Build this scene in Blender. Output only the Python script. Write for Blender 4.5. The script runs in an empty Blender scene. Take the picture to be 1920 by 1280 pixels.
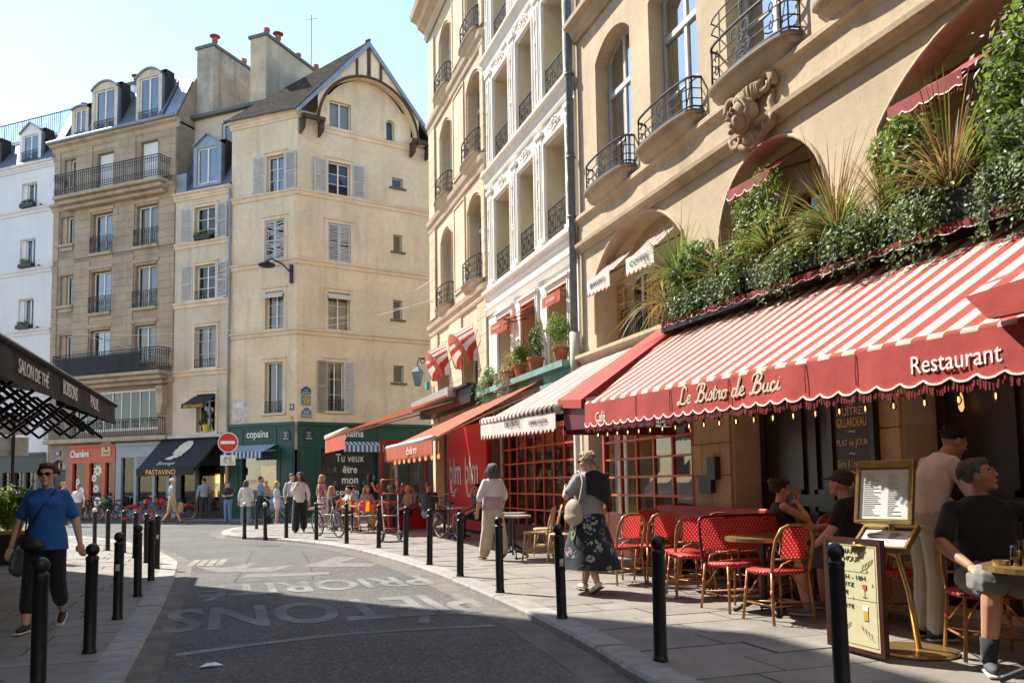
import bpy, bmesh, math, random
from mathutils import Vector, Matrix
R = math.radians
sin, cos, pi = math.sin, math.cos, math.pi
scene = bpy.context.scene
COL = scene.collection
random.seed(7)

# ------------------------------------------------------------------ camera
CAM_H, FOC, SHIFT, YAW, PITCH, ROLL = 1.3, 1560.0, 145.0, R(18.85), R(4.4), R(-0.909)
F_ = Vector((sin(YAW)*cos(PITCH), cos(YAW)*cos(PITCH), sin(PITCH)))
R0 = Vector((cos(YAW), -sin(YAW), 0)); U0 = R0.cross(F_)
R_ = R0*cos(ROLL) + U0*sin(ROLL); U_ = U0*cos(ROLL) - R0*sin(ROLL)
O_ = Vector((0, 0, CAM_H))
cd = bpy.data.cameras.new('camera'); cam = bpy.data.objects.new('camera', cd); COL.objects.link(cam)
m = Matrix((R_, U_, -F_)).transposed().to_4x4(); m.translation = O_
cam.matrix_world = m
cd.sensor_width = 36; cd.sensor_fit = 'HORIZONTAL'; cd.lens = 36*FOC/1920; cd.shift_y = SHIFT/1920
cd.clip_start = .05; cd.clip_end = 2000
scene.camera = cam

# ------------------------------------------------------------------ sky, sun, exposure
SUN_AZ = Vector((-.575, .818, 0)).normalized(); SUN_EL = R(49)
world = bpy.data.worlds.new('World'); scene.world = world; world.use_nodes = True
wn = world.node_tree.nodes; wl = world.node_tree.links
bg = wn['Background']; sky = wn.new('ShaderNodeTexSky'); sky.sky_type = 'NISHITA'; sky.sun_disc = False
sky.sun_elevation = SUN_EL; sky.sun_rotation = math.atan2(SUN_AZ.x, SUN_AZ.y)
sky.air_density = 1.15; sky.dust_density = 0.15; sky.ozone_density = 1.3
wl.new(sky.outputs[0], bg.inputs[0]); bg.inputs[1].default_value = 0.145
sd = bpy.data.lights.new('sun', 'SUN'); sd.energy = 4.7; sd.angle = R(.53); sd.color = (1, .93, .82)
sun = bpy.data.objects.new('sun', sd); COL.objects.link(sun)
sdir = SUN_AZ*cos(SUN_EL) + Vector((0, 0, sin(SUN_EL)))
sun.rotation_euler = sdir.to_track_quat('Z', 'Y').to_euler(); sun.location = (0, 0, 40)
vs = scene.view_settings; vs.view_transform = 'Standard'; vs.look = 'None'; vs.exposure = 1.22; vs.gamma = 1; vs.use_curve_mapping = False
scene.cycles.max_bounces = 8; scene.cycles.diffuse_bounces = 4; scene.cycles.glossy_bounces = 3
scene.cycles.transparent_max_bounces = 8; scene.cycles.sample_clamp_indirect = 6; scene.cycles.use_denoising = True
# ------------------------------------------------------------------ helpers
class MB:
    """collects faces of one mesh"""
    def __init__(s): s.v = []; s.f = []; s.m = []
    def add(s, vs_, fs, mi=0):
        b = len(s.v); s.v += [tuple(p) for p in vs_]
        for f in fs: s.f.append(tuple(b+i for i in f)); s.m.append(mi)
    def poly(s, pts, mi=0): s.add(pts, [tuple(range(len(pts)))], mi)
    def box(s, x0, x1, y0, y1, z0, z1, mi=0):
        s.add([(x0,y0,z0),(x1,y0,z0),(x1,y1,z0),(x0,y1,z0),(x0,y0,z1),(x1,y0,z1),(x1,y1,z1),(x0,y1,z1)],
              [(3,2,1,0),(4,5,6,7),(0,1,5,4),(1,2,6,5),(2,3,7,6),(3,0,4,7)], mi)
    def obox(s, c, ax, ay, az, hx, hy, hz, mi=0):
        c = Vector(c); ax = Vector(ax)*hx; ay = Vector(ay)*hy; az = Vector(az)*hz
        s.add([c-ax-ay-az, c+ax-ay-az, c+ax+ay-az, c-ax+ay-az, c-ax-ay+az, c+ax-ay+az, c+ax+ay+az, c-ax+ay+az],
              [(3,2,1,0),(4,5,6,7),(0,1,5,4),(1,2,6,5),(2,3,7,6),(3,0,4,7)], mi)
    def prism(s, poly, y0, y1, mi=0):
        """poly in (x,z), extruded along y"""
        n = len(poly); vs_ = [(p[0],y0,p[1]) for p in poly]+[(p[0],y1,p[1]) for p in poly]
        s.add(vs_, [tuple(range(n)), tuple(range(2*n-1,n-1,-1))]+[(i,i+n,(i+1)%n+n,(i+1)%n) for i in range(n)], mi)
    def slab(s, poly, z0, z1, mi=0):
        """poly in (x,y), extruded along z"""
        n = len(poly); vs_ = [(p[0],p[1],z0) for p in poly]+[(p[0],p[1],z1) for p in poly]
        s.add(vs_, [tuple(range(n-1,-1,-1)), tuple(range(n,2*n))]+[(i,(i+1)%n,(i+1)%n+n,i+n) for i in range(n)], mi)
    def tube(s, pts, r, n=6, mi=0, closed=False, flat=1.0):
        pts = [Vector(p) for p in pts]; k = len(pts)
        rs = r if isinstance(r, (list, tuple)) else [r]*k
        b = len(s.v); nrm = None
        for i, p in enumerate(pts):
            if closed: d = pts[(i+1)%k]-pts[i-1]
            else: d = pts[min(i+1,k-1)]-pts[max(i-1,0)]
            if d.length < 1e-9: d = Vector((0,0,1))
            d.normalize()
            if nrm is None:
                a = Vector((0,0,1)) if abs(d.z) < .9 else Vector((1,0,0)); nrm = d.cross(a).normalized()
            else:
                nrm = nrm-d*nrm.dot(d)
                if nrm.length < 1e-6: nrm = d.orthogonal()
                nrm.normalize()
            bi = d.cross(nrm)
            for j in range(n):
                a = 2*pi*(j+.5)/n; s.v.append(tuple(p+(nrm*cos(a)+bi*sin(a)*flat)*rs[i]))
        for i in range(k if closed else k-1):
            for j in range(n):
                i2 = (i+1)%k
                s.f.append((b+i*n+j, b+i*n+(j+1)%n, b+i2*n+(j+1)%n, b+i2*n+j)); s.m.append(mi)
        if not closed:
            s.f.append(tuple(b+j for j in range(n-1,-1,-1))); s.m.append(mi)
            s.f.append(tuple(b+(k-1)*n+j for j in range(n))); s.m.append(mi)
    def lathe(s, prof, n=12, c=(0,0,0), mi=0):
        """prof (r,z) turned about z"""
        b = len(s.v)
        for r, z in prof:
            for j in range(n):
                a = 2*pi*j/n; s.v.append((c[0]+r*cos(a), c[1]+r*sin(a), c[2]+z))
        for i in range(len(prof)-1):
            for j in range(n):
                s.f.append((b+i*n+j, b+i*n+(j+1)%n, b+(i+1)*n+(j+1)%n, b+(i+1)*n+j)); s.m.append(mi)
        s.f.append(tuple(b+j for j in range(n-1,-1,-1))); s.m.append(mi)
        q = b+(len(prof)-1)*n; s.f.append(tuple(q+j for j in range(n))); s.m.append(mi)
    def ell(s, c, rx, ry=None, rz=None, n=12, k=8, mi=0, rot=None):
        ry = rx if ry is None else ry; rz = rx if rz is None else rz
        b = len(s.v); c = Vector(c)
        def P(x, y, z):
            p = Vector((x*rx, y*ry, z*rz))
            if rot is not None: p = rot @ p
            return tuple(c+p)
        s.v.append(P(0,0,-1))
        for i in range(1, k):
            t = -pi/2+pi*i/k
            for j in range(n): a = 2*pi*j/n; s.v.append(P(cos(t)*cos(a), cos(t)*sin(a), sin(t)))
        s.v.append(P(0,0,1)); top = len(s.v)-1
        for j in range(n):
            s.f.append((b, b+1+(j+1)%n, b+1+j)); s.m.append(mi)
            s.f.append((top, b+1+(k-2)*n+j, b+1+(k-2)*n+(j+1)%n)); s.m.append(mi)
        for i in range(k-2):
            for j in range(n):
                q = b+1+i*n
                s.f.append((q+j, q+(j+1)%n, q+n+(j+1)%n, q+n+j)); s.m.append(mi)
    def torus(s, c, ax, Rr, r, n=24, k=6, mi=0):
        ax = Vector(ax).normalized(); a = ax.orthogonal().normalized(); b_ = ax.cross(a); c = Vector(c)
        s.tube([c+(a*cos(2*pi*i/n)+b_*sin(2*pi*i/n))*Rr for i in range(n)], r, k, mi, closed=True)
    def loft(s, secs, n=12, mi=0):
        """secs: (centre, rx, ry[, rotation matrix]) cross-sections, capped"""
        b = len(s.v)
        for c, rx, ry, rot in secs:
            for j in range(n):
                a = 2*pi*j/n; p = Vector((rx*cos(a), ry*sin(a), 0))
                if rot is not None: p = rot @ p
                s.v.append(tuple(Vector(c)+p))
        k = len(secs)
        for i in range(k-1):
            for j in range(n):
                s.f.append((b+i*n+j, b+i*n+(j+1)%n, b+(i+1)*n+(j+1)%n, b+(i+1)*n+j)); s.m.append(mi)
        s.f.append(tuple(b+j for j in range(n-1,-1,-1))); s.m.append(mi)
        s.f.append(tuple(b+(k-1)*n+j for j in range(n))); s.m.append(mi)
    def mesh(s, name, mats, smooth=False):
        me = bpy.data.meshes.new(name); me.from_pydata(s.v, [], s.f); me.update()
        for mt in (mats if isinstance(mats, (list, tuple)) else [mats]): me.materials.append(mt)
        if any(s.m): me.polygons.foreach_set('material_index', s.m)
        if smooth:
            bm = bmesh.new(); bm.from_mesh(me); bmesh.ops.remove_doubles(bm, verts=bm.verts, dist=1e-5); bm.to_mesh(me); bm.free()
            me.polygons.foreach_set('use_smooth', [True]*len(me.polygons))
        return me
    def build(s, name, mats, parent=None, smooth=False, bevel=0, **kw):
        o = bpy.data.objects.new(name, s.mesh(name, mats, smooth)); COL.objects.link(o)
        if parent is not None: o.parent = parent
        if bevel:
            b = o.modifiers.new('bevel', 'BEVEL'); b.width = bevel; b.segments = 1; b.limit_method = 'ANGLE'
        tag(o, **kw); return o

def tag(o, label=None, cat=None, group=None, kind=None, loc=None, rz=None):
    if label: o['label'] = label
    if cat: o['category'] = cat
    if group: o['group'] = group
    if kind: o['kind'] = kind
    if loc is not None: o.location = loc
    if rz is not None: o.rotation_euler.z = rz
    return o
def empty(name, loc=(0,0,0), rz=0, label=None, cat=None, group=None):
    o = bpy.data.objects.new(name, None); COL.objects.link(o); o.empty_display_size = .1
    o.location = loc; o.rotation_euler = (0,0,rz); return tag(o, label, cat, group)
def copy_tree(o, parent=None):
    c = o.copy(); COL.objects.link(c)
    if parent is not None: c.parent = parent
    for ch in list(o.children): copy_tree(ch, c)
    return c

def lerp(a, b, t): return a+(b-a)*t
def hexcol(h):
    h = h.lstrip('#'); c = [int(h[i:i+2],16)/255 for i in (0,2,4)]
    return tuple(x/12.92 if x <= .04045 else ((x+.055)/1.055)**2.4 for x in c)

# ------------------------------------------------------------------ materials (all procedural)
MATS = {}
def M(name, col=None, rough=.75, metal=0., var=.12, scale=2.5, bump=0., bscale=40., streak=0., dirt=(.1,.08,.06), spec=.4,
      objvar=0., trans=0., sheen=0., emit=0., stretch=(1,1,1), bdist=.01):
    if name in MATS: return MATS[name]
    mt = bpy.data.materials.new(name); MATS[name] = mt; mt.use_nodes = True
    nt = mt.node_tree; N = nt.nodes; L = nt.links; bs = N['Principled BSDF']
    bs.inputs['Roughness'].default_value = rough; bs.inputs['Metallic'].default_value = metal
    bs.inputs['Specular IOR Level'].default_value = spec
    tc = N.new('ShaderNodeTexCoord'); mp = N.new('ShaderNodeMapping'); mp.inputs['Scale'].default_value = stretch
    L.new(tc.outputs['Object'], mp.inputs[0])
    def noise(sc, det=4, vec=None):
        n = N.new('ShaderNodeTexNoise'); n.inputs['Scale'].default_value = sc; n.inputs['Detail'].default_value = det
        L.new(vec or mp.outputs[0], n.inputs['Vector']); return n
    def mix(fac, a, b, mode='MIX'):
        n = N.new('ShaderNodeMix'); n.data_type = 'RGBA'; n.blend_type = mode
        for s_, val in ((0, fac), (6, a), (7, b)):
            if hasattr(val, 'is_output'): L.new(val, n.inputs[s_])
            else: n.inputs[s_].default_value = val if s_ == 0 else (*val[:3], 1)
        return n.outputs[2]
    lo = tuple(x*(1-var) for x in col); hi = tuple(min(1, x*(1+var)) for x in col)
    n1 = noise(scale, 6); rp = N.new('ShaderNodeMapRange'); rp.inputs[1].default_value = .3; rp.inputs[2].default_value = .7
    L.new(n1.outputs[0], rp.inputs[0]); out = mix(rp.outputs[0], lo, hi)
    if var > 0:
        n2 = noise(scale*9, 3); r2 = N.new('ShaderNodeMapRange'); r2.inputs[1].default_value = .3; r2.inputs[2].default_value = .7
        r2.inputs[3].default_value = 1-var*.6; r2.inputs[4].default_value = 1+var*.4
        L.new(n2.outputs[0], r2.inputs[0]); out = mix(1., out, r2.outputs[0], 'MULTIPLY')
    if streak:
        m2 = N.new('ShaderNodeMapping'); m2.inputs['Scale'].default_value = (1.6, 1.6, .22); L.new(tc.outputs['Object'], m2.inputs[0])
        n3 = noise(1.3, 7, m2.outputs[0]); r3 = N.new('ShaderNodeMapRange'); r3.inputs[1].default_value = .52; r3.inputs[2].default_value = .78
        r3.inputs[4].default_value = streak; L.new(n3.outputs[0], r3.inputs[0]); out = mix(r3.outputs[0], out, dirt)
    if objvar:
        oi = N.new('ShaderNodeObjectInfo'); r4 = N.new('ShaderNodeMapRange'); r4.inputs[3].default_value = 1-objvar; r4.inputs[4].default_value = 1+objvar
        L.new(oi.outputs['Random'], r4.inputs[0]); out = mix(1., out, r4.outputs[0], 'MULTIPLY')
    L.new(out, bs.inputs['Base Color'])
    if bump:
        n5 = noise(bscale, 5); bp = N.new('ShaderNodeBump'); bp.inputs['Strength'].default_value = bump; bp.inputs['Distance'].default_value = bdist
        L.new(n5.outputs[0], bp.inputs['Height']); L.new(bp.outputs[0], bs.inputs['Normal'])
    if sheen: bs.inputs['Sheen Weight'].default_value = sheen
    if emit:
        bs.inputs['Emission Color'].default_value = (*col,1); bs.inputs['Emission Strength'].default_value = emit
    if trans:
        tr = N.new('ShaderNodeBsdfTranslucent'); L.new(out, tr.inputs[0]); mx = N.new('ShaderNodeMixShader'); mx.inputs[0].default_value = trans
        L.new(bs.outputs[0], mx.inputs[1]); L.new(tr.outputs[0], mx.inputs[2]); L.new(mx.outputs[0], N['Material Output'].inputs[0])
    mt['o'] = 0
    return mt
def color_socket(mt):
    """(node tree, the socket that feeds Base Color)"""
    nt = mt.node_tree; lk = nt.nodes['Principled BSDF'].inputs['Base Color'].links[0]; return nt, lk.from_socket
def set_color(mt, sock):
    nt = mt.node_tree; nt.links.new(sock, nt.nodes['Principled BSDF'].inputs['Base Color'])
    for n in nt.nodes:
        if n.type == 'BSDF_TRANSLUCENT': nt.links.new(sock, n.inputs[0])
def stripes(name, c1, c2, period, axis=0, duty=.5, offset=0., rough=.85, trans=.25, var=.08, **kw):
    """a woven two-colour stripe along an object axis"""
    if name in MATS: return MATS[name]
    mt = M(name, c1, rough=rough, trans=trans, var=var, scale=1.2, bump=.25, bscale=9, bdist=.02, **kw); nt, base = color_socket(mt); N = nt.nodes; L = nt.links
    tc = N.new('ShaderNodeTexCoord'); sp = N.new('ShaderNodeSeparateXYZ'); L.new(tc.outputs['Object'], sp.inputs[0])
    a = N.new('ShaderNodeMath'); a.operation = 'ADD'; a.inputs[1].default_value = offset+1000*period; L.new(sp.outputs[axis], a.inputs[0])
    b = N.new('ShaderNodeMath'); b.operation = 'MODULO'; b.inputs[1].default_value = period; L.new(a.outputs[0], b.inputs[0])
    g_ = N.new('ShaderNodeMath'); g_.operation = 'GREATER_THAN'; g_.inputs[1].default_value = period*duty; L.new(b.outputs[0], g_.inputs[0])
    mx = N.new('ShaderNodeMix'); mx.data_type = 'RGBA'; L.new(g_.outputs[0], mx.inputs[0]); L.new(base, mx.inputs[6]); mx.inputs[7].default_value = (*c2,1)
    
    dn = N.new('ShaderNodeTexNoise'); dn.inputs['Scale'].default_value = 1.6; dn.inputs['Detail'].default_value = 6; L.new(tc.outputs['Object'], dn.inputs[0]); dr = N.new('ShaderNodeMapRange'); dr.inputs[1].default_value = .35; dr.inputs[2].default_value = .7; dr.inputs[3].default_value = 1.05; dr.inputs[4].default_value = .8; L.new(dn.outputs[0], dr.inputs[0])
    mm = N.new('ShaderNodeMix'); mm.data_type = 'RGBA'; mm.blend_type = 'MULTIPLY'; mm.inputs[0].default_value = 1; L.new(mx.outputs[2], mm.inputs[6]); L.new(dr.outputs[0], mm.inputs[7]); set_color(mt, mm.outputs[2]); return mt
def glass_mat(name, tint=(.8,.85,.85), refl=.12, rough=.02):
    mt = bpy.data.materials.new(name); MATS[name] = mt; mt.use_nodes = True; nt = mt.node_tree; N = nt.nodes; L = nt.links
    N.remove(N['Principled BSDF'])
    t = N.new('ShaderNodeBsdfTransparent'); t.inputs[0].default_value = (*tint,1); g_ = N.new('ShaderNodeBsdfGlossy'); g_.inputs['Roughness'].default_value = rough
    lw = N.new('ShaderNodeFresnel'); lw.inputs[0].default_value = 1.5
    ad = N.new('ShaderNodeMath'); ad.operation = 'ADD'; ad.inputs[1].default_value = refl; ad.use_clamp = True; L.new(lw.outputs[0], ad.inputs[0])
    tc = N.new('ShaderNodeTexCoord'); n = N.new('ShaderNodeTexNoise'); n.inputs['Scale'].default_value = 1.7; L.new(tc.outputs['Object'], n.inputs[0])
    bp = N.new('ShaderNodeBump'); bp.inputs['Strength'].default_value = .06; L.new(n.outputs[0], bp.inputs['Height']); L.new(bp.outputs[0], g_.inputs['Normal'])
    mx = N.new('ShaderNodeMixShader'); L.new(ad.outputs[0], mx.inputs[0]); L.new(t.outputs[0], mx.inputs[1]); L.new(g_.outputs[0], mx.inputs[2])
    L.new(mx.outputs[0], N['Material Output'].inputs[0]); return mt
def brick_mat(name, c1, c2, mortar, bw, bh, ms=.006, rough=.7, axes=(0,2), bump=.5, off=.5):
    """coursed pattern for surfaces too far away to build piece by piece"""
    mt = M(name, c1, rough=rough, var=.1, scale=3); nt, base = color_socket(mt); N = nt.nodes; L = nt.links
    tc = N.new('ShaderNodeTexCoord'); sp = N.new('ShaderNodeSeparateXYZ'); cb = N.new('ShaderNodeCombineXYZ'); L.new(tc.outputs['Object'], sp.inputs[0])
    L.new(sp.outputs[axes[0]], cb.inputs[0]); L.new(sp.outputs[axes[1]], cb.inputs[1])
    br = N.new('ShaderNodeTexBrick'); br.inputs['Scale'].default_value = 1; br.inputs['Brick Width'].default_value = bw; br.inputs['Row Height'].default_value = bh
    br.inputs['Mortar Size'].default_value = ms; br.offset = off; br.inputs['Bias'].default_value = 0
    br.inputs['Color1'].default_value = (*c1,1); br.inputs['Color2'].default_value = (*c2,1); br.inputs['Mortar'].default_value = (*mortar,1)
    L.new(cb.outputs[0], br.inputs[0])
    mx = N.new('ShaderNodeMix'); mx.data_type = 'RGBA'; mx.inputs[0].default_value = .75; L.new(base, mx.inputs[6]); L.new(br.outputs[0], mx.inputs[7])
    set_color(mt, mx.outputs[2])
    bp = N.new('ShaderNodeBump'); bp.inputs['Strength'].default_value = bump; bp.inputs['Distance'].default_value = .02; bp.invert = True
    L.new(br.outputs['Fac'], bp.inputs['Height']); L.new(bp.outputs[0], N['Principled BSDF'].inputs['Normal']); return mt

iron = M('wrought_iron', (.018,.019,.022), rough=.45, var=.25, scale=20, bump=.2, bscale=120)
glass = glass_mat('window_glass', refl=.05)
glass_sky = glass_mat('window_glass_bright', refl=.2); glass_pale = glass_mat('window_glass_pale', refl=.5); shop_glass = glass_mat('shop_glass', (.9,.92,.92), refl=.015)
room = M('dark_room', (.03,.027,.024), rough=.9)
white_frame = M('white_window_paint', (.72,.71,.67), rough=.5, var=.06, scale=6)
grey_frame = M('grey_window_paint', (.5,.5,.49), rough=.55, var=.08, scale=6)
curtain_m = M('curtain_cloth', (.62,.6,.55), rough=.9, trans=.3, var=.08, stretch=(14,14,.3), scale=1.2)
shutter_m = M('shutter_paint', (.47,.49,.5), rough=.7, var=.12, scale=4, streak=.25)
zinc = M('zinc_sheet', (.23,.27,.32), rough=.42, metal=.35, var=.16, scale=2.2, streak=.25, dirt=(.1,.1,.1))
lead_edge = M('lead_flashing', (.1,.105,.11), rough=.6, var=.2, scale=4)
slate = brick_mat('roof_slate', (.085,.1,.125), (.125,.14,.165), (.035,.04,.05), .22, .13, .008, rough=.5)
tile_roof = brick_mat('roof_tile', (.045,.037,.031), (.08,.067,.055), (.02,.017,.014), .17, .12, .01, rough=.8)
tile_roof.node_tree.nodes['Principled BSDF'].inputs['Specular IOR Level'].default_value = .05; tile_roof.node_tree.nodes['Principled BSDF'].inputs['Roughness'].default_value = 1
terracotta = M('terracotta', (.34,.1,.055), rough=.8, var=.2, scale=9, objvar=.2)
stone_tan = M('tan_ashlar', (.385,.31,.22), rough=.9, var=.14, scale=1.1, bump=.3, bscale=30, streak=.42, dirt=(.17,.13,.09), objvar=.045)
stone_tan_d = M('tan_joint', (.3,.24,.17), rough=.95, var=.2, scale=2)
stone_trim = M('tan_trim', (.42,.345,.25), rough=.9, var=.14, scale=1.4, bump=.25, bscale=25, streak=.5, dirt=(.15,.12,.09))
stucco_cream = M('cream_stucco', (.67,.57,.4), rough=.92, var=.14, scale=.5, bump=.25, bscale=22, streak=.5, dirt=(.36,.28,.2))
stucco_trim = M('cream_trim', (.68,.57,.42), rough=.9, var=.1, scale=1.5, bump=.2, streak=.3, dirt=(.25,.2,.15))
stucco_rist = M('beige_stucco', (.58,.5,.38), rough=.92, var=.12, scale=.6, bump=.25, bscale=22, streak=.4, dirt=(.27,.2,.14))
plaster_white = M('white_plaster', (.68,.68,.68), rough=.9, var=.06, scale=.8, bump=.15, bscale=20, streak=.2, dirt=(.4,.4,.4))
stone_A = M('warm_limestone', (.545,.445,.3), rough=.92, var=.13, scale=.8, bump=.22, bscale=38, bdist=.012, streak=.42, dirt=(.36,.27,.17))
stone_A_trim = M('warm_limestone_trim', (.49,.395,.265), rough=.9, var=.15, scale=1.6, bump=.35, bscale=22, streak=.45, dirt=(.2,.14,.09))
stone_C = M('pale_limestone', (.58,.46,.315), rough=.92, var=.13, scale=1., bump=.35, bscale=24, streak=.4, dirt=(.28,.21,.14), objvar=.06)
paint_B = M('ivory_painted_stone', (.8,.76,.67), rough=.75, var=.06, scale=1.2, bump=.15, bscale=18, streak=.16, dirt=(.45,.4,.32))
def coursed(mt, bw, bh, dark=.86, ms=.006, axes=(0,2)):
    """faint worn block joints in a wall that is otherwise smooth"""
    nt, base = color_socket(mt); N = nt.nodes; L = nt.links
    tc = N.new('ShaderNodeTexCoord'); sp = N.new('ShaderNodeSeparateXYZ'); cb = N.new('ShaderNodeCombineXYZ'); L.new(tc.outputs['Object'], sp.inputs[0]); L.new(sp.outputs[axes[0]], cb.inputs[0]); L.new(sp.outputs[axes[1]], cb.inputs[1])
    br = N.new('ShaderNodeTexBrick'); br.inputs['Scale'].default_value = 1; br.inputs['Brick Width'].default_value = bw; br.inputs['Row Height'].default_value = bh; br.inputs['Mortar Size'].default_value = ms; br.inputs['Mortar Smooth'].default_value = .6
    br.inputs['Color1'].default_value = (1,1,1,1); br.inputs['Color2'].default_value = (.93,.92,.9,1); br.inputs['Mortar'].default_value = (dark,dark*.97,dark*.93,1); L.new(cb.outputs[0], br.inputs[0])
    pit = N.new('ShaderNodeTexNoise'); pit.inputs['Scale'].default_value = 22; pit.inputs['Detail'].default_value = 4; L.new(tc.outputs['Object'], pit.inputs[0]); mr = N.new('ShaderNodeMapRange'); mr.inputs[1].default_value = .62; mr.inputs[2].default_value = .72; mr.inputs[3].default_value = 1; mr.inputs[4].default_value = .72; L.new(pit.outputs[0], mr.inputs[0])
    m1 = N.new('ShaderNodeMix'); m1.data_type = 'RGBA'; m1.blend_type = 'MULTIPLY'; m1.inputs[0].default_value = 1; L.new(base, m1.inputs[6]); L.new(br.outputs[0], m1.inputs[7])
    m2 = N.new('ShaderNodeMix'); m2.data_type = 'RGBA'; m2.blend_type = 'MULTIPLY'; m2.inputs[0].default_value = 1; L.new(m1.outputs[2], m2.inputs[6]); L.new(mr.outputs[0], m2.inputs[7]); set_color(mt, m2.outputs[2])
coursed(stone_A, 1.15, .46, .84); coursed(stone_C, .95, .42, .8)
zcap = M('grey_lead_cap', (.12,.12,.125), rough=.55, var=.2, scale=5)

# ------------------------------------------------------------------ facade frames
class Fac:
    """a street front: x runs to the right as seen from the street, y into the house, z up"""
    def __init__(s, name, o, ang, label, cat='building', group=None):
        s.o = Vector(o); s.a = R(ang); s.u = Vector((cos(s.a), sin(s.a), 0)); s.n = Vector((-s.u.y, s.u.x, 0))
        s.root = empty(name, o, s.a, label, cat, group)
def wall(mb, u0, u1, z0, z1, holes, dep=.25, y=0., mi=0, mr=None):
    """flat wall with rectangular or arch-headed openings (u0,u1,z0,z1[,rise]) and their reveals"""
    mr = mi if mr is None else mr
    us = sorted({u0,u1,*[min(max(h[i],u0),u1) for h in holes for i in (0,1)]}); zs = sorted({z0,z1,*[min(max(h[i],z0),z1) for h in holes for i in (2,3)]})
    for a, b in zip(us, us[1:]):
        for c, d in zip(zs, zs[1:]):
            mu, mz = (a+b)/2, (c+d)/2
            if any(h[0] < mu < h[1] and h[2] < mz < h[3] for h in holes): continue
            mb.poly([(a,y,c),(b,y,c),(b,y,d),(a,y,d)], mi)
    for h in holes:
        a, b, c, d = h[:4]; rise = h[4] if len(h) > 4 else 0; ys = y+dep; sp = d-rise
        mb.poly([(a,y,c),(a,ys,c),(a,ys,sp),(a,y,sp)], mr); mb.poly([(b,ys,c),(b,y,c),(b,y,sp),(b,ys,sp)], mr)
        mb.poly([(a,ys,c),(a,y,c),(b,y,c),(b,ys,c)], mr)
        if not rise: mb.poly([(a,y,d),(a,ys,d),(b,ys,d),(b,y,d)], mr)
        else:
            pts = arch_pts(a, b, sp, rise)
            for (p, q), (r_, s_) in zip(pts, pts[1:]):
                mb.poly([(p,y,q),(r_,y,s_),(r_,y,d),(p,y,d)], mi); mb.poly([(p,y,q),(p,ys,q),(r_,ys,s_),(r_,y,s_)], mr)
def arch_pts(a, b, sp, rise, n=12):
    """points of a (segmental or elliptic) arch head from left to right"""
    w = (b-a)/2; c = (a+b)/2
    if rise < w*.75:
        Rr = (w*w+rise*rise)/(2*rise); t = math.asin(w/Rr)
        return [(c+Rr*sin(lerp(-t,t,i/n)), sp-Rr*cos(t)+Rr*cos(lerp(-t,t,i/n))) for i in range(n+1)]
    return [(c-w*cos(pi*i/n), sp+rise*sin(pi*i/n)) for i in range(n+1)]
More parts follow.
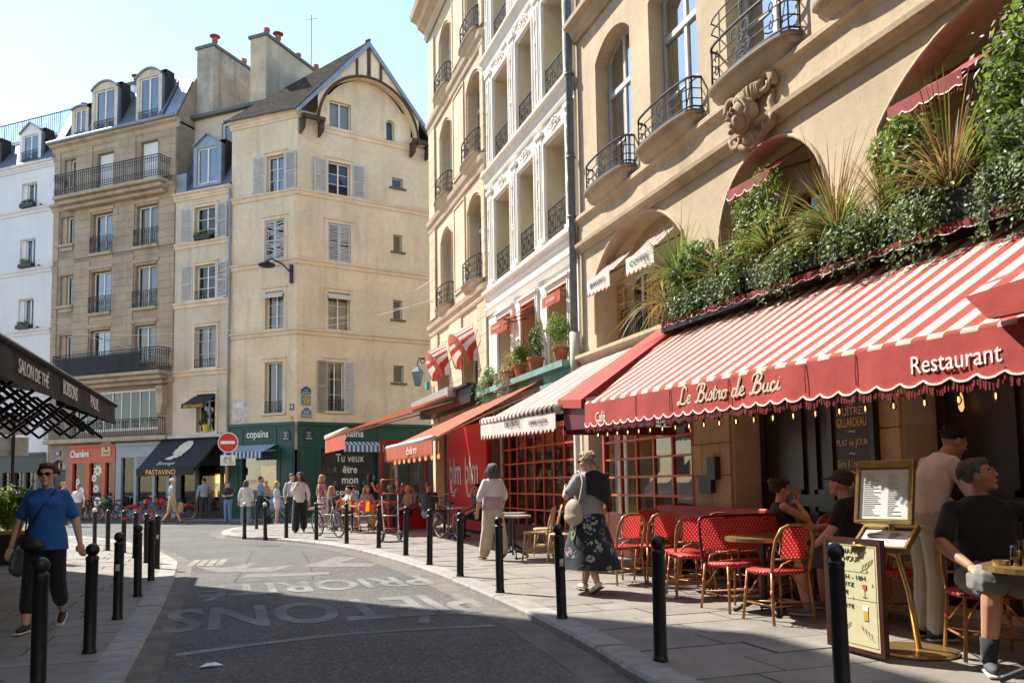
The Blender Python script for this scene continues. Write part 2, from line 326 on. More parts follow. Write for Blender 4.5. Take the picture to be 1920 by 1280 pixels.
def window(par, u0, u1, z0, z1, y=.2, cols=2, rows=3, rise=0, fm=None, gm=None, curtain=0, fw=.06, open_=False, transom=0, name='window'):
    """casement: frame mesh (with the dark room behind it), its panes and curtain as sub-parts"""
    fm = fm or white_frame; gm = gm or glass; mb = MB(); top = z1
    mb.box(u0,u0+fw,y,y+.07,z0,z1-rise); mb.box(u1-fw,u1,y,y+.07,z0,z1-rise); mb.box(u0+fw,u1-fw,y,y+.07,z0,z0+fw*1.3)
    if rise:
        pts = arch_pts(u0, u1, z1-rise, rise); c = ((u0+u1)/2, z1-rise); k = 1-2*fw/(u1-u0)
        for p, q in zip(pts, pts[1:]):
            pi_, qi = [(c[0]+(s_[0]-c[0])*k, c[1]+(s_[1]-c[1])*max(0,1-fw/rise)) for s_ in (p, q)]
            mb.prism([p,pi_,qi,q], y, y+.07)
    else: mb.box(u0+fw,u1-fw,y,y+.07,z1-fw,z1)
    cz1 = z1-rise if rise else z1-fw
    panes = []; mw = fw*1.2; a0, b0 = u0+fw, u1-fw; zb = z0+fw*1.3
    if transom: mb.box(a0,b0,y-.02,y+.06,transom-.05,transom+.05)
    for i in range(1, cols):
        cx = lerp(a0,b0,i/cols); w = mw/2 if i*2 == cols else fw*.25
        mb.box(cx-w,cx+w,y-.005,y+.065,zb,z1-fw*.6 if rise else cz1)
    zr = [lerp(zb, cz1, i/rows) for i in range(rows+1)]
    for i in range(1, rows):
        if transom and abs(zr[i]-transom) < .2: zr[i] = transom; continue
        mb.box(a0,b0,y+.005,y+.055,zr[i]-fw*.22,zr[i]+fw*.22)
    # the room behind
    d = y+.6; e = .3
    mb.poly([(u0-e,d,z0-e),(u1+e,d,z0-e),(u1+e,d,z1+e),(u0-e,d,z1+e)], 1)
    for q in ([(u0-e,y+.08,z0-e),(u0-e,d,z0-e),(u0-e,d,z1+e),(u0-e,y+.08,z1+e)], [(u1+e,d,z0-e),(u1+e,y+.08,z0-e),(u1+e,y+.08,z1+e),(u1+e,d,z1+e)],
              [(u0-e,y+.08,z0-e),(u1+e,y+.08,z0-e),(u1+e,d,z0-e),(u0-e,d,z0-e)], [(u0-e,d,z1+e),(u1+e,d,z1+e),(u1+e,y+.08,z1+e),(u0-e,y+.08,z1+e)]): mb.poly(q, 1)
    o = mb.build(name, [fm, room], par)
    for i in range(cols):
        for j in range(rows):
            a, b = lerp(a0,b0,i/cols), lerp(a0,b0,(i+1)/cols); p = MB(); tilt = random.uniform(-.012,.012)
            p.add([(a,y+.03+tilt,zr[j]),(b,y+.03-tilt,zr[j]),(b,y+.03-tilt,zr[j+1]),(a,y+.03+tilt,zr[j+1])], [(0,1,2,3)])
            p.build('pane', gm, o)
    if rise:
        pts = arch_pts(a0, b0, cz1, rise-fw); p = MB(); p.add([(q[0],y+.03,q[1]) for q in pts], [tuple(range(len(pts)-1,-1,-1))]); p.build('pane', gm, o)
    if curtain:
        halves = ((a0,(a0+b0)/2),((a0+b0)/2,b0)) if curtain != 2 else ((a0,lerp(a0,b0,.3)),(lerp(a0,b0,.7),b0))
        for a, b in halves:
            p = MB(); n = 10
            for i in range(n):
                s_, t = i/n, (i+1)/n; f1, f2 = .02*sin(s_*31), .02*sin(t*31)
                p.poly([(lerp(a,b,s_),y+.13+f1,zb),(lerp(a,b,t),y+.13+f2,zb),(lerp(a,b,t),y+.13+f2,z1-fw-rise*.4),(lerp(a,b,s_),y+.13+f1,z1-fw-rise*.4)])
            p.build('curtain', curtain_m, o)
    return o
def shutter(par, hx, z0, z1, w, side, ang=0., y=-.03, mat=None, broken=0.):
    """louvred leaf hinged at x=hx; side -1 swings open to the left, +1 to the right; ang lifts it off the wall"""
    mb = MB(); t = .035; fw = .055; n = int((z1-z0)/.075)
    def bx(a, b, c, d, e, f):
        mb.box(a, b, c, d, e, f)
    bx(0,fw,0,t,z0,z1); bx(w-fw,w,0,t,z0,z1); bx(fw,w-fw,0,t,z0,z0+fw*1.4); bx(fw,w-fw,0,t,z1-fw,z1)
    zm = lerp(z0,z1,.5); bx(fw,w-fw,0,t,zm-fw/2,zm+fw/2)
    for i in range(n):
        z = z0+fw*1.4+(z1-z0-fw*2.4)*(i+.5)/n
        if abs(z-zm) < fw: continue
        j = random.uniform(-.02,.02)*broken*3; h = .02
        if broken and random.random() < .1*broken: continue
        mb.add([(fw,.004,z-h+j),(w-fw,.004,z-h-j),(w-fw,t-.004,z+h-j),(fw,t-.004,z+h+j),(fw,.004,z-h+.01+j),(w-fw,.004,z-h+.01-j),(w-fw,t-.004,z+h+.01-j),(fw,t-.004,z+h+.01+j)],
               [(3,2,1,0),(4,5,6,7),(0,1,5,4),(1,2,6,5),(2,3,7,6),(3,0,4,7)])
    o = mb.build('shutter', mat or shutter_m, par); o.location = (hx, y-t if side > 0 else y, 0)
    o.rotation_euler.z = -ang if side > 0 else pi+ang
    if side < 0: o.location = (hx, y, 0)
    return o
def sill(par, u0, u1, z, d=.12, h=.08, mat=None, name='sill', y=0.):
    mb = MB(); mb.prism([(u0,z-h),(u1,z-h),(u1,z),(u0,z)], y-d, y+.06); return mb.build(name, mat or stucco_trim, par, bevel=.01)
def moulding(par, u0, u1, z, prof, mat, name='string_course', cap=None, y=0.):
    """prof: list of (projection, z offset); runs along x, ends closed"""
    mb = MB(); P = [(y-p, z+q) for p, q in prof]; P = [(y+.02, P[0][1])]+P+[(y+.02, P[-1][1])]; n = len(P)
    vs_ = [(u0,a,b) for a, b in P]+[(u1,a,b) for a, b in P]
    fs = [(i,(i+1)%n,(i+1)%n+n,i+n) for i in range(n)]
    mb.add(vs_, [f for f in fs]); mb.add(vs_, [tuple(range(n-1,-1,-1)), tuple(range(n,2*n))])
    if cap is not None: mb.m[n-2] = 1
    return mb.build(name, [mat, cap or mat], par)
CORN = [(.05,-.28),(.07,-.2),(.12,-.16),(.13,-.08),(.22,-.03),(.24,.04),(.2,.07)]
BAND = [(.04,-.2),(.06,-.15),(.07,-.06),(.13,-.02),(.14,.03),(.1,.06)]
def surround(par, u0, u1, z0, z1, w=.14, d=.04, mat=None, head=True):
    mb = MB(); m_ = mat or stucco_trim
    mb.box(u0-w,u0,-d,.02,z0,z1+w); mb.box(u1,u1+w,-d,.02,z0,z1+w); mb.box(u0,u1,-d,.02,z1,z1+w)
    mb.box(u0-w*.45,u0-.002,-d-.015,-d+.002,z0,z1+w*.5); mb.box(u1+.002,u1+w*.45,-d-.015,-d+.002,z0,z1+w*.5)
    if head: mb.box(u0-w*1.15,u1+w*1.15,-d-.05,.02,z1+w,z1+w+.06)
    return mb.build('window_surround', m_, par, bevel=.006)
def spiral(c, r0, r1, a0, a1, n, ux, uz):
    return [Vector(c)+Vector(ux)*(lerp(r0,r1,i/n)*cos(lerp(a0,a1,i/n)))+Vector(uz)*(lerp(r0,r1,i/n)*sin(lerp(a0,a1,i/n))) for i in range(n+1)]
def railing(par, path, z0, z1, sp=.11, style='bars', r=.009, name='railing'):
    """iron rail along a path of (x,y) points"""
    mb = MB(); P = [Vector((p[0],p[1],0)) for p in path]; Z = Vector((0,0,1)); h = z1-z0
    for z, rr in ((z1,r*1.9),(z0,r*1.3)): mb.tube([p+Z*z for p in P], rr, 5)
    if style != 'bars': mb.tube([p+Z*(z1-h*.12) for p in P], r, 4)
    L = [0]
    for a, b in zip(P, P[1:]): L.append(L[-1]+(b-a).length)
    def at(s_):
        for i in range(len(P)-1):
            if s_ <= L[i+1] or i == len(P)-2:
                t = (s_-L[i])/max(1e-6,L[i+1]-L[i]); return P[i].lerp(P[i+1],t), (P[i+1]-P[i]).normalized()
    n = max(2, round(L[-1]/sp))
    if style == 'scroll':
        n = max(3, round(L[-1]/(h*.62)))
        for i in range(n+1): mb.tube([at(L[-1]*i/n)[0]+Z*z0, at(L[-1]*i/n)[0]+Z*z1], r, 4)
        for i in range(n):
            c, t = at(L[-1]*(i+.5)/n); w = L[-1]/n*.42; cz = c+Z*(z0+h*.44)
            mb.tube([cz+t*(w*.55*cos(a))+Z*(h*.36*sin(a)) for a in [2*pi*k/14 for k in range(14)]], r*.9, 4, closed=True)
            for sg in (-1, 1):
                for sz in (-1, 1):
                    mb.tube([cz+t*(sg*w*.62)+Z*(sz*h*.2)+t*(sg*w*.3*(1-k/10)*cos(k*.75))+Z*(sz*h*.16*(1-k/10)*sin(k*.75)) for k in range(11)], r*.8, 4)
            mb.tube([cz+t*(w*.22*cos(a))+Z*(h*.12*sin(a)) for a in [2*pi*k/8 for k in range(8)]], r*.8, 4, closed=True)
    else:
        for i in range(n+1):
            c, t = at(L[-1]*i/n); mb.tube([c+Z*z0, c+Z*z1], r*(1.5 if i % 10 == 0 else 1), 4)
            if style == 'panel' and i < n:
                c2, t2 = at(L[-1]*(i+.5)/n); w = L[-1]/n*.42
                for q in (.18, .78): mb.tube([c2+Z*(z0+h*q)+t2*(w*cos(a))+Z*(h*.09*sin(a)) for a in [2*pi*k/8 for k in range(8)]], r*.7, 4, closed=True)
    return mb.build(name, iron, par)
def text_mesh(s_, name, mat, parent, height=None, width=None, depth=.004, shear=0., align='CENTER', bold=0., spacing=1.):
    """lettering as a flat mesh in its own x-y plane, centred"""
    cu = bpy.data.curves.new(name, 'FONT'); cu.body = s_; cu.align_x = align; cu.align_y = 'CENTER'; cu.extrude = depth/2; cu.shear = shear; cu.offset = bold; cu.resolution_u = 3
    cu.space_character = spacing
    t = bpy.data.objects.new(name, cu); COL.objects.link(t); dg = bpy.context.evaluated_depsgraph_get()
    me = bpy.data.meshes.new_from_object(t.evaluated_get(dg)); bpy.data.objects.remove(t); bpy.data.curves.remove(cu)
    xs = [v.co.x for v in me.vertices]; ys = [v.co.y for v in me.vertices]
    if xs:
        cx, cy = (min(xs)+max(xs))/2, (min(ys)+max(ys))/2; w, h = max(xs)-min(xs), max(ys)-min(ys)
        sx = width/w if width else None; sy = height/h if height else None; sx = sx or sy; sy = sy or sx
        for v in me.vertices:
            v.co.x = (v.co.x-(cx if align == 'CENTER' else min(xs)))*sx; v.co.y = (v.co.y-cy)*sy
    me.materials.clear(); me.materials.append(mat)
    o = bpy.data.objects.new(name, me); COL.objects.link(o)
    if parent is not None: o.parent = parent
    return o
def face_text(o, p, right, up):
    """stand lettering at p with the given reading and up directions (parent space)"""
    r_ = Vector(right).normalized(); u_ = Vector(up); u_ = (u_-r_*u_.dot(r_)).normalized(); n_ = r_.cross(u_)
    mm = Matrix((r_, u_, n_)).transposed().to_4x4(); mm.translation = Vector(p); o.matrix_local = mm; return o
# ------------------------------------------------------------------ ground, road, pavements
def polyfun(pts):
    """piecewise-linear x(y) with a little smoothing"""
    def f(s_):
        if s_ <= pts[0][1]: return pts[0][0]
        for (x0,y0),(x1,y1) in zip(pts, pts[1:]):
            if s_ <= y1: return lerp(x0,x1,(s_-y0)/(y1-y0))
        return pts[-1][0]
    return f
def catmull(pts, k=6):
    P = [Vector((p[0],p[1],0)) for p in pts]; P = [P[0]*2-P[1]]+P+[P[-1]*2-P[-2]]; out = []
    for i in range(1, len(P)-2):
        for j in range(k):
            t = j/k; a, b, c, d = P[i-1:i+3]
            out.append(.5*((2*b)+(c-a)*t+(2*a-5*b+4*c-d)*t*t+(3*b-a-3*c+d)*t**3))
    return out+[P[-2]]
KR = catmull([(2.6,-6),(2.6,0),(2.62,3),(2.64,5),(2.75,6),(2.89,7.9),(2.94,9.94),(2.93,12.8),(2.76,15.6),(2.35,18.6),(1.63,21),(.95,22.6),(.18,24.1),(-.17,25.8),(-.03,27.9),(.73,29.7),(2.5,30.7),(5,31.3),(10,31.8),(16,32.6)])
KL = catmull([(-.68,-6),(-.68,2),(-.7,8.2),(-.72,11.3),(-.81,15.8),(-.95,17.4),(-1.53,20.2),(-2.78,24.6),(-4.6,28.2),(-8,32),(-14,37)])
Z_ROAD, Z_L = -.08, -.05
asphalt = M('asphalt', (.078,.077,.074), rough=.9, var=.3, scale=.55, bump=.7, bscale=260, bdist=.006, spec=.3)
nt, base = color_socket(asphalt)    # pale aggregate showing through
tc = nt.nodes.new('ShaderNodeTexCoord'); vo = nt.nodes.new('ShaderNodeTexVoronoi'); vo.inputs['Scale'].default_value = 85; nt.links.new(tc.outputs['Object'], vo.inputs[0])
sp = nt.nodes.new('ShaderNodeSeparateColor'); nt.links.new(vo.outputs['Color'], sp.inputs[0])
mr_ = nt.nodes.new('ShaderNodeMapRange'); mr_.inputs[1].default_value = .55; mr_.inputs[2].default_value = 1; mr_.inputs[4].default_value = .65; nt.links.new(sp.outputs[0], mr_.inputs[0])
mx = nt.nodes.new('ShaderNodeMix'); mx.data_type = 'RGBA'; nt.links.new(mr_.outputs[0], mx.inputs[0]); nt.links.new(base, mx.inputs[6]); mx.inputs[7].default_value = (.27,.262,.245,1)
set_color(asphalt, mx.outputs[2])
slab_m = M('pavement_stone', (.215,.197,.173), rough=.85, var=.13, scale=3, bump=.3, bscale=90, objvar=.1, streak=.0, bdist=.004)
joint_m = M('pavement_joint', (.09,.08,.07), rough=.95, var=.3, scale=8)
kerb_m = M('kerb_granite', (.27,.255,.235), rough=.8, var=.2, scale=8, bump=.3, bscale=120, objvar=.12, bdist=.004)
road_paint = M('worn_road_paint', (.225,.223,.215), rough=.8, var=.2, scale=14)
nt, base = color_socket(road_paint)   # paint rubbed away down to the asphalt in spots
tc = nt.nodes.new('ShaderNodeTexCoord'); n_ = nt.nodes.new('ShaderNodeTexNoise'); n_.inputs['Scale'].default_value = 70; n_.inputs['Detail'].default_value = 3; nt.links.new(tc.outputs['Object'], n_.inputs[0])
n2_ = nt.nodes.new('ShaderNodeTexNoise'); n2_.inputs['Scale'].default_value = 1.1; nt.links.new(tc.outputs['Object'], n2_.inputs[0])
ad = nt.nodes.new('ShaderNodeMath'); ad.operation = 'ADD'; nt.links.new(n_.outputs[0], ad.inputs[0]); nt.links.new(n2_.outputs[0], ad.inputs[1])
mr_ = nt.nodes.new('ShaderNodeMapRange'); mr_.inputs[1].default_value = .82; mr_.inputs[2].default_value = 1.12; nt.links.new(ad.outputs[0], mr_.inputs[0])
mx = nt.nodes.new('ShaderNodeMix'); mx.data_type = 'RGBA'; nt.links.new(mr_.outputs[0], mx.inputs[0]); nt.links.new(base, mx.inputs[6]); mx.inputs[7].default_value = (.1,.1,.098,1)
set_color(road_paint, mx.outputs[2])

g_ = MB(); g_.poly([(-400,-300,-.16),(400,-300,-.16),(400,500,-.16),(-400,500,-.16)]); g_.build('ground', joint_m, kind='structure')
g_ = MB(); g_.box(-30,40,-12,60,-.15,Z_ROAD); road = g_.build('road', asphalt, kind='structure')

def kerb_and_slabs(K, side, zt, far, name, x_far):
    """kerb stones along K, paving slabs between the kerb and x_far(y)"""
    W = .27; root_mb = MB()
    inner = []
    for i, p in enumerate(K):
        d = (K[min(i+1,len(K)-1)]-K[max(i-1,0)]).normalized(); nrm = Vector((d.y,-d.x,0))*side
        inner.append(p+nrm*W)
    # bed under the slabs
    for i in range(len(K)-1):
        a, b = inner[i], inner[i+1]; fa, fb = x_far(a.y), x_far(b.y)
        root_mb.add([(a.x,a.y,zt-.02),(fa,a.y,zt-.02),(fb,b.y,zt-.02),(b.x,b.y,zt-.02)], [(0,1,2,3) if side > 0 else (3,2,1,0)])
    pv = root_mb.build(name, joint_m, kind='structure')
    # kerb stones
    acc = 0; start = 0; L = [0]
    for a, b in zip(K, K[1:]): L.append(L[-1]+(b-a).length)
    def at(arr, s_):
        for i in range(len(K)-1):
            if s_ <= L[i+1] or i == len(K)-2:
                t = (s_-L[i])/(L[i+1]-L[i]); return arr[i].lerp(arr[i+1], t)
    s_ = 0
    while s_ < L[-1]-.3:
        l = random.uniform(.85,1.15); e = min(s_+l, L[-1])
        if at(K, s_).y > 3 or side < 0 and at(K, s_).y > 4:
            mb = MB(); g = .006; dz = random.uniform(-.004,.004); n = 3; vs_ = []
            for k in range(n+1):
                t = lerp(s_+g, e-g, k/n); o_, i_ = at(K,t), at(inner,t); v = (o_-i_).normalized()
                vs_ += [(o_.x,o_.y,-.14),(o_.x,o_.y,zt-.025+dz),(o_.x-v.x*.025,o_.y-v.y*.025,zt+dz),(i_.x,i_.y,zt+dz),(i_.x,i_.y,-.14)]
            fs = []
            for k in range(n):
                for j in range(4): a = k*5+j; fs.append((a,a+1,a+6,a+5) if side > 0 else (a+5,a+6,a+1,a))
            fs += [(4,3,2,1,0),(n*5,n*5+1,n*5+2,n*5+3,n*5+4)]
            mb.add(vs_, fs); mb.build('kerb_stone', kerb_m, pv, bevel=0)
        s_ = e
    # slabs in courses across the pavement
    kin = polyfun([(p.x,p.y) for p in inner]); y = far[0]; count = 0; rest = MB()
    while y < far[1]:
        d = random.choice((.46,.5,.54)); y1 = y+d; g = .007
        a0, a1 = kin(y+g), kin(y1-g); b = x_far((y+y1)/2)
        xa = max(a0,a1) if side > 0 else min(a0,a1); x = 0; edges = []
        span = abs(b-xa); x = random.uniform(.45,.95)
        while x < span-.3: edges.append(x); x += random.uniform(.75,1.1)
        edges = [0]+edges+[span]
        for k in range(len(edges)-1):
            e0, e1 = edges[k], edges[k+1]
            l0, l1 = ((a0 if k == 0 else xa+side*e0), (a1 if k == 0 else xa+side*e0)); r0 = xa+side*(e1-2*g if k < len(edges)-2 else e1)
            if k: l0 += side*g; l1 += side*g
            dz = random.uniform(-.004,.004); tx = random.uniform(-.002,.002)
            if side > 0: P = [(l0,y+g),(r0,y+g),(r0,y1-g),(l1,y1-g)]
            else: P = [(r0,y+g),(l0,y+g),(l1,y1-g),(r0,y1-g)]
            mb = MB() if count < 290 else rest
            mb.slab(P, zt-.03, zt-.004+dz)
            if count < 290:
                o = mb.build('paving_slab', slab_m, pv)
                count += 1
        y = y1
    if rest.v: rest.build('far_paving', slab_m, pv, kind='stuff')
    return pv
def xfar_R(y): return 6.5 if y < 27.3 else 6.5+(y-27.3)*6
def xfar_L(y): return -5.0 if y < 20.65 else -5-(y-20.65)*3
kerb_and_slabs(KR, 1, 0., (3.4,31.2), 'right_pavement', xfar_R)
kerb_and_slabs(KL, -1, Z_L, (4.6,33.), 'left_pavement', xfar_L)
gut = M('gutter_dust', (.14,.125,.105), rough=.95, var=.25, scale=3, bump=.4, bscale=120, bdist=.004)
for K_, sd_, w_, y0_ in ((KR,-1,.34,3),(KL,1,.22,3)):
    mb = MB(); pts = [p for p in K_ if p.y > y0_]
    for a, b in zip(pts, pts[1:]):
        na = Vector(((b-a).y,-(b-a).x,0)).normalized()*sd_*w_; mb.add([(a.x,a.y,Z_ROAD+.003),(b.x,b.y,Z_ROAD+.003),(b.x+na.x,b.y+na.y,Z_ROAD+.003),(a.x+na.x,a.y+na.y,Z_ROAD+.003)], [(0,1,2,3) if sd_ > 0 else (3,2,1,0)])
    mb.build('gutter_strip', gut, road)
# the pavement along the far houses
uL, nL = Vector((cos(R(-41)),sin(R(-41)),0)), Vector((sin(R(41)),cos(R(41)),0)); uR = Vector((cos(R(14)),sin(R(14)),0)); nR = Vector((-sin(R(14)),cos(R(14)),0)); KK = Vector((2.69,36,0))
fp = MB(); q = [KK-uL*32, KK, KK+uR*20, KK+uR*20-nR*1.6, KK-(nL+nR)*.85, KK-uL*32-nL*1.6]; fp.slab([(p.x,p.y) for p in q], -.14, -.035); fp.build('far_pavement', slab_m, kind='structure')

# ---- worn lettering on the road, read by traffic coming the other way
def road_text(s_, x0, x1, y0, y1, name, bold=.02):
    t = text_mesh(s_, name, road_paint, road, height=y1-y0, width=x1-x0, depth=.002, bold=bold)
    t.location = ((x0+x1)/2, (y0+y1)/2, Z_ROAD+.004); t.rotation_euler.z = pi
    return t
road_text('PIÉTONS', -.62, 2.78, 8.3, 10.35, 'road_lettering')
road_text('PRIORITÉ', -.35, 2.75, 11.0, 12.6, 'road_lettering')
mb = MB(); n = 10
for i in range(n):
    a, b = i/n, (i+1)/n; f = lambda t: (lerp(-.4,2.45,t), 7.5+.28*t+.25*sin(pi*t))
    (xa, ya), (xb, yb) = f(a), f(b); mb.poly([(xa,ya,0),(xb,yb,0),(xb,yb+.13,0),(xa,ya+.13,0)])
mb.build('road_line', road_paint, road).location.z = Z_ROAD+.004
mb = MB(); mb.poly([(1.1,4.95,0),(2.5,5.35,0),(2.5,5.5,0),(1.1,5.1,0)]); mb.build('road_line', road_paint, road).location.z = Z_ROAD+.004
# worn walking-figure pictogram
mb = MB()
for poly in ([(.2,13.6),(1.5,13.3),(1.55,13.75),(.3,14.0)], [(-.2,14.6),(.7,14.3),(1.1,15.2),(.3,15.0),(.5,16.2),(.05,15.4),(-.5,15.7)], [(1.5,14.6),(2.3,14.3),(2.5,14.8),(1.9,15.3),(2.4,16.2),(2.0,16.6),(1.5,15.5),(1.2,15.0)]):
    mb.poly([(x,y,0) for x, y in poly])
mb.build('road_pictogram', M('faint_road_paint', (.15,.147,.14), rough=.85, var=.35, scale=6), road).location.z = Z_ROAD+.004
tar = M('tar_patch', (.04,.04,.041), rough=.85, var=.3, scale=6, bump=.5, bscale=200, bdist=.004)
mb = MB(); mb.poly([(.1,12.9,0),(1.2,12.7,0),(1.5,18.5,0),(.5,18.8,0)]); mb.build('trench_patch', M('old_patch', (.095,.092,.088), rough=.92, var=.25, scale=5, bump=.5, bscale=180, bdist=.004), road).location.z = Z_ROAD+.0025
for a in ([(.1,12.9),(.3,15.5),(.5,18.8)], [(1.2,12.7),(1.4,15.6),(1.5,18.5)]):
    mb = MB(); P = catmull(a, 8)
    for p, q in zip(P, P[1:]):
        d = (q-p).normalized(); s_ = Vector((d.y,-d.x,0))*random.uniform(.008,.02); mb.add([p-s_,p+s_,q+s_,q-s_], [(0,1,2,3)])
    mb.build('tar_seam', tar, road).location.z = Z_ROAD+.0035
mb = MB(); mb.lathe([(.3,0),(.3,.003)], 28); o = mb.build('manhole_cover', M('cast_iron_cover', (.07,.066,.06), rough=.6, metal=.4, var=.4, scale=30, bump=.8, bscale=70, bdist=.006), road); o.location = (.9,20.6,Z_ROAD+.002)
# drain setts at the left kerb and an old trench patch
sett = M('drain_sett', (.4,.37,.32), rough=.85, var=.2, scale=9, objvar=.2)
for i in range(5):
    for j in range(4):
        mb = MB(); mb.box(-.07,.07,-.06,.06,-.06,.008); o = mb.build('sett', sett, road, bevel=.012); o.location = (-.62+j*.16+i*.02, 16.1+i*.26-j*.05, Z_ROAD)
# ------------------------------------------------------------------ far side of the crossing
def ashlar(par, u0, u1, z0, z1, y=-.03, ch=.36, lw=.7, mat=None, skip=()):
    """courses of dressed blocks standing proud of recessed joints; each block a part"""
    z = z0; k = 0; n = max(1, round((z1-z0)/ch)); h = (z1-z0)/n; g = .006
    for i in range(n):
        za, zb = z0+i*h, z0+(i+1)*h; m_ = max(1, round((u1-u0)/lw)); off = (.5 if i % 2 and m_ > 1 else 0)
        es = [u0]+[u0+(u1-u0)*(j+off)/m_ for j in range(0 if off else 1, m_)]+[u1]
        for a, b in zip(es, es[1:]):
            if b-a < .12 or any(a < s_[1] and b > s_[0] and za < s_[3] and zb > s_[2] for s_ in skip): continue
            mb = MB(); mb.box(a+g,b-g,y+random.uniform(-.003,.003),.01,za+g,zb-g); mb.build('stone_block', mat or stone_tan, par)
def chimney(par, u0, u1, y0, y1, z0, z1, mat, pots, cowl=()):
    mb = MB(); mb.box(u0,u1,y0,y1,z0,z1); c = mb.build('chimney_stack', mat, par)
    mb = MB(); mb.box(u0-.08,u1+.08,y0-.08,y1+.08,z1,z1+.14); mb.build('coping', lead_edge, c)
    for i in range(pots):
        t = (i+.6)/pots; h = random.choice((.35,.5,.65)); p = MB(); cx = (u0+u1)/2+random.uniform(-.05,.05); cy = lerp(y0+.2,y1-.2,t)
        p.lathe([(.13,0),(.12,h*.7),(.15,h*.75),(.14,h),(.1,h),(.09,h-.05)], 8, (cx,cy,z1+.14))
        if i in cowl:
            p.tube([(cx,cy,z1+.14+h),(cx,cy,z1+.3+h)], .05, 6); p.lathe([(.02,.36),(.26,.26),(.26,.23),(.02,.25)], 10, (cx,cy,z1+h))
        p.build('chimney_pot', terracotta, c, smooth=False)
    return c
def body(par, u0, u1, z1, mat, dep=9, back=True, left=True, right=True, z0=-.1, name='wall'):
    """side walls, back and lid of a house behind its front"""
    mb = MB()
    if right: mb.poly([(u1,0,z0),(u1,dep,z0),(u1,dep,z1),(u1,0,z1)])
    if left: mb.poly([(u0,dep,z0),(u0,0,z0),(u0,0,z1),(u0,dep,z1)])
    mb.poly([(u1,dep,z0),(u0,dep,z0),(u0,dep,z1),(u1,dep,z1)]); mb.poly([(u0,0.02,z1),(u1,.02,z1),(u1,dep,z1),(u0,dep,z1)])
    return mb.build(name, mat, par)

# ======================= tan ashlar house
T = Fac('tan_stone_house', KK, -41, 'tan ashlar house with two long iron balconies and slate mansard roof').root
wn_ = []
for zf, zh in ((12.62,14.55),(9.7,11.7),(7.2,8.85)):
    wn_ += [(-11.95,-10.68,zf,zh), (-9.15,-7.84,zf,zh)]
wn_ += [(-11.75,-10.68,15.6,17.55), (-8.98,-7.9,15.6,17.65)]
small = [(-14.1,-13.25,13.3,14.7), (-14.05,-13.18,10.25,11.75), (-14.0,-13.14,7.15,8.8), (-13.95,-13.2,16.15,17.6)]
bay = (-12.9,-7.6,4.0,5.9); shop1 = (-13.05,-10.12,0,3.45); shop2 = (-10.08,-6.8,0,3.4); door = (-14.35,-13.35,0,2.75,.5)
mb = MB(); wall(mb, -14.59, -6.76, -.1, 18.3, wn_+small+[bay,shop1,shop2,door], .28); mb.build('wall', stone_tan_d, T)
holes = wn_+small
for u0, u1 in ((-14.58,-14.2),(-13.1,-12.05),(-10.6,-9.25),(-7.74,-6.78)):
    for z0, z1 in ((6.85,12.3),(12.5,15.1),(15.75,18.0)): ashlar(T, u0, u1, z0, z1, y=-.05)
for u0, u1 in ((-12.04,-10.61),(-9.24,-7.75),(-14.19,-13.11)):
    for za, zb in ((8.95,9.66),(11.8,12.58),(14.65,15.2),(17.7,18.1),(6.8,7.1)): ashlar(T, u0, u1, za, zb, y=-.02, ch=.38, lw=1.4, skip=[h[:4] for h in holes])
for a, b, c, d in small: ashlar(T, a-.12, a-.005, c, d, y=-.02, ch=.4)
for a, b, c, d in holes[:6]:
    ashlar(T, a-.1, a-.003, c, d, y=-.02, ch=.4); ashlar(T, b+.003, b+.09, c, d, y=-.02, ch=.4)
body(T, -14.59, -6.76, 18.3, stone_tan_d)
for i, (a, b, c, d) in enumerate(wn_[:6]):
    o = window(T, a, b, c, d, .2, 2, 1, curtain=(i in (1,3,5))*1, gm=glass if i % 2 else glass_sky)
    sill(T, a-.08, b+.08, c, .16, .14, stone_trim); 
    if i < 4: railing(T, [(a-.06,.0),(a-.06,-.12),(b+.06,-.12),(b+.06,0)], c+.02, c+.78, .12, 'panel')
    mb = MB(); mb.box(a-.15,b+.15,-.1,0,d+.12,d+.3); mb.box(a-.02,b+.02,-.06,0,d+.02,d+.12); mb.build('lintel', stone_trim, T, bevel=.02)
blind_m = M('white_blind', (.7,.69,.66), rough=.8, var=.05, stretch=(12,1,1), scale=3)
for a, b, c, d in wn_[6:]:
    o = window(T, a, b, c, d, .2, 2, 1); mb = MB(); n = 9
    for i in range(n): w = (b-a-.12)/n; mb.box(a+.06+i*w+.004,a+.06+(i+1)*w-.004,.14,.17,c+.05,d-.06)
    mb.build('folding_blind', blind_m, o)
for a, b, c, d in small:
    window(T, a+.3, b, c, d, .2, 1, 1, curtain=1); sill(T, a-.1, b+.1, c, .14, .12, stone_trim)
    mb = MB(); mb.box(a,a+.3,.1,.24,c,d); mb.build('window_cheek', stone_tan, T)
    mb = MB(); mb.prism([(a,c-.32),(b,c-.32),(b+.05,c-.14),(a-.05,c-.14)], -.06, .01); mb.build('window_apron', stone_trim, T)
moulding(T, -14.65, -6.7, 15.3, [(.06,-.3),(.1,-.2),(.12,-.12),(.26,-.05),(.28,.04),(.2,.08)], stone_trim)
moulding(T, -14.65, -6.7, 6.45, [(.06,-.35),(.1,-.2),(.14,-.1),(.26,-.03),(.28,.06),(.2,.1)], stone_trim)
moulding(T, -14.7, -6.6, 18.3, [(.05,-.3),(.1,-.22),(.14,-.1),(.3,-.02),(.34,.06),(.3,.12)], stone_trim, 'eaves_cornice')
mb = MB(); mb.tube([(-14.75,-.38,18.45),(-6.6,-.38,18.45)], .09, 8); mb.build('gutter', zinc, T, smooth=True)
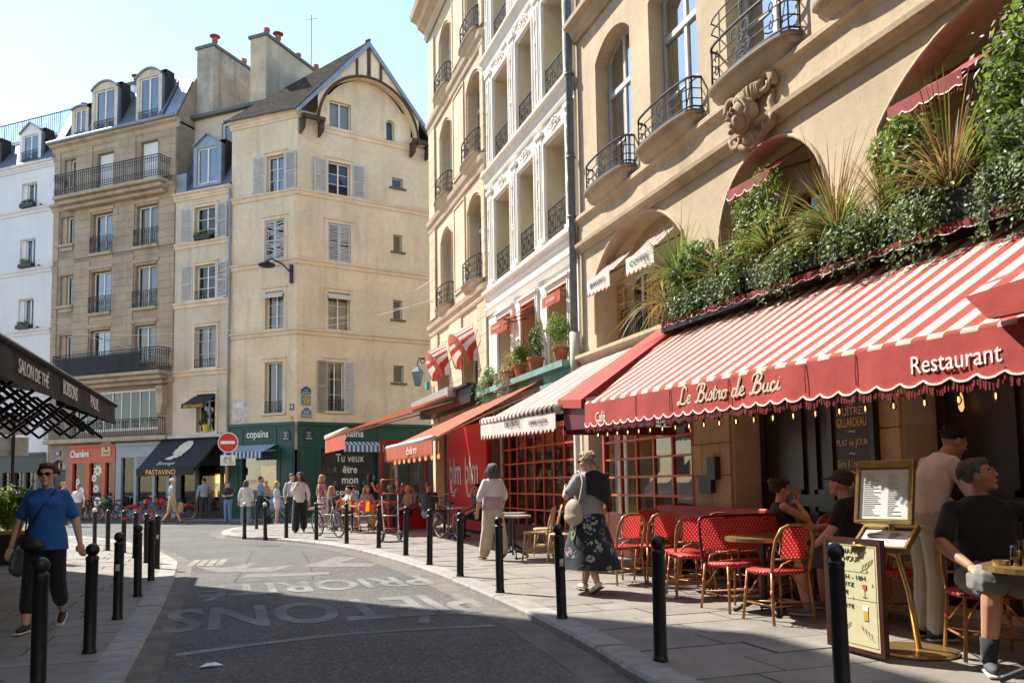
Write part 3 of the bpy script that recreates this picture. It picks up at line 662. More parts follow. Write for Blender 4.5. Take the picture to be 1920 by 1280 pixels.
for zb, u0, u1, nm in ((15.48,-13.78,-7.0,'balcony_slab'),(6.6,-13.58,-6.85,'balcony_slab')):
    mb = MB(); mb.prism([(u0,zb-.16),(u1,zb-.16),(u1,zb),(u0,zb)], -.8, .05); mb.prism([(u0+.12,zb-.36),(u1-.12,zb-.36),(u1-.12,zb-.16),(u0+.12,zb-.16)], -.6, .05); mb.prism([(u0+.25,zb-.55),(u1-.25,zb-.55),(u1-.25,zb-.36),(u0+.25,zb-.36)], -.35, .05)
    s_ = mb.build(nm, stone_trim, T, bevel=.03); railing(s_, [(u0+.06,-.02),(u0+.06,-.75),(u1-.06,-.75),(u1-.06,-.02)], zb+.08, zb+1.05, .13, 'panel', r=.012)
    if zb < 10:
        mb = MB(); n = 24
        for i in range(n):
            a, b = lerp(u0+.4,u1-1.1,i/n), lerp(u0+.4,u1-1.1,(i+1)/n); mb.poly([(a,-.79+.01*sin(i*2),zb+.1),(b,-.79+.01*sin(i*2+2),zb+.1),(b,-.79+.01*sin(i*2+2),zb+.86),(a,-.79+.01*sin(i*2),zb+.86)])
        mb.build('privacy_screen', M('black_screen_cloth', (.025,.026,.03), rough=.85, var=.2, scale=2), s_)
# scrolled console beside the bay, the glazed bay itself and its rail
mb = MB(); mb.prism([(-7.5,5.95),(-7.1,5.95),(-7.1,5.2),(-7.2,4.7),(-7.4,4.7),(-7.5,5.2)], -.3, .02); mb.tube(spiral((-7.3,-.31,5.72),.16,.03,0,9,20,(1,0,0),(0,0,1)), .035, 5); mb.tube(spiral((-7.3,-.28,4.9),.12,.03,0,9,18,(1,0,0),(0,0,1)), .03, 5); mb.build('scroll_console', stone_trim, T, bevel=.03)
window(T, *bay, y=.12, cols=9, rows=1, fw=.1, gm=glass, curtain=0, name='glazed_bay')
railing(T, [(-12.75,-.02),(-12.75,-.35),(-7.2,-.35),(-7.2,-.02)], 3.75, 4.5, .13, 'bars', r=.012)
mb = MB(); mb.box(-14.5,-6.8,-.4,.02,3.5,3.7); mb.build('balcony_slab', stone_trim, T, bevel=.02)
railing(T, [(-14.5,-.3),(-13.2,-.3)], 3.75, 4.4, .1, 'bars', r=.01)
# mansard
def mansard(par, u0, u1, ze, zt, back, mat, top_back=4.5, top_rise=.9, y0=-.05, ends=True):
    mb = MB(); mb.poly([(u0,y0,ze),(u1,y0,ze),(u1,back,zt),(u0,back,zt)], 0)
    mb.poly([(u0,back,zt),(u1,back,zt),(u1,top_back,zt+top_rise),(u0,top_back,zt+top_rise)], 1)
    mb.poly([(u0,top_back,zt+top_rise),(u1,top_back,zt+top_rise),(u1,9,zt),(u0,9,zt)], 1)
    if ends:
        for u in (u0,u1): mb.poly([(u,y0,ze),(u,back,zt),(u,top_back,zt+top_rise),(u,9,zt),(u,9,ze)], 2)
    return mb.build('mansard_roof', [mat, zinc, stone_tan_d], par)
rf = mansard(T, -14.5, -6.78, 18.42, 20.9, 1.15, slate)
for u, w in ((-14.35,.3),(-7.15,.38)): mb = MB(); mb.prism([(u-w,0),(u+w,0),(u+w,.06),(u-w,.06)], 0, 2.75); o = mb.build('zinc_verge', zinc, rf); o.rotation_euler.x = math.atan2(20.9-18.42,1.2); o.location = (0,-.11,18.4)
for u in (-7.9,-7.75,-12.45): mb = MB(); mb.box(u-.03,u+.03,0,2.75,0,.1); o = mb.build('zinc_seam', zinc, rf); o.rotation_euler.x = math.atan2(20.9-18.42,1.2); o.location = (0,-.11,18.4)
def dormer(par, u0, u1, z0, z1, rise, y0, y1, wmat, win=None, pediment=False, rail=False):
    d = MB(); wd = .2; zs = z1-rise
    front = [(u0,z0),(u1,z0),(u1,zs)]+([(p[0],p[1]) for p in reversed(arch_pts(u0,u1,zs,rise))][1:-1] if not pediment else [((u0+u1)/2,z1)])+[(u0,zs)]
    top = front[2:]
    wi = (u0+wd, u1-wd, z0+.12, zs+ (rise*.5 if not pediment else -.1))
    wall(d, u0, u1, z0, zs, [(wi[0],wi[1],wi[2],min(wi[3],zs-.001))], .12, y0)
    d.poly([(p[0],y0,p[1]) for p in top])
    d.poly([(u0,y1,z0),(u0,y0,z0),(u0,y0,zs),(u0,y1,zs)], 1); d.poly([(u1,y0,z0),(u1,y1,z0),(u1,y1,zs),(u1,y0,zs)], 1)
    for p, q in zip(top, top[1:]):
        d.add([(p[0],y0-.1,p[1]+.01),(q[0],y0-.1,q[1]+.01),(q[0],y1,q[1]+.01),(p[0],y1,p[1]+.01),(p[0],y0-.1,p[1]+.08),(q[0],y0-.1,q[1]+.08),(q[0],y1,q[1]+.08),(p[0],y1,p[1]+.08)], [(0,1,2,3),(7,6,5,4),(0,4,5,1)], 1)
    o = d.build('dormer', [wmat, zinc], par)
    window(o, wi[0], wi[1], wi[2], min(wi[3],zs-.001), y0+.08, 2, 1, gm=glass_sky)
    if rail: railing(o, [(wi[0],y0-.03),(wi[1],y0-.03)], z0+.14, z0+.6, .1, 'scroll')
    return o
cream_dorm = M('dormer_limewash', (.55,.5,.41), rough=.85, var=.12, scale=3, streak=.3)
dormer(rf, -12.35, -10.65, 18.65, 21.2, .38, .12, 2.2, cream_dorm, rail=True); dormer(rf, -9.45, -7.85, 18.6, 21.25, .38, .12, 2.2, cream_dorm, rail=True)
dormer(rf, -13.8, -12.65, 18.75, 20.3, .12, .2, 1.6, cream_dorm)
chimney(T, -13.0, -12.3, 2.6, 7.6, 20.2, 22.35, plaster_white, 9, cowl=(0,2,5,7))
chimney(T, -6.75, -5.75, 1.2, 6.6, 18.0, 22.3, M('stained_party_wall', (.36,.33,.28), rough=.95, var=.25, scale=.9, bump=.5, bscale=12, streak=.8, dirt=(.11,.09,.07)), 7, cowl=(0,))

# ---- arched doorway with its street number, orange and grey shopfronts
mb = MB(); mb.box(-14.3,-13.4,.12,.16,0,2.2); mb.build('door', M('dark_door_paint', (.03,.032,.035), rough=.45), T)
window(T, -14.3, -13.4, 2.22, 2.72, .12, 2, 1, fm=iron, rise=0, name='fanlight')
enamel_blue = M('enamel_blue', (.02,.05,.16), rough=.3); enamel_white = M('enamel_white', (.75,.75,.72), rough=.35, var=.04)
def plaque(par, u0, u1, z0, z1, txt, mat, tmat, y=-.03, rows=None, name='number_plate', rise=0):
    mb = MB(); mb.box(u0,u1,y-.02,y+.05,z0,z1)
    if rise: mb.prism([((u0+u1)/2+(u1-u0)*.33*cos(t), z1+rise*sin(t)) for t in [pi*k/8 for k in range(9)]], y-.02, y+.05)
    o = mb.build(name, mat, par, bevel=.004)
    for i, t in enumerate(rows or [txt]):
        k = len(rows) if rows else 1; h = (z1-z0)*.6/k
        tt = text_mesh(t, 'lettering', tmat, o, height=h, width=min((u1-u0)*.85, h*.75*len(t))); face_text(tt, ((u0+u1)/2, y-.024, lerp(z1,z0,(i+.5)/k)), (1,0,0), (0,0,1))
    return o
plaque(T, -14.05, -13.7, 2.95, 3.2, '20', enamel_blue, enamel_white)
orange_paint = M('orange_shop_paint', (.55,.105,.045), rough=.5, var=.08, scale=3)
grey_paint = M('blue_grey_shop_paint', (.3,.35,.4), rough=.55, var=.08, scale=3)
letter_w = M('white_letter', (.8,.79,.75), rough=.5, var=.03); letter_gold = M('gold_letter', (.6,.36,.07), rough=.4, metal=.4, var=.1, scale=20)
def shopfront(par, u0, u1, z1, mat, bays, zt, name, label=None, y=-.06, stall=.35, fw=.16):
    """painted timber front with glazed bays (list of (u0,u1))"""
    mb = MB(); wall(mb, u0, u1, -.04, z1, [(a,b,stall,zt) for a, b in bays], .18, y); mb.box(u0,u1,y-.06,y+.001,z1-.14,z1); 
    o = mb.build(name, mat, par)
    for a, b in bays:
        g2 = MB(); g2.box(a,b,y+.12,y+.13,stall,zt); w = g2.build('shop_window', shop_glass, o)
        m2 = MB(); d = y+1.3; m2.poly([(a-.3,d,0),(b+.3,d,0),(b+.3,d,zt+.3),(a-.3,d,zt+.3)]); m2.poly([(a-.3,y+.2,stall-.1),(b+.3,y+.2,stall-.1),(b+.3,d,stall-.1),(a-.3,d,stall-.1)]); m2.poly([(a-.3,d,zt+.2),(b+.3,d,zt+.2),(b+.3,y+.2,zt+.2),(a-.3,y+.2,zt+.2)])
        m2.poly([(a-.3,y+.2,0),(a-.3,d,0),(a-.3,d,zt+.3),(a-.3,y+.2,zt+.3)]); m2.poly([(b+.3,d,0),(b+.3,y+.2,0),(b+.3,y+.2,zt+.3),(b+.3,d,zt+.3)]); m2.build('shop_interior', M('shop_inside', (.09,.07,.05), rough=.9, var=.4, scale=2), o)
        for k in range(3):
            s_ = MB(); zz = stall+.25+k*.6; s_.box(a+.05,b-.05,y+.75,y+1.1,zz,zz+.03)
            for q in range(int((b-a)*5)): xx = random.uniform(a+.12,b-.12); hh = random.uniform(.08,.3); s_.box(xx-.05,xx+.05,y+.82,y+.98,zz+.03,zz+.03+hh, random.choice((0,1,2)))
            s_.build('display_shelf', [M('shelf_wood',(.2,.12,.06)), M('goods_pale',(.5,.42,.3),var=.3,scale=8), M('goods_dark',(.12,.06,.04),var=.4,scale=8)], o)
    return o
oc = shopfront(T, -13.06, -10.12, 3.42, orange_paint, [(-12.85,-12.0),(-11.75,-10.95),(-10.75,-10.25)], 2.55, 'orange_shopfront')
face_text(text_mesh('Chambre', 'shop_lettering', letter_w, oc, height=.34, width=1.2, bold=.02, depth=.03), (-12.35,-.09,3.0), (1,0,0), (0,0,1))
mb = MB(); mb.box(-10.95,-10.38,-.1,-.06,2.85,3.5); hs = mb.build('hotel_sign', M('sign_cream', (.55,.47,.3)), oc); mb = MB(); mb.box(-10.72,-10.6,-.105,-.1,3.15,3.3); mb.box(-10.85,-10.48,-.105,-.1,2.98,3.02); mb.build('emblem', M('dark_print', (.05,.04,.03)), hs)
for k, (cu, cz, r) in enumerate(((-11.32,2.2,.2),(-11.55,1.85,.16),(-11.42,1.35,.17),(-12.35,1.25,.17),(-12.6,1.7,.13),(-11.3,.7,.25))):
    mb = MB(); n = 16
    if k == 0: mb.prism([(cu+r*(1.5 if i % 2 else .9)*cos(2*pi*i/n), cz+r*(1.5 if i % 2 else .9)*sin(2*pi*i/n)) for i in range(n)], .05, .055); mb.prism([(cu+r*.55*cos(2*pi*i/n), cz+r*.55*sin(2*pi*i/n)) for i in range(n)], .045, .05, 1)
    else: mb.prism([(cu-r*.7,cz-r),(cu+r*.7,cz-r),(cu+r,cz),(cu+r*.5,cz+r),(cu-r*.4,cz+r),(cu-r,cz+r*.2)], .05, .055); mb.prism([(cu-r*.3,cz-r*.4),(cu+r*.3,cz-r*.4),(cu+r*.2,cz+r*.2),(cu-r*.3,cz+r*.2)], .045, .05, 1)
    mb.build('window_sticker', [letter_w, M('sticker_yellow',(.6,.4,.06)) if k == 0 else M('sticker_red',(.5,.05,.04))], oc)
gc = shopfront(T, -10.08, -6.82, 3.42, grey_paint, [(-9.75,-8.95),(-8.8,-7.85),(-7.7,-7.0)], 2.75, 'grey_shopfront')
mb = MB()
for i in range(9): mb.box(-8.82,-7.83,-.1,-.065,1.98+i*.085,2.04+i*.085)
mb.build('vent_louvre', M('louvre_grey',(.32,.34,.36),rough=.5), gc)
for u, z in ((-9.3,2.35),(-8.5,1.2)):
    mb = MB(); mb.ell((u,.6,z),.06); mb.build('lit_lamp', M('warm_lamp',(1,.6,.25),emit=6), gc, smooth=True)

# ======================= beige house with the small restaurant window
B2 = Fac('beige_stucco_house', KK, -41, 'narrow beige stucco house with grey shutters and zinc dormer').root
rw = [(-5.62,-4.42,12.42,14.0), (-5.55,-4.38,9.72,11.3), (-5.52,-4.3,6.62,8.5), (-5.35,-4.3,3.75,5.45), (-6.5,-3.75,0,3.4)]
mb = MB(); wall(mb, -6.755, -3.545, -.1, 14.75, rw, .25); mb.build('wall', stucco_rist, B2)
body(B2, -6.755, -3.545, 14.75, stucco_rist, left=False)
for i, (a, b, c, d) in enumerate(rw[:4]):
    window(B2, a, b, c, d, .18, 2, 3 if i < 3 else 1, fm=white_frame if i != 2 else grey_frame, curtain=(i == 2)); sill(B2, a-.55 if i < 2 else a-.15, b+.55 if i < 2 else b+.15, c, .13, .1)
    surround(B2, a, b, c, d, .13)
    if i < 3: railing(B2, [(a,-.02),(b,-.02)], c+.08, c+.4, .16, 'bars')
    if i < 2:
        shutter(B2, a-.12, c-.02, d+.02, .62, -1, R(4), broken=.5*i); shutter(B2, b+.12, c-.02, d+.02, .62, 1, R(8), broken=i*1.)
for z in (12.36,9.62,6.5): moulding(B2, -6.75, -3.56, z, BAND, stucco_trim, cap=lead_edge)
moulding(B2, -6.8, -3.5, 14.7, CORN, stucco_trim, 'eaves_cornice', cap=lead_edge)
rf2 = MB(); rf2.poly([(-6.75,-.08,14.8),(-3.55,-.08,14.8),(-3.55,1.1,17.0),(-6.75,1.1,17.0)]); rf2 = rf2.build('mansard_roof', [slate], B2)
dormer(rf2, -5.75, -4.15, 14.95, 17.35, .5, .0, 1.6, zinc, pediment=True)
mb = MB(); mb.box(-6.7,-6.1,-.05,.5,14.8,15.7); mb.build('zinc_box', zinc, B2)
aw = MB(); wall(aw, -6.75, -2.0, 16.9, 18.75, [(-5.15,-3.95,17.0,18.35)], .15, 1.12); aw.poly([(-6.75,1.12,18.75),(-2,1.12,18.75),(-2,8,18.75),(-6.75,8,18.75)]); aw.poly([(-6.75,8,16.9),(-6.75,1.12,16.9),(-6.75,1.12,18.75),(-6.75,8,18.75)]); aw = aw.build('attic_wall', stucco_rist, B2)
window(B2, -5.1, -4.0, 17.02, 18.3, 1.2, 2, 1, curtain=1, name='attic_window'); mb = MB(); mb.box(-6.85,-2,.85,1.3,18.75,18.9); mb.build('roof_edge', lead_edge, B2)
mb = MB(); mb.prism([(-3.9,17.2),(-2.2,17.3),(-2.2,18.8),(-3.9,18.6)], .9, 1.0); mb.build('pale_hoarding', plaster_white, B2)
# drain pipe between the two houses
mb = MB(); mb.tube([(-3.54,-.1,14.6),(-3.54,-.1,3.0)], .055, 8)
for z in (13,10.5,8,5.5): mb.torus((-3.54,-.1,z),(0,0,1),.06,.02,10,5)
tag(mb.build('drain_pipe', M('pipe_grey',(.28,.29,.31),rough=.5,var=.15), None, smooth=True), 'grey drain pipe between the beige and cream houses', 'pipe', loc=KK, rz=R(-41))
# flower boxes and the pot on the lower sill come with the plants; black restaurant front
bf = shopfront(B2, -6.5, -3.75, 3.4, M('black_shop_paint',(.02,.02,.022),rough=.4), [(-6.2,-5.4),(-5.2,-4.0)], 2.3, 'black_shopfront', y=-.02, stall=.25)
mb = MB(); mb.box(-5.1,-4.1,.4,.5,1.5,1.9); mb.box(-5.0,-4.6,.4,.5,.9,1.2); mb.build('lit_counter', M('lit_counter_amber',(.9,.45,.06),emit=1.6,var=.5,scale=9), bf)
mb = MB(); mb.prism([(-7.2,3.52),(-3.75,3.52),(-3.75,3.66),(-7.2,3.66)], -.28, .04); mb.build('ledge', M('ledge_white',(.5,.5,.48),var=.2), B2)

# ======================= white plastered house
Wh = Fac('white_plaster_house', KK, -41, 'white plastered house with dark slate roof at the left edge').root
ww = []
for z0, z1 in ((15.5,16.85),(12.42,13.95),(9.32,10.9),(6.2,7.75)): ww += [(-16.95,-15.85,z0,z1), (-20.2,-19.1,z0,z1), (-23.5,-22.4,z0,z1)]
mb = MB(); wall(mb, -26, -14.595, -.1, 17.75, ww+[(-25.5,-14.9,0,3.1)], .25); mb.build('wall', plaster_white, Wh); body(Wh, -26, -14.595, 17.75, plaster_white)
for i, (a, b, c, d) in enumerate(ww):
    window(Wh, a+.3, b, c, d, .18, 2, 1, curtain=0); mb = MB(); mb.box(a,a+.3,.1,.24,c,d); mb.build('window_cheek', plaster_white, Wh); sill(Wh, a-.1, b+.1, c, .12, .08, plaster_white)
    mb = MB(); n = 8
    for k in range(n): w = (b-a)/n; mb.prism([(a+k*w,d),(a+(k+1)*w,d),(a+(k+.5)*w,d-.09)], .05, .07)
    mb.build('lambrequin', plaster_white, Wh)
for z in (15.4,12.3,9.2,6.1): moulding(Wh, -26, -14.6, z, BAND, plaster_white, cap=lead_edge)
moulding(Wh, -26, -14.6, 17.75, CORN, plaster_white, 'eaves_cornice', cap=lead_edge)
for i in range(3):
    for z in (15.55,12.45,9.35):
        mb = MB(); u = -15.4-i*3.2; mb.tube([(u,0,z),(u,-.12,z)], .015, 4); mb.ell((u,-.14,z),.05); mb.build('wall_hook', iron, Wh)
rfw = mansard(Wh, -26, -14.6, 17.85, 20.0, 1.4, slate, top_rise=.15)
dormer(rfw, -17.4, -15.85, 18.0, 20.05, .5, .15, 1.7, plaster_white, pediment=True, rail=True); dormer(rfw, -20.6, -19.05, 18.0, 20.05, .5, .15, 1.7, plaster_white, pediment=True, rail=True)
railing(Wh, [(-26,1.5),(-14.4,1.5)], 20.05, 21.15, .14, 'bars', r=.016, name='roof_railing')
mb = MB(); mb.tube([(-15.3,2.2,20),(-15.3,2.2,21.6)], .14, 10); mb.lathe([(.2,0),(.2,.06),(.12,.1)], 10, (-15.3,2.2,21.65)); mb.build('flue', zinc, Wh, smooth=True)
dk = shopfront(Wh, -25.6, -14.65, 3.15, M('charcoal_shop_paint',(.035,.04,.04),rough=.45), [(-17.6,-16.9),(-16.75,-16.1),(-15.95,-15.2),(-19.3,-18.2)], 2.2, 'charcoal_shopfront', y=-.08)
mb = MB()
for u in (-17.6,-16.75,-15.95):
    for z in (.9,1.35,1.8): mb.box(u,u+.72,.02,.05,z-.02,z+.02)
    mb.box(u+.33,u+.37,.02,.05,.35,2.2)
mb.build('glazing_bar', iron, dk)

# ======================= cream corner house
Cr = empty('cream_corner_house', KK, 0, 'cream stucco corner house with timbered arched gable and green shop', 'building')
CL = empty('left_front', (0,0,0), R(-41)); CL.parent = Cr; CRt = empty('right_front', (0,0,0), R(14)); CRt.parent = Cr
def cw_front(par, u0, u1, wins, z1, extra=()):
    mb = MB(); wall(mb, u0, u1, 3.9, z1, wins, .22); return mb.build('wall', stucco_cream, par)
lw = [(-1.62,-.68,14.08,15.72), (-1.68,-.63,11.05,12.86), (-1.62,-.66,8.05,9.7), (-1.62,-.68,4.42,6.62)]
cw_front(CL, -3.54, 0, lw, 17.6)
rwn = [(1.38,2.4,14.1,15.58), (1.38,2.42,11.08,12.8), (1.38,2.38,8.06,9.72), (1.36,2.1,4.5,6.65), (1.45,2.45,17.12,18.37), (4.17,4.58,17.1,18.1,.18),
       (4.45,5.0,14.95,15.42), (4.5,4.94,11.95,12.75), (4.47,4.93,8.8,9.7), (4.47,4.98,5.9,6.7)]
mb = MB(); wall(mb, 0, 9, 3.9, 17.0, [w for w in rwn if w[3] < 17], .22)
wall(mb, .96, 5.41, 17.0, 18.4, [w for w in rwn if w[3] > 17.0], .22)
ap = arch_pts(.96, 5.41, 17.0, 2.6, 24)
mb.poly([(5.41,0,18.4),(.96,0,18.4)]+[(p[0],0,p[1]) for p in ap if p[1] > 18.42])
mb.box(.0,.96,.002,.3,17.0,17.6); mb.box(5.41,6.4,.002,.3,17.0,17.5)
mb.build('wall', stucco_cream, CRt)
for par, ws in ((CL, lw), (CRt, rwn)):
    for i, w in enumerate(ws):
        a, b, c, d = w[:4]; sm = b-a < .6
        window(par, a, b, c, d, .16, 1 if sm else 2, 1 if sm or (par is CL and i == 3) or i == 4 else 3, rise=w[4] if len(w) > 4 else 0, fm=white_frame if not sm else grey_frame, curtain=0 if i in (0,) or sm else (1 if i in (2,4) else 2), gm=glass_sky if par is CL and i == 0 else glass, fw=.05)
        sill(par, a-.14, b+.14, c, .12 if not sm else .1, .08, lead_edge if sm else stucco_trim)
        if not sm and i < 4: surround(par, a, b, c, d, .15, .035)
for par, ws in ((CL, lw), (CRt, rwn)):
    a, b, c, d = ws[0][:4]; shutter(par, a-.1, c-.02, d+.03, .56, -1, R(5)); shutter(par, b+.1, c-.02, d+.03, .56, 1, R(5))
    a, b, c, d = ws[1][:4]; h = (b-a)/2
    for s_, hx in ((1, a+.01), (-1, b-.01)): shutter(par, hx, c+.02, d-.02, h-.015, s_, 0, y=.03, broken=1.5 if par is CL else .3)
    railing(par, [(ws[3][0],-.04),(ws[3][1],-.04)], ws[3][2]+.03, ws[3][2]+.5, .12, 'scroll')
shg = M('shutter_grey_dark', (.3,.28,.25), rough=.7, var=.15, scale=4, streak=.3)
shutter(CRt, 1.34, 4.45, 6.68, .44, -1, R(2), mat=shg); shutter(CRt, 2.12, 4.45, 6.68, .44, 1, R(14))
roll_m = M('roller_blind', (.6,.57,.5), rough=.85, var=.06)
for par, w in ((CL, lw[2]), (CRt, rwn[2])):
    mb = MB(); a, b, d = w[0]-.03, w[1]+.03, w[3]; mb.poly([(a,.1,d+.02),(b,.1,d+.02),(b,-.16,d-.2),(a,-.16,d-.2)]); mb.tube([(a,-.16,d-.2),(b,-.16,d-.2)], .03, 6); mb.poly([(a,-.165,d-.2),(b,-.165,d-.2),(b,-.165,d-.3),(a,-.165,d-.3)]); mb.build('roller_blind', roll_m, par)
for z in (14.03,11.0,7.95):
    moulding(CL, -3.54, .09, z, BAND, stucco_trim, cap=lead_edge); moulding(CRt, -.05, 9, z, BAND, stucco_trim, cap=lead_edge)
moulding(CL, -3.6, .1, 17.5, CORN, stucco_trim, 'eaves_cornice', cap=lead_edge); moulding(CRt, .7, 5.5, 17.02, BAND, stucco_trim, cap=lead_edge); moulding(CRt, 5.4, 9, 16.95, BAND, stucco_trim, cap=lead_edge)
# body behind and roof
mL = Matrix.Rotation(R(-41),3,'Z'); mR = Matrix.Rotation(R(14),3,'Z')
def gl(u, y, z): return mL @ Vector((u,y,z))
def gr(u, y, z): return mR @ Vector((u,y,z))
rb = MB(); L0, E0, AP, RB = gl(-3.75,-.3,17.62), gr(-.15,-.35,17.55), gr(3.12,-.55,21.3), gr(3.12,6.6,21.3)
RE, RE2 = gr(6.3,-.55,17.45), gr(6.3,8,17.45); LB = gl(-3.75,6.2,20.9)
rb.poly([L0,E0,AP]); rb.poly([L0,AP,RB]); rb.poly([AP,RE,RE2,RB]); 
roof = rb.build('roof', tile_roof, Cr)
mb = MB(); mb.add([gl(-3.54,0,3.9),gl(-3.54,9,3.9),gl(-3.54,9,19.5),gl(-3.54,0,17.6)], [(0,1,2,3),(3,2,1,0)]); mb.build('party_wall', stucco_cream, Cr)
ridge = MB(); ridge.tube([AP+Vector((0,0,.04)), RB+Vector((0,0,.04))], .07, 6)
for i in range(14): ridge.ell(AP.lerp(RB,(i+.5)/14)+Vector((0,0,.1)), .1, .1, .07, 6, 4)
ridge.build('ridge_tile', tile_roof, roof)
eav = MB(); eav.tube([L0+Vector((0,0,-.03)), E0+Vector((0,0,-.03))], .06, 6); eav.build('gutter', lead_edge, roof)
timber = M('old_timber', (.075,.045,.028), rough=.85, var=.35, scale=3, bump=.4, bscale=30, stretch=(1,1,1))
gab = MB(); yv = -.45      # overhanging gable: boarded face between arch and verge
ap = arch_pts(.75, 5.6, 17.0, 2.62, 24)
def vz(u): return 21.15-abs(u-3.12)*(3.65/3.12)
for p, q in zip(ap, ap[1:]):
    gab.poly([(p[0],yv,p[1]),(q[0],yv,q[1]),(q[0],yv,max(q[1]+.02,vz(q[0]))),(p[0],yv,max(p[1]+.02,vz(p[0])))]); gab.poly([(p[0],yv,p[1]),(p[0],0.05,p[1]),(q[0],.05,q[1]),(q[0],yv,q[1])], 1)
gable = gab.build('gable_face', [stucco_cream, stucco_cream], CRt)
mb = MB(); mb.tube([(p[0],yv-.03,p[1]) for p in ap], .065, 6); mb.build('arched_timber', timber, gable)
for u, w in ((2.55,.05),(3.12,.075),(3.7,.06)):
    mb = MB(); zz = [p[1] for p in ap if abs(p[0]-u) < .25][0]; mb.box(u-w,u+w,yv-.06,yv+.02,zz,vz(u)-.05); mb.build('timber_post', timber, gable)
for sg in (-1, 1):
    mb = MB(); mb.add([(3.12,yv-.12,21.3),(3.12+sg*3.3,yv-.12,17.42),(3.12+sg*3.3,yv-.12,17.2),(3.12,yv-.12,21.02),(3.12,yv+.1,21.3),(3.12+sg*3.3,yv+.1,17.42),(3.12+sg*3.3,yv+.1,17.2),(3.12,yv+.1,21.02)],
                       [(0,1,2,3),(7,6,5,4),(0,4,5,1),(1,5,6,2),(2,6,7,3),(3,7,4,0)]); mb.build('verge_board', zinc, gable)
for u0, u1 in ((.05,1.1),(5.3,6.3)):
    mb = MB(); mb.box(u0,u1,-.5,-.32,17.1,17.3)
    for u in (u0+.1,u1-.12):
        mb.prism([(u-.1,17.12),(u+.1,17.12),(u+.08,16.7),(u-.06,16.45),(u-.1,16.5)], -.42, -.05); mb.box(u-.09,u+.09,-.55,.02,17.06,17.2)
    mb.build('timber_bracket', timber, gable, bevel=.03)
ch = empty('chimney_group', (0,0,0), R(-41)); ch.parent = Cr; ch.name = 'chimney'
chimney(ch, -3.65, -2.75, 1.3, 6.3, 17.5, 22.2, M('chimney_render', (.47,.4,.29), rough=.92, var=.2, scale=1., bump=.4, bscale=14, streak=.6, dirt=(.22,.18,.13)), 6, cowl=(1,))
mb = MB(); mb.tube([gl(-2.9,5,22.3), gl(-2.9,5,25.2)], .018, 5); mb.tube([gl(-3.1,5,25.0), gl(-2.6,5.1,25.0)], .012, 4); mb.build('aerial', iron, Cr)
# neighbour's roof showing behind the right end
nb = MB(); nb.add([gr(6.45,.1,3.9),gr(16,.1,3.9),gr(16,.1,17.3),gr(6.45,.1,17.3),gr(6.3,-.2,17.3),gr(16,-.2,17.3),gr(16,4,20),gr(6.3,4,20)], [(0,1,2,3)]); nb.add([gr(6.3,-.2,17.3),gr(16,-.2,17.3),gr(16,4,19.6),gr(6.3,4,19.6),gr(6.3,8,17.3)], [(0,1,2,3),(0,3,4)], 1)
tag(nb.build('neighbour_house', [stucco_cream, tile_roof]), 'brown roofed house just behind the cream corner house', 'building', loc=KK)
mb = MB(); p = gr(6.0,3,19.2); mb.tube([p, p+Vector((0,0,1.6))], .015, 4); mb.tube([p+Vector((-.4,0,1.5)), p+Vector((.4,0,1.6))], .01, 4); mb.build('aerial', iron, roof)
# green shopfront wrapping the corner
green = M('green_shop_paint', (.008,.058,.045), rough=.42, var=.1, scale=3)
sl = shopfront(CL, -3.54, -.02, 4.02, green, [(-2.75,-.95)], 2.6, 'green_shopfront', y=-.08, stall=.45)
sr = shopfront(CRt, .02, 9, 4.02, green, [(1.05,3.65)], 2.9, 'green_shopfront', y=-.08, stall=.45)
for par, segs in ((sl, [(-3.45,-2.95),(-.78,-.1),(-2.75,-.95)]), (sr, [(.12,.85),(1.05,3.65),(3.9,5.2),(5.4,6.8)])):
    for k, (a, b) in enumerate(segs):
        mb = MB(); wide = b-a > 1.5; z0, z1 = (3.15,3.8) if wide else (.3,2.95); y = -.105
        for q in ((a,b,z0,z0+.035),(a,b,z1-.035,z1),(a,a+.035,z0,z1),(b-.035,b,z0,z1)): mb.box(q[0],q[1],y,-.078,q[2],q[3])
        mb.build('panel_moulding', green, par)
face_text(text_mesh('copains', 'shop_lettering', letter_w, sl, width=1.15, height=.4, bold=.012), (-1.9,-.15,3.5), (1,0,0), (0,0,1))
face_text(text_mesh('CIAO LARA !', 'window_lettering', letter_w, sl, width=.8, height=.16, bold=.02), (-2.15,.035,1.55), (1,0,0), (0,0,1))
face_text(text_mesh('copains', 'shop_lettering', letter_w, sr, width=1.3, height=.4, bold=.012), (2.3,-.15,3.5), (1,0,0), (0,0,1))
for i, (s_, w) in enumerate((('Tu veux',1.3),('être',.66),('mon',.74),('copain ?',1.32))):
    face_text(text_mesh(s_, 'window_lettering', letter_w, sr, width=w, height=.36 if i == 0 else (.32 if i != 2 else .24), bold=.014), (2.4,.03,2.5-i*.5), (1,0,0), (0,0,1))
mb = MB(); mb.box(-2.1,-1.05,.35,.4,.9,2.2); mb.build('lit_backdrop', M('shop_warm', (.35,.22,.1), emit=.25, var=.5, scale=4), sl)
mb = MB(); rg = random.Random(5); n = 18
mb.prism([(-3.1+(.42+.1*rg.random())*cos(2*pi*i/n)*(1 if cos(2*pi*i/n) < 0 else 1.25), 4.62+(.5+.12*rg.random())*sin(2*pi*i/n)*(1 if sin(2*pi*i/n) > 0 else .95)) for i in range(n)], -.004, .002)
mb.build('peeled_plaster', M('bare_plaster', (.6,.57,.52), rough=.95, var=.4, scale=4, bump=.5, bscale=14, streak=.5, dirt=(.3,.26,.22)), CL)
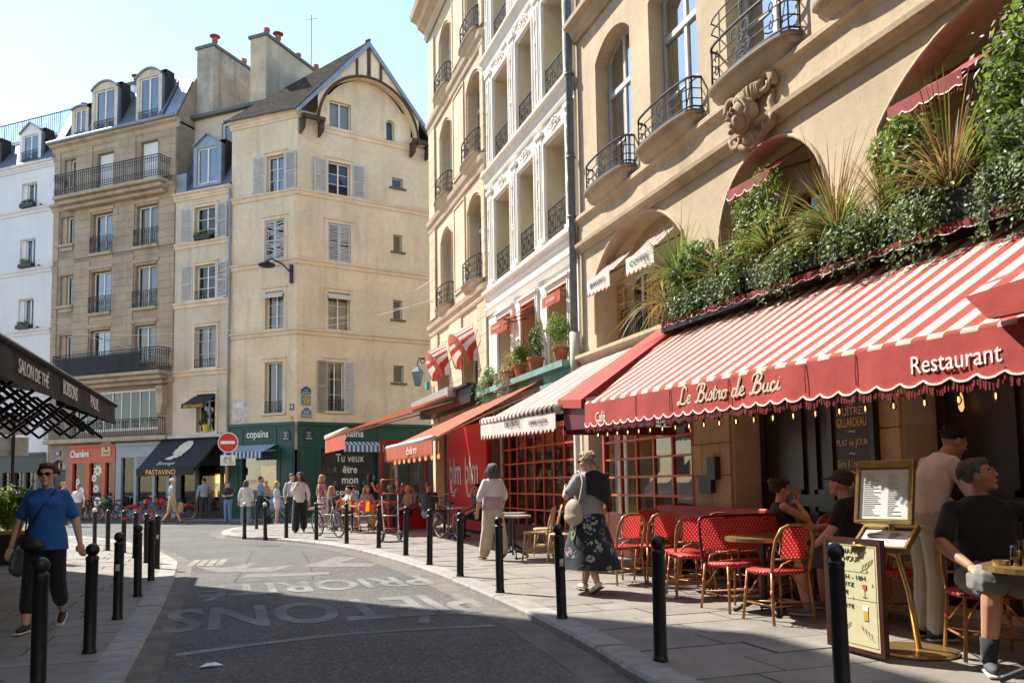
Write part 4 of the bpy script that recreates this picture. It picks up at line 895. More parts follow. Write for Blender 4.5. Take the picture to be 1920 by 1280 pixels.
# street plates, mosaic star and number on the corner
plaque(CRt, .2,.62,5.2,5.42,'', enamel_blue, enamel_white, rows=['RUE','DE BUCI'], name='street_plate', rise=.1)
plaque(CRt, .22,.64,4.2,4.5,'', M('enamel_slate',(.12,.17,.24),rough=.35), enamel_white, rows=['RUE','DE SEINE'], name='street_plate', rise=.12)
mb = MB(); mb.box(.2,.62,-.04,.01,4.72,5.14); st_ = mb.build('mosaic_tile', M('mosaic_teal',(.06,.32,.36),rough=.4,var=.3,scale=14), CRt)
mb = MB(); mb.prism([(.41+(.2 if i % 2 == 0 else .1)*cos(pi/2+pi*i/5), 4.92+(.2 if i % 2 == 0 else .1)*sin(pi/2+pi*i/5)) for i in range(10)], -.055, -.04); mb.box(.37,.39,-.06,-.055,4.9,4.97,1); mb.box(.43,.45,-.06,-.055,4.9,4.97,1); mb.build('mosaic_star', [M('mosaic_orange',(.65,.25,.02),rough=.4), M('mosaic_black',(.02,.02,.02))], st_)
plaque(CL, -.34,-.12,4.52,4.78,'18', enamel_blue, enamel_white)
mb = MB(); mb.lathe([(.08,0),(.08,.02)], 10); o = mb.build('yellow_disc', M('sticker_ochre',(.6,.38,.03)), CL); o.rotation_euler.x = pi/2; o.location = (-.22,-.02,4.2)
plaque(sl, -.65,-.25,3.25,3.62,'', M('plate_navy',(.015,.03,.05),rough=.35), enamel_white, rows=['RUE','DE','BUCI'], y=-.1, name='street_plate', rise=.12)
plaque(sr, .3,.72,3.25,3.62,'', MATS['plate_navy'], enamel_white, rows=['RUE','DE','SEINE'], y=-.1, name='street_plate', rise=.12)
# wall lantern on its arm
lm = MB(); lm.box(-.3,-.18,-.12,0,9.95,10.75); lm.tube([(-.24,-.1,10.4),(-.5,-.35,10.75),(-.85,-.6,10.95),(-.98,-.7,10.85)], .035, 6); lm.lathe([(.05,.18),(.12,.12),(.34,.02),(.36,-.04),(.3,-.08),(.05,-.14)], 14, (-1.0,-.72,10.68))
tag(lm.build('wall_lamp', iron, None, smooth=False), 'black bracket street lamp on the cream corner house', 'street lamp', loc=KK, rz=R(-41))
# ------------------------------------------------------------------ right-hand row of houses
OA = Vector((6.5,14.75,0))
def bombe(par, u0, u1, z, h, proj=.27, name='balcony', style='heart', mat=None, rail_top=None):
    """bow-fronted little balcony: moulded stone slab with a wrought-iron rail"""
    n = 12; c = (u0+u1)/2; w = (u1-u0)/2; mat = mat or stone_A_trim
    def path(k, grow=0.):
        return [(c-(w+grow)*cos(pi*i/n), -(k*(sin(pi*i/n)**.4))) for i in range(n+1)]
    mb = MB(); lay = [(.0,proj+.05,.05),(-.04,proj+.05,.05),(-.04,proj+.0,.0),(-.12,proj-.03,0),(-.18,proj*.75,-.05),(-.25,proj*.5,-.1),(-.3,proj*.35,-.16)]
    rows = [[(p[0],p[1],z+dz) for p in path(k,gw)] for dz, k, gw in lay]
    mb.poly(list(reversed(rows[0])), 1)
    for r0, r1 in zip(rows, rows[1:]):
        for i in range(n): mb.poly([r0[i],r1[i],r1[i+1],r0[i+1]], 1 if r0 is rows[0] else 0)
    mb.poly(rows[-1])
    o = mb.build(name, [mat, zcap], par)
    P = path(proj-.02); r = MB(); Z = Vector((0,0,1)); PV = [Vector((p[0],p[1],0)) for p in P]
    for zz, rr in ((z+h,.02),(z+.06,.014),(z+h*.36,.009),(z+h*.66,.009)): r.tube([p+Z*zz for p in PV], rr, 5)
    for i in (0,1,2,n-2,n-1,n): r.tube([PV[i]+Z*z, PV[i]+Z*(z+h)], .011, 5)
    r.tube([PV[1]+Z*(z+h), PV[2]+Z*(z+.06)], .008, 4); r.tube([PV[n-1]+Z*(z+h), PV[n-2]+Z*(z+.06)], .008, 4)
    y = -(proj-.02); s_ = h/.55
    for sg in (-1,1):
        for (cx, cz, r0, a0, a1) in ((.09,.42,.1,-.5,6.5),(.1,.2,.13,-2.8,4.5),(.0,.3,.07,0,6.3),(.05,.12,.06,2,9)):
            r.tube(spiral((c+sg*cx*s_,y,z+cz*s_),r0*s_,.02*s_,a0,a1,16,(sg,0,0),(0,0,1)), .009, 4)
        r.tube(spiral((c+sg*w*.68,y*.86,z+.38*s_),.08*s_,.015,-1,6,14,(sg,-.3*sg,0),(0,0,1)), .008, 4); r.tube(spiral((c+sg*w*.68,y*.86,z+.2*s_),.09*s_,.015,1,-6,14,(sg,-.3*sg,0),(0,0,1)), .008, 4)
    r.build('railing', iron, o); return o

# ======================= A: warm limestone front above the bistro
A = Fac('limestone_bistro_house', OA, -90, 'warm limestone house with bow balconies above the red bistro awning').root
UA1 = 17.5
aw_ = [(.9,2.32,6.6,9.48,.32), (3.0,4.45,6.6,9.48,.32), (5.2,6.66,6.6,9.48,.32), (7.4,8.86,6.6,9.48,.32), (9.6,11.06,6.6,9.48,.32), (11.8,13.26,6.6,9.48,.32)]
arches = [(.68,3.88,3.75,5.82,.75), (4.85,7.1,3.45,5.62,1.12), (7.9,11.1,3.45,5.72,.75), (12,15,3.45,5.72,.75)]
grd = [(.2,4.02,.1,3.0), (5.02,7.1,0,3.2), (8.05,11.2,0,3.2), (12,15,0,3.2)]
mb = MB()
# lower wall and upper wall share one mesh: openings of the three storeys
wall(mb, 0, UA1, -.1, 6.2, arches+grd, .5); wall(mb, 0, UA1, 6.2, 20, aw_+[(a,b,10.7,13.4,.3) for a, b, *_ in aw_], .3); mb.build('wall', stone_A, A)
body(A, 0, UA1, 20, stone_A, dep=10)
for i, (a, b, c, d, rs) in enumerate(aw_[:5]):
    window(A, a+.02, b-.02, c, d, .26, 2, 3, rise=rs, fm=grey_frame, curtain=1, fw=.07, transom=8.5, gm=glass_pale)
    bombe(A, a-.2, b+.08, 6.68, .5 if i != 2 else .6)
    if i == 2:
        r = MB(); n = 10; cx = (a+b)/2-.05; w = .85
        for zz in (7.5,7.66): r.tube([(cx-w*cos(pi*k/n), -.25*sin(pi*k/n)**.4, zz) for k in range(n+1)], .011, 5)
        for k in (0,3,5,7,10): r.tube([(cx-w*cos(pi*k/n), -.25*sin(pi*k/n)**.4, 7.3),(cx-w*cos(pi*k/n), -.25*sin(pi*k/n)**.4, 7.66)], .009, 4)
        r.build('upper_rail', iron, A)
moulding(A, .02, UA1, 6.4, [(.04,-.66),(.06,-.6),(.14,-.56),(.15,-.5),(.05,-.46),(.05,-.12),(.08,-.06),(.13,-.03),(.13,.03),(.1,.06)], stone_A_trim, 'cornice', cap=zcap)
moulding(A, .02, UA1, 10.3, [(.05,-.3),(.12,-.2),(.16,-.08),(.27,-.03),(.28,.05),(.22,.08)], stone_A_trim, 'cornice', cap=zcap)
# ashlar margins at the pier beside the drain pipe, vertical mortar scars are in the stone material
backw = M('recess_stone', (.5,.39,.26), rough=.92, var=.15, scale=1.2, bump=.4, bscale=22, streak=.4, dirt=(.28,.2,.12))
ochre = M('ochre_shutter', (.46,.3,.13), rough=.7, var=.12, scale=3)
def recess(a, b, c, d, wins, y=.5):
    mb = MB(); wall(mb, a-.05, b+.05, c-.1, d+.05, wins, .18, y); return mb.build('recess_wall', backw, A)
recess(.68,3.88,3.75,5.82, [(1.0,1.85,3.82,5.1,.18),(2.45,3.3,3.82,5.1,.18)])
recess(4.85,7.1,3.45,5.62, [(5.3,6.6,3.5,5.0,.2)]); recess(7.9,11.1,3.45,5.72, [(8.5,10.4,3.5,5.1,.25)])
for a, b in ((1.0,1.85),(2.45,3.3)):
    window(A, a, b, 3.82, 5.1, .6, 2, 2, rise=.18, fm=grey_frame); shutter(A, a-.02, 3.85, 4.9, .4, -1, R(3), y=.48, mat=ochre); shutter(A, b+.02, 3.85, 4.9, .4, 1, R(3), y=.48, mat=ochre)
    railing(A, [(a-.05,.4),(b+.05,.4)], 3.9, 4.45, .2, 'scroll'); sill(A, a-.15, b+.2, 3.82, .2, .05, M('sill_pale',(.55,.5,.42),var=.1), y=.5)
window(A, 5.3, 6.6, 3.5, 5.0, .6, 2, 2, rise=.2, fm=M('brown_frame',(.2,.12,.06))); window(A, 8.5, 10.4, 3.5, 5.1, .6, 3, 2, rise=.25, fm=MATS['brown_frame'])
moulding(A, .1, 4.2, 3.68, [(.08,-.16),(.1,-.08),(.2,-.03),(.2,.03)], stone_A_trim, 'string_course')
for a, b, c, d, rs in arches[:3]:   # moulded edge of each arch
    pts = arch_pts(a, b, d-rs, rs, 18); mb = MB(); mb.tube([(a,-.005,c+.3)]+[(p[0],-.005,p[1]) for p in pts]+[(b,-.005,c+.3)], .028, 6); mb.build('arch_moulding', stone_A_trim, A, smooth=True)
# carved head on the arch crown
mk = MB(); cx, cz = 5.84, 6.0; tw = Matrix.Rotation(R(-28),3,'Z'); fc = Vector((cx,-.22,cz-.01))
def FE(c, rx, ry, rz_, n=12, k=8): mk.ell(fc+(tw @ Vector(c))*1.2, rx*1.2, ry*1.2, rz_*1.2, n, k, rot=tw)
FE((0,.02,.03),.135,.15,.165,16,12); FE((0,-.03,-.07),.105,.115,.13,14,10); FE((0,-.135,-.165),.045,.04,.035); FE((0,-.155,-.03),.022,.04,.024); FE((0,-.15,.01),.016,.028,.055); FE((0,-.14,-.095),.042,.022,.012); FE((0,-.135,-.115),.034,.022,.012)
for sg in (-1,1):
    FE((sg*.055,-.125,.05),.05,.028,.014); FE((sg*.053,-.128,.02),.027,.016,.013); FE((sg*.07,-.085,-.05),.04,.04,.045); FE((sg*.133,.02,-.01),.02,.035,.05)
    for k in range(9):
        t = k/8; a = lerp(.25,1.75,t); mk.tube([fc+tw @ Vector((sg*.02,-.08,.225)), fc+tw @ Vector((sg*(.11+.05*sin(a)),-.08+.06*t,.21-.05*t)), fc+tw @ Vector((sg*(.195+.02*t),.0+.04*t,.12-.12*t)), fc+tw @ Vector((sg*(.19+.03*sin(3*t)),.03,.0-.2*t))], [.03,.034,.03,.014], 6)
    mk.tube(spiral((cx+sg*.36,-.12,cz+.27),.15,.03,-.4,7,20,(sg,0,0),(0,0,1)), [lerp(.065,.03,i/20) for i in range(21)], 7)
    mk.tube(spiral((cx+sg*.33,-.1,cz-.2),.12,.03,.5,-6,16,(sg,0,0),(0,0,1)), [lerp(.055,.025,i/16) for i in range(17)], 7)
    mk.tube([(cx+sg*.42,-.06,cz+.18),(cx+sg*.38,-.08,cz+.02),(cx+sg*.44,-.08,cz-.1),(cx+sg*.34,-.08,cz-.25),(cx+sg*.18,-.1,cz-.36),(cx,-.12,cz-.42)], [.04,.05,.06,.055,.05,.03], 7)
    for k in range(4): a = lerp(.2,1.3,k/3); mk.tube([(cx+sg*.06*k,-.08,cz+.2),(cx+sg*.26*sin(a),-.15,cz+.3+.06*cos(a)),(cx+sg*.36*sin(a),-.1,cz+.34+.12*cos(a))], [.05,.06,.015], 6)
for k in range(5): a = lerp(-.8,.8,k/4); mk.tube([(cx+.05*sin(a),-.2,cz-.24),(cx+.13*sin(a),-.16,cz-.33),(cx+.08*sin(a)+.03,-.1,cz-.45)], [.03,.035,.012], 6)
tag(mk.build('carved_mask', M('carved_limestone', (.36,.28,.185), rough=.9, var=.25, scale=6, bump=.4, bscale=40), None, smooth=True), 'carved stone woman\'s head with scrolls above the middle arch', 'carving', loc=OA, rz=R(-90))
# ground floor: dressed stone piers, dark timber doors behind the terrace
pier_m = M('brown_pier_stone', (.42,.3,.17), rough=.9, var=.15, scale=2, bump=.35, bscale=24, streak=.4, dirt=(.2,.14,.08), objvar=.08)  # darker, browner stone than the wall above
for u0, u1 in ((4.04,5.0),(7.72,8.04)):
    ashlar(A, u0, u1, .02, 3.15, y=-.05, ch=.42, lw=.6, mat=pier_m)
dark_wood = M('dark_timber', (.022,.013,.009), rough=.4, var=.3, scale=2.5, bump=.2, bscale=30)
for u0, u1, nm in ((5.02,7.1,'timber_door'),(8.05,11.2,'timber_front')):
    mb = MB(); mb.box(u0,u1,.42,.47,0,3.2); d = mb.build(nm, dark_wood, A); k = 3 if u1-u0 > 2.5 else 2; w = (u1-u0)/k
    for i in range(k):
        for z0, z1 in ((.25,.95),(1.1,2.95)):
            p = MB(); a, b = u0+i*w+.1, u0+(i+1)*w-.1
            for q in ((a,b,z0,z0+.06),(a,b,z1-.06,z1),(a,a+.06,z0,z1),(b-.06,b,z0,z1)): p.box(q[0],q[1],.38,.421,q[2],q[3])
            p.build('door_panel', dark_wood, d)
warm_bulb = M('warm_bulb', (1,.55,.16), emit=9)
for u, z in ((8.45,2.05),(9.35,2.05),(10.1,1.75)):
    mb = MB(); mb.lathe([(.01,0),(.028,.04),(.02,.15),(.004,.2)], 6, (u,.33,z-.12)); mb.build('wall_light', M('sconce_glow',(.9,.5,.15),emit=.5), A, smooth=True)
# painted menu panel
mp_ = MB(); mp_.box(7.12,7.7,-.1,-.06,.9,2.75); fr = MB()
menu = mp_.build('menu_panel', M('menu_brown',(.032,.014,.011),rough=.5,var=.15), A)
for q in ((7.06,7.12,.85,2.8),(7.7,7.76,.85,2.8)): fr.box(q[0],q[1],-.13,-.05,q[2],q[3])
fr.build('menu_panel_frame', dark_wood, A)
chalk = M('cream_chalk', (.62,.43,.2), rough=.8, var=.1)
for t, z, w, h in (('~',2.13,.1,.03),('HUÎTRES',2.03,.44,.11),('GILLARDEAU',1.9,.46,.1),('~',1.8,.1,.03),('PLAT du JOUR',1.67,.48,.09),('~',1.56,.1,.03),('Bière & Limonade',1.45,.48,.085),('~',1.36,.1,.03),('COCKTAILS',1.24,.44,.11)):
    face_text(text_mesh(t, 'menu_lettering', chalk, menu, width=w, height=h, bold=.004, shear=.15 if 'Lim' in t else 0), (7.41,-.104,z), (1,0,0), (0,0,1))
mb = MB(); mb.box(4.55,4.75,-.14,-.05,1.3,1.62); mb.box(4.3,4.62,-.13,-.05,1.12,1.36); mb.build('wall_box', M('dark_box',(.03,.02,.018),rough=.5), A)
# drain pipe at the joint with the ivory house
mb = MB(); mb.tube([(-.02,-.14,20),(-.02,-.14,4.2)], .07, 10); mb.tube([(-.02,-.14,4.2),(-.02,-.14,2.9)], .1, 10, 1)
for z in (4.2,6.5,7.7,9.4,11.6,13.5): mb.torus((-.02,-.14,z),(0,0,1),.078,.024,12,5)
tag(mb.build('drain_pipe', [M('pipe_slate',(.14,.17,.21),rough=.45,var=.25,scale=6), M('pipe_cast',(.5,.47,.42),var=.25)], None, smooth=True), 'slate grey drain pipe between ivory and limestone houses', 'pipe', loc=OA, rz=R(-90))

# ======================= B: ivory house
Bh = Fac('ivory_painted_house', OA, -90, 'ivory painted house with three tall windows per floor and garlands').root
bw = []; UB = (-6.1,-.12)
for z0, z1 in ((6.5,8.6),(9.62,11.82),(12.75,14.9),(15.8,17.8)): bw += [(-5.3,-4.12,z0,z1), (-3.44,-2.42,z0,z1), (-1.68,-.56,z0,z1)]
bm = [(-5.2,-4.12,3.75,5.45), (-3.4,-2.42,3.75,5.42), (-1.68,-.58,3.75,5.35)]
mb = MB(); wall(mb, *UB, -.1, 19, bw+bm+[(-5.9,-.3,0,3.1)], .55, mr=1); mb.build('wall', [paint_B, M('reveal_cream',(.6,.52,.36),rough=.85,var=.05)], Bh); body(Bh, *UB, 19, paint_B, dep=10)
for i, (a, b, c, d) in enumerate(bw):
    window(Bh, a, b, c, d, .5, 2, 2, curtain=1, fm=white_frame)
    mb = MB()
    for k, (w, dd) in enumerate(((.1,.06),(.2,.035))):
        mb.box(a-w,a-w+.06,-dd,.01,c,d+w); mb.box(b+w-.06,b+w,-dd,.01,c,d+w); mb.box(a-w+.06,b+w-.06,-dd,.01,d+w-.06,d+w)
    mb.build('window_surround', paint_B, Bh, bevel=.012)
    railing(Bh, [(a,.02),(b,.02)], c+.06, c+.66, .2, 'scroll', r=.011)
for a, b, c, d in bm:
    window(Bh, a, b, c, d, .45, 2, 2, fm=white_frame); surround(Bh, a, b, c, d, .12, .05, paint_B)
for u in (-5.72,-3.78,-2.05,-.34):
    for z0, z1 in ((6.5,8.9),(9.62,12.1),(12.75,15.2),(15.9,18)):
        mb = MB(); mb.box(u-.16,u+.16,-.05,.01,z0,z1); mb.box(u-.1,u-.06,-.075,-.05,z0+.15,z1-.15); mb.box(u+.06,u+.1,-.075,-.05,z0+.15,z1-.15); mb.box(u-.2,u+.2,-.09,.01,z1,z1+.1); mb.box(u-.2,u+.2,-.09,.01,z0-.12,z0)
        for q in (.35,.6,.8):
            zz = lerp(z0,z1,q); mb.ell((u,-.07,zz),.05,.04,.1,8,5); mb.ell((u,-.07,zz+.13),.035,.03,.04,6,4)
        mb.build('pilaster', paint_B, Bh)
for a, b, c, d in bw:
    mb = MB(); cu = (a+b)/2
    for sg in (-1,1): mb.tube(spiral((cu+sg*.12,-.06,d+.3),.1,.02,0,7*sg,14,(1,0,0),(0,0,1)), .025, 5); mb.ell((cu+sg*.28,-.05,d+.28),.1,.03,.035,8,5)
    mb.ell((cu,-.06,d+.32),.06,.05,.08,8,6); mb.build('garland', paint_B, Bh, smooth=True)
for z in (6.25,9.45,12.6,15.7): moulding(Bh, *UB, z, [(.04,-.32),(.06,-.26),(.06,-.16),(.1,-.12),(.11,-.04),(.18,0),(.19,.06),(.15,.1)], paint_B, 'cornice', cap=stone_trim)
moulding(Bh, *UB, 5.85, [(.05,-.15),(.08,-.05),(.1,0),(.1,.05)], paint_B, 'string_course')
gpaint = M('flaking_green_paint', (.16,.3,.26), rough=.75, var=.3, scale=3, streak=.8, dirt=(.08,.1,.1), bump=.3)
mb = MB(); mb.box(*UB,-.3,.02,3.2,3.32); mb.box(UB[0],UB[1],-.12,.02,2.7,3.2); mb.box(UB[0],UB[1],-.38,.02,3.55,3.68); mb.box(UB[0],UB[1],-.2,.02,3.32,3.55)
for i in range(14): u = lerp(UB[0]+.2,UB[1]-.2,i/13); mb.prism([(u-.05,2.75),(u+.05,2.75),(u+.05,3.2),(u-.05,3.2)], -.24, -.1)
mb.build('fascia', gpaint, Bh)

# ======================= C: pale limestone corner house
Ch = Fac('pale_limestone_house', OA, -90, 'pale limestone corner house with quoins and small iron balconies').root
UC = (-12.55,-6.12); cw = []
for z0, z1 in ((6.85,9.35),(10.35,12.9),(13.85,16.1)): cw += [(-11.05,-9.8,z0,z1,.28), (-7.85,-6.55,z0,z1,.28)]
cm = [(-11.5,-10.1,3.9,5.35,.6), (-8.6,-7.0,3.9,5.35,.7)]
mb = MB(); wall(mb, *UC, -.1, 17.3, cw+cm+[(-12.2,-6.4,0,3.2)], .35); mb.build('wall', stone_C, Ch)
mb = MB(); mb.poly([(UC[0],30,-.1),(UC[0],0,-.1),(UC[0],0,17.3),(UC[0],30,17.3)]); mb.poly([(UC[0],0.02,17.3),(UC[1],.02,17.3),(UC[1],30,17.3),(UC[0],30,17.3)]); mb.build('side_wall', stone_C, Ch)
for a, b, c, d, rs in cw:
    window(Ch, a, b, c, d, .28, 2, 3, rise=rs, fm=grey_frame, curtain=0, gm=glass_sky, transom=lerp(c,d,.66)); bombe(Ch, a-.2, b+.15, c+.03, .62, .26, mat=stone_C)
    mb = MB(); pts = arch_pts(a-.08,b+.08,d-rs,rs+.08,12); mb.tube([(a-.08,-.01,c)]+[(p[0],-.01,p[1]) for p in pts]+[(b+.08,-.01,c)], .03, 5); mb.build('window_surround', stone_C, Ch)
for z0, z1 in ((6.8,9.9),(10.3,13.4),(13.85,16.6)):
    for a, b in ((-9.45,-8.2),):
        mb = MB()
        for q in ((a,b,z0+.2,z0+.26),(a,b,z1-.26,z1-.2),(a,a+.06,z0+.26,z1-.26),(b-.06,b,z0+.26,z1-.26)): mb.box(q[0],q[1],-.04,.01,q[2],q[3])
        mb.box(a+.1,b-.1,-.02,.01,z0+.32,z1-.32); mb.build('wall_panel', stone_C, Ch)
    for u0, u1 in ((-12.55,-11.75),(-6.42,-6.13)): ashlar(Ch, u0, u1, z0, z1-.15, y=-.07, ch=.34, lw=.9, mat=stone_C)
for z in (6.55,10.1,13.6): moulding(Ch, UC[0]-.1, UC[1], z, [(.05,-.3),(.07,-.24),(.08,-.12),(.14,-.06),(.16,.02),(.17,.06),(.12,.1)], stone_C, 'string_course', cap=zcap)
moulding(Ch, UC[0]-.35, UC[1], 17.5, [(.06,-.7),(.12,-.55),(.14,-.4),(.35,-.25),(.4,-.1),(.6,0),(.65,.15),(.5,.2)], stone_C, 'eaves_cornice', cap=zcap)
mb = MB(); mb.poly([(UC[0]-.3,-.5,17.7),(UC[1],-.5,17.7),(UC[1],3,21),(UC[0]-.3,3,21)]); mb.poly([(UC[0]-.3,-.5,17.7),(UC[0]-.3,3,21),(UC[0]-.3,6,17.7)]); mb.build('roof', slate, Ch)
ashlar(Ch, UC[0], -11.55, 3.3, 6.2, y=-.06, ch=.42, lw=1.1, mat=stone_C); ashlar(Ch, -10.05, -8.65, 3.9, 6.2, y=-.05, ch=.45, lw=1.4, mat=stone_C); ashlar(Ch, -6.95, -6.13, 3.9, 6.2, y=-.06, ch=.45, lw=1., mat=stone_C)
for a, b, c, d, rs in cm:
    window(Ch, a, b, c, d, .3, 3, 1, rise=rs, fm=white_frame, fw=.08)
    for k in range(5):   # fanned voussoirs
        t = lerp(.25,.75,k/4)*pi; cu = (a+b)/2; w = (b-a)/2; mb = MB(); t2 = t+.13*pi*.9
        pp = [(cu-w*cos(t), d-rs+rs*sin(t)), (cu-w*cos(t2-.02), d-rs+rs*sin(t2-.02)), (cu-(w+.5)*cos(t2-.02), d-rs+(rs+.5)*sin(t2-.02)), (cu-(w+.5)*cos(t), d-rs+(rs+.5)*sin(t))]
        mb.prism(pp, -.07, .01); mb.build('voussoir', stone_C, Ch)
mb = MB(); mb.box(-12.3,-6.2,-.5,-.05,3.45,3.9); mb.box(-12.3,-6.2,-.6,-.05,3.88,3.95); mb.build('black_fascia', M('black_fascia_paint',(.015,.015,.016),rough=.4), Ch)
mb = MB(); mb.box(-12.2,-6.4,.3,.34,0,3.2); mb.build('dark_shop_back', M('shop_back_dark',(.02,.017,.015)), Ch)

# ======================= the left side of the street and an unseen house added behind the camera (they shade and mirror)
def plain_house(name, u0, u1, o, ang, h, mat, label, step=2.2):
    f = Fac(name, o, ang, label).root; hs = []; u = u0+.9
    while u < u1-1.6:
        for z in (4.6,8,11.4,14.8): hs.append((u,u+1.2,z,z+2.2))
        hs.append((u-.3,u+1.5,.3,3)); u += step
    mb = MB(); wall(mb, u0, u1, -.1, h, hs, .25); mb.build('wall', mat, f); body(f, u0, u1, h, mat, dep=40 if name == 'left_house' else 9)
    for a, b, c, d in hs:
        mb = MB(); mb.box(a,b,.2,.24,c,d); mb.build('window', M('plain_dark_window',(.03,.035,.04),rough=.1), f)
    for z in (4,7.6,11,14.4): moulding(f, u0, u1, z, BAND, mat)
    return f
plain_house('left_house', -8, 19.3, (-5,0,0), 90, 18.6, stone_C, 'tall pale stone house behind the black tearoom awning')
plain_house('added_rear_house', -14, 14, (2,-14,0), 180, 18, paint_B, 'unseen pale house added behind the viewer for bounce and reflections', 2.6)
# ------------------------------------------------------------------ awnings and terrace fronts (in the frame of the right-hand row)
red_cloth = M('red_awning_cloth', (.43,.065,.052), rough=.85, var=.12, scale=1.5, bump=.3, bscale=7, trans=.1, bdist=.02)
burg_cloth = M('burgundy_cloth', (.2,.012,.018), rough=.85, var=.2, scale=2.5, trans=.15)
orange_cloth = M('orange_awning_cloth', (.55,.135,.075), rough=.85, var=.1, scale=1.2, bump=.3, bscale=6, trans=.35, bdist=.02)
white_cloth = M('white_awning_cloth', (.74,.71,.65), rough=.85, var=.06, scale=2, bump=.2, bscale=6, trans=.25)
white_pipe = M('white_piping', (.75,.7,.64), rough=.7)
stripe_bistro = stripes('bistro_stripe', (.4,.075,.055), (.64,.59,.5), .262, 0, .5, offset=.03, trans=.3)
stripe_smith = stripes('thin_maroon_stripe', (.72,.67,.58), (.22,.025,.03), .2, 0, .6, trans=.3)
stripe_mini = stripes('mini_red_stripe', (.74,.7,.64), (.45,.05,.045), .16, 0, .6, trans=.3)
stripe_dome = stripes('dome_stripe', (.72,.68,.62), (.5,.05,.03), .17, 0, .5, trans=.3)
stripe_blue = stripes('blue_white_stripe', (.04,.2,.42), (.74,.74,.7), .2, 0, .5, trans=.3)
alu = M('grey_aluminium', (.5,.5,.49), rough=.4, metal=.6, var=.08)
def awning(name, label, fl, fr, bl, br, vh, fab, val, edge='scallop', sw=.16, sd=.05, arms=True, cat='awning', fringe=0, sag=.03, frame=None, group=None, origin=OA, rz=R(-90), pipe=None, side=None, roll=.045):
    """fl, fr front bar ends; bl, br wall ends (facade frame); one cloth, a valance, a front roller and folding arms"""
    root = empty(name, origin, rz, label, cat, group); fl, fr, bl, br = map(Vector, (fl,fr,bl,br)); n, k = max(8, int((fr-fl).length/.2)), 6
    mb = MB(); G = []
    for i in range(n+1):
        t = i/n; row = []
        for j in range(k+1):
            s_ = j/k; p = bl.lerp(br,t).lerp(fl.lerp(fr,t),s_); p.z -= sag*4*s_*(1-s_)*(.6+.4*sin(t*37)); row.append(p)
        G.append(row)
    for i in range(n):
        for j in range(k): mb.poly([G[i][j],G[i][j+1],G[i+1][j+1],G[i+1][j]])
    mb.build('cloth', fab, root, smooth=True)
    # valance
    L = (fr-fl).length; m_ = max(3, int(L/(sw/6))); v = MB(); out = (fl-bl); out.z = 0; dx_ = (fr-fl); dx_.z = 0; dx_.normalize(); out = (out-dx_*out.dot(dx_)).normalized()
    def drop(x):
        q = (x/sw) % 1
        if edge == 'scallop': return vh+sd*math.sqrt(max(0, 1-(2*q-1)**2))
        if edge == 'zigzag': return vh+sd*(1-abs(2*q-1))
        if edge == 'wave': return vh+sd*.5*(1-cos(2*pi*q))
        return vh
    P = [(fl.lerp(fr,i/m_), i/m_*L) for i in range(m_+1)]
    wob = lambda x, h: out*(.007*sin(x*5.3)*h+.005*sin(x*13)*h)
    for (p, x), (q, y) in zip(P, P[1:]):
        rows = 3
        for r_ in range(rows):
            a0, a1 = drop(x)*r_/rows, drop(x)*(r_+1)/rows; b0, b1 = drop(y)*r_/rows, drop(y)*(r_+1)/rows
            v.poly([p+out*.05-Vector((0,0,a0))+wob(x,r_/rows), p+out*.05-Vector((0,0,a1))+wob(x,(r_+1)/rows), q+out*.05-Vector((0,0,b1))+wob(y,(r_+1)/rows), q+out*.05-Vector((0,0,b0))+wob(y,r_/rows)])
    vo = v.build('valance', val, root, smooth=True)
    if pipe is not None:
        tb = MB(); tb.tube([p+out*.055-Vector((0,0,drop(x)))+wob(x,1) for p, x in P], .009, 4); tb.build('piping', pipe, vo)
    if fringe:
        f = MB(); m2 = int(L/.022)
        for i in range(m2):
            t = (i+.5)/m2; x = t*L; p = fl.lerp(fr,t)+out*.05+wob(x,1)-Vector((0,0,drop(x)-.01)); h = fringe*random.uniform(.85,1.05); d = (fr-fl).normalized()*.008; j = out*random.uniform(-.01,.01)
            f.poly([p-d,p+d,p+d*.7+j-Vector((0,0,h)),p-d*.7+j-Vector((0,0,h))])
        f.build('fringe', burg_cloth, vo)
    b = MB(); b.tube([fl,fr], roll, 8); b.build('front_bar', frame or fab, root, smooth=True)
    if arms:
        for t in (.04,.96) if L > 1.2 else (.03,.97):
            a = MB(); A_, B_ = bl.lerp(br,t)-Vector((0,0,.25)), fl.lerp(fr,t)-Vector((0,0,.03)); mid = A_.lerp(B_,.5)+(fr-fl).normalized()*(.35 if t < .5 else -.35)*(1 if L > 2 else 0)
            a.tube([A_,mid,B_], .022 if L > 1.2 else .012, 6); a.build('folding_arm', iron if L < 1.2 else alu, root)
    if side is not None:
        for c_, d_ in ((bl,fl),(br,fr)):
            s_ = MB(); s_.poly([c_,d_,d_-Vector((0,0,vh*.6)),c_-Vector((0,0,.1))]); s_.build('side_cloth', side, root)
    return root
def V3(u, y, z): return (u,y,z)
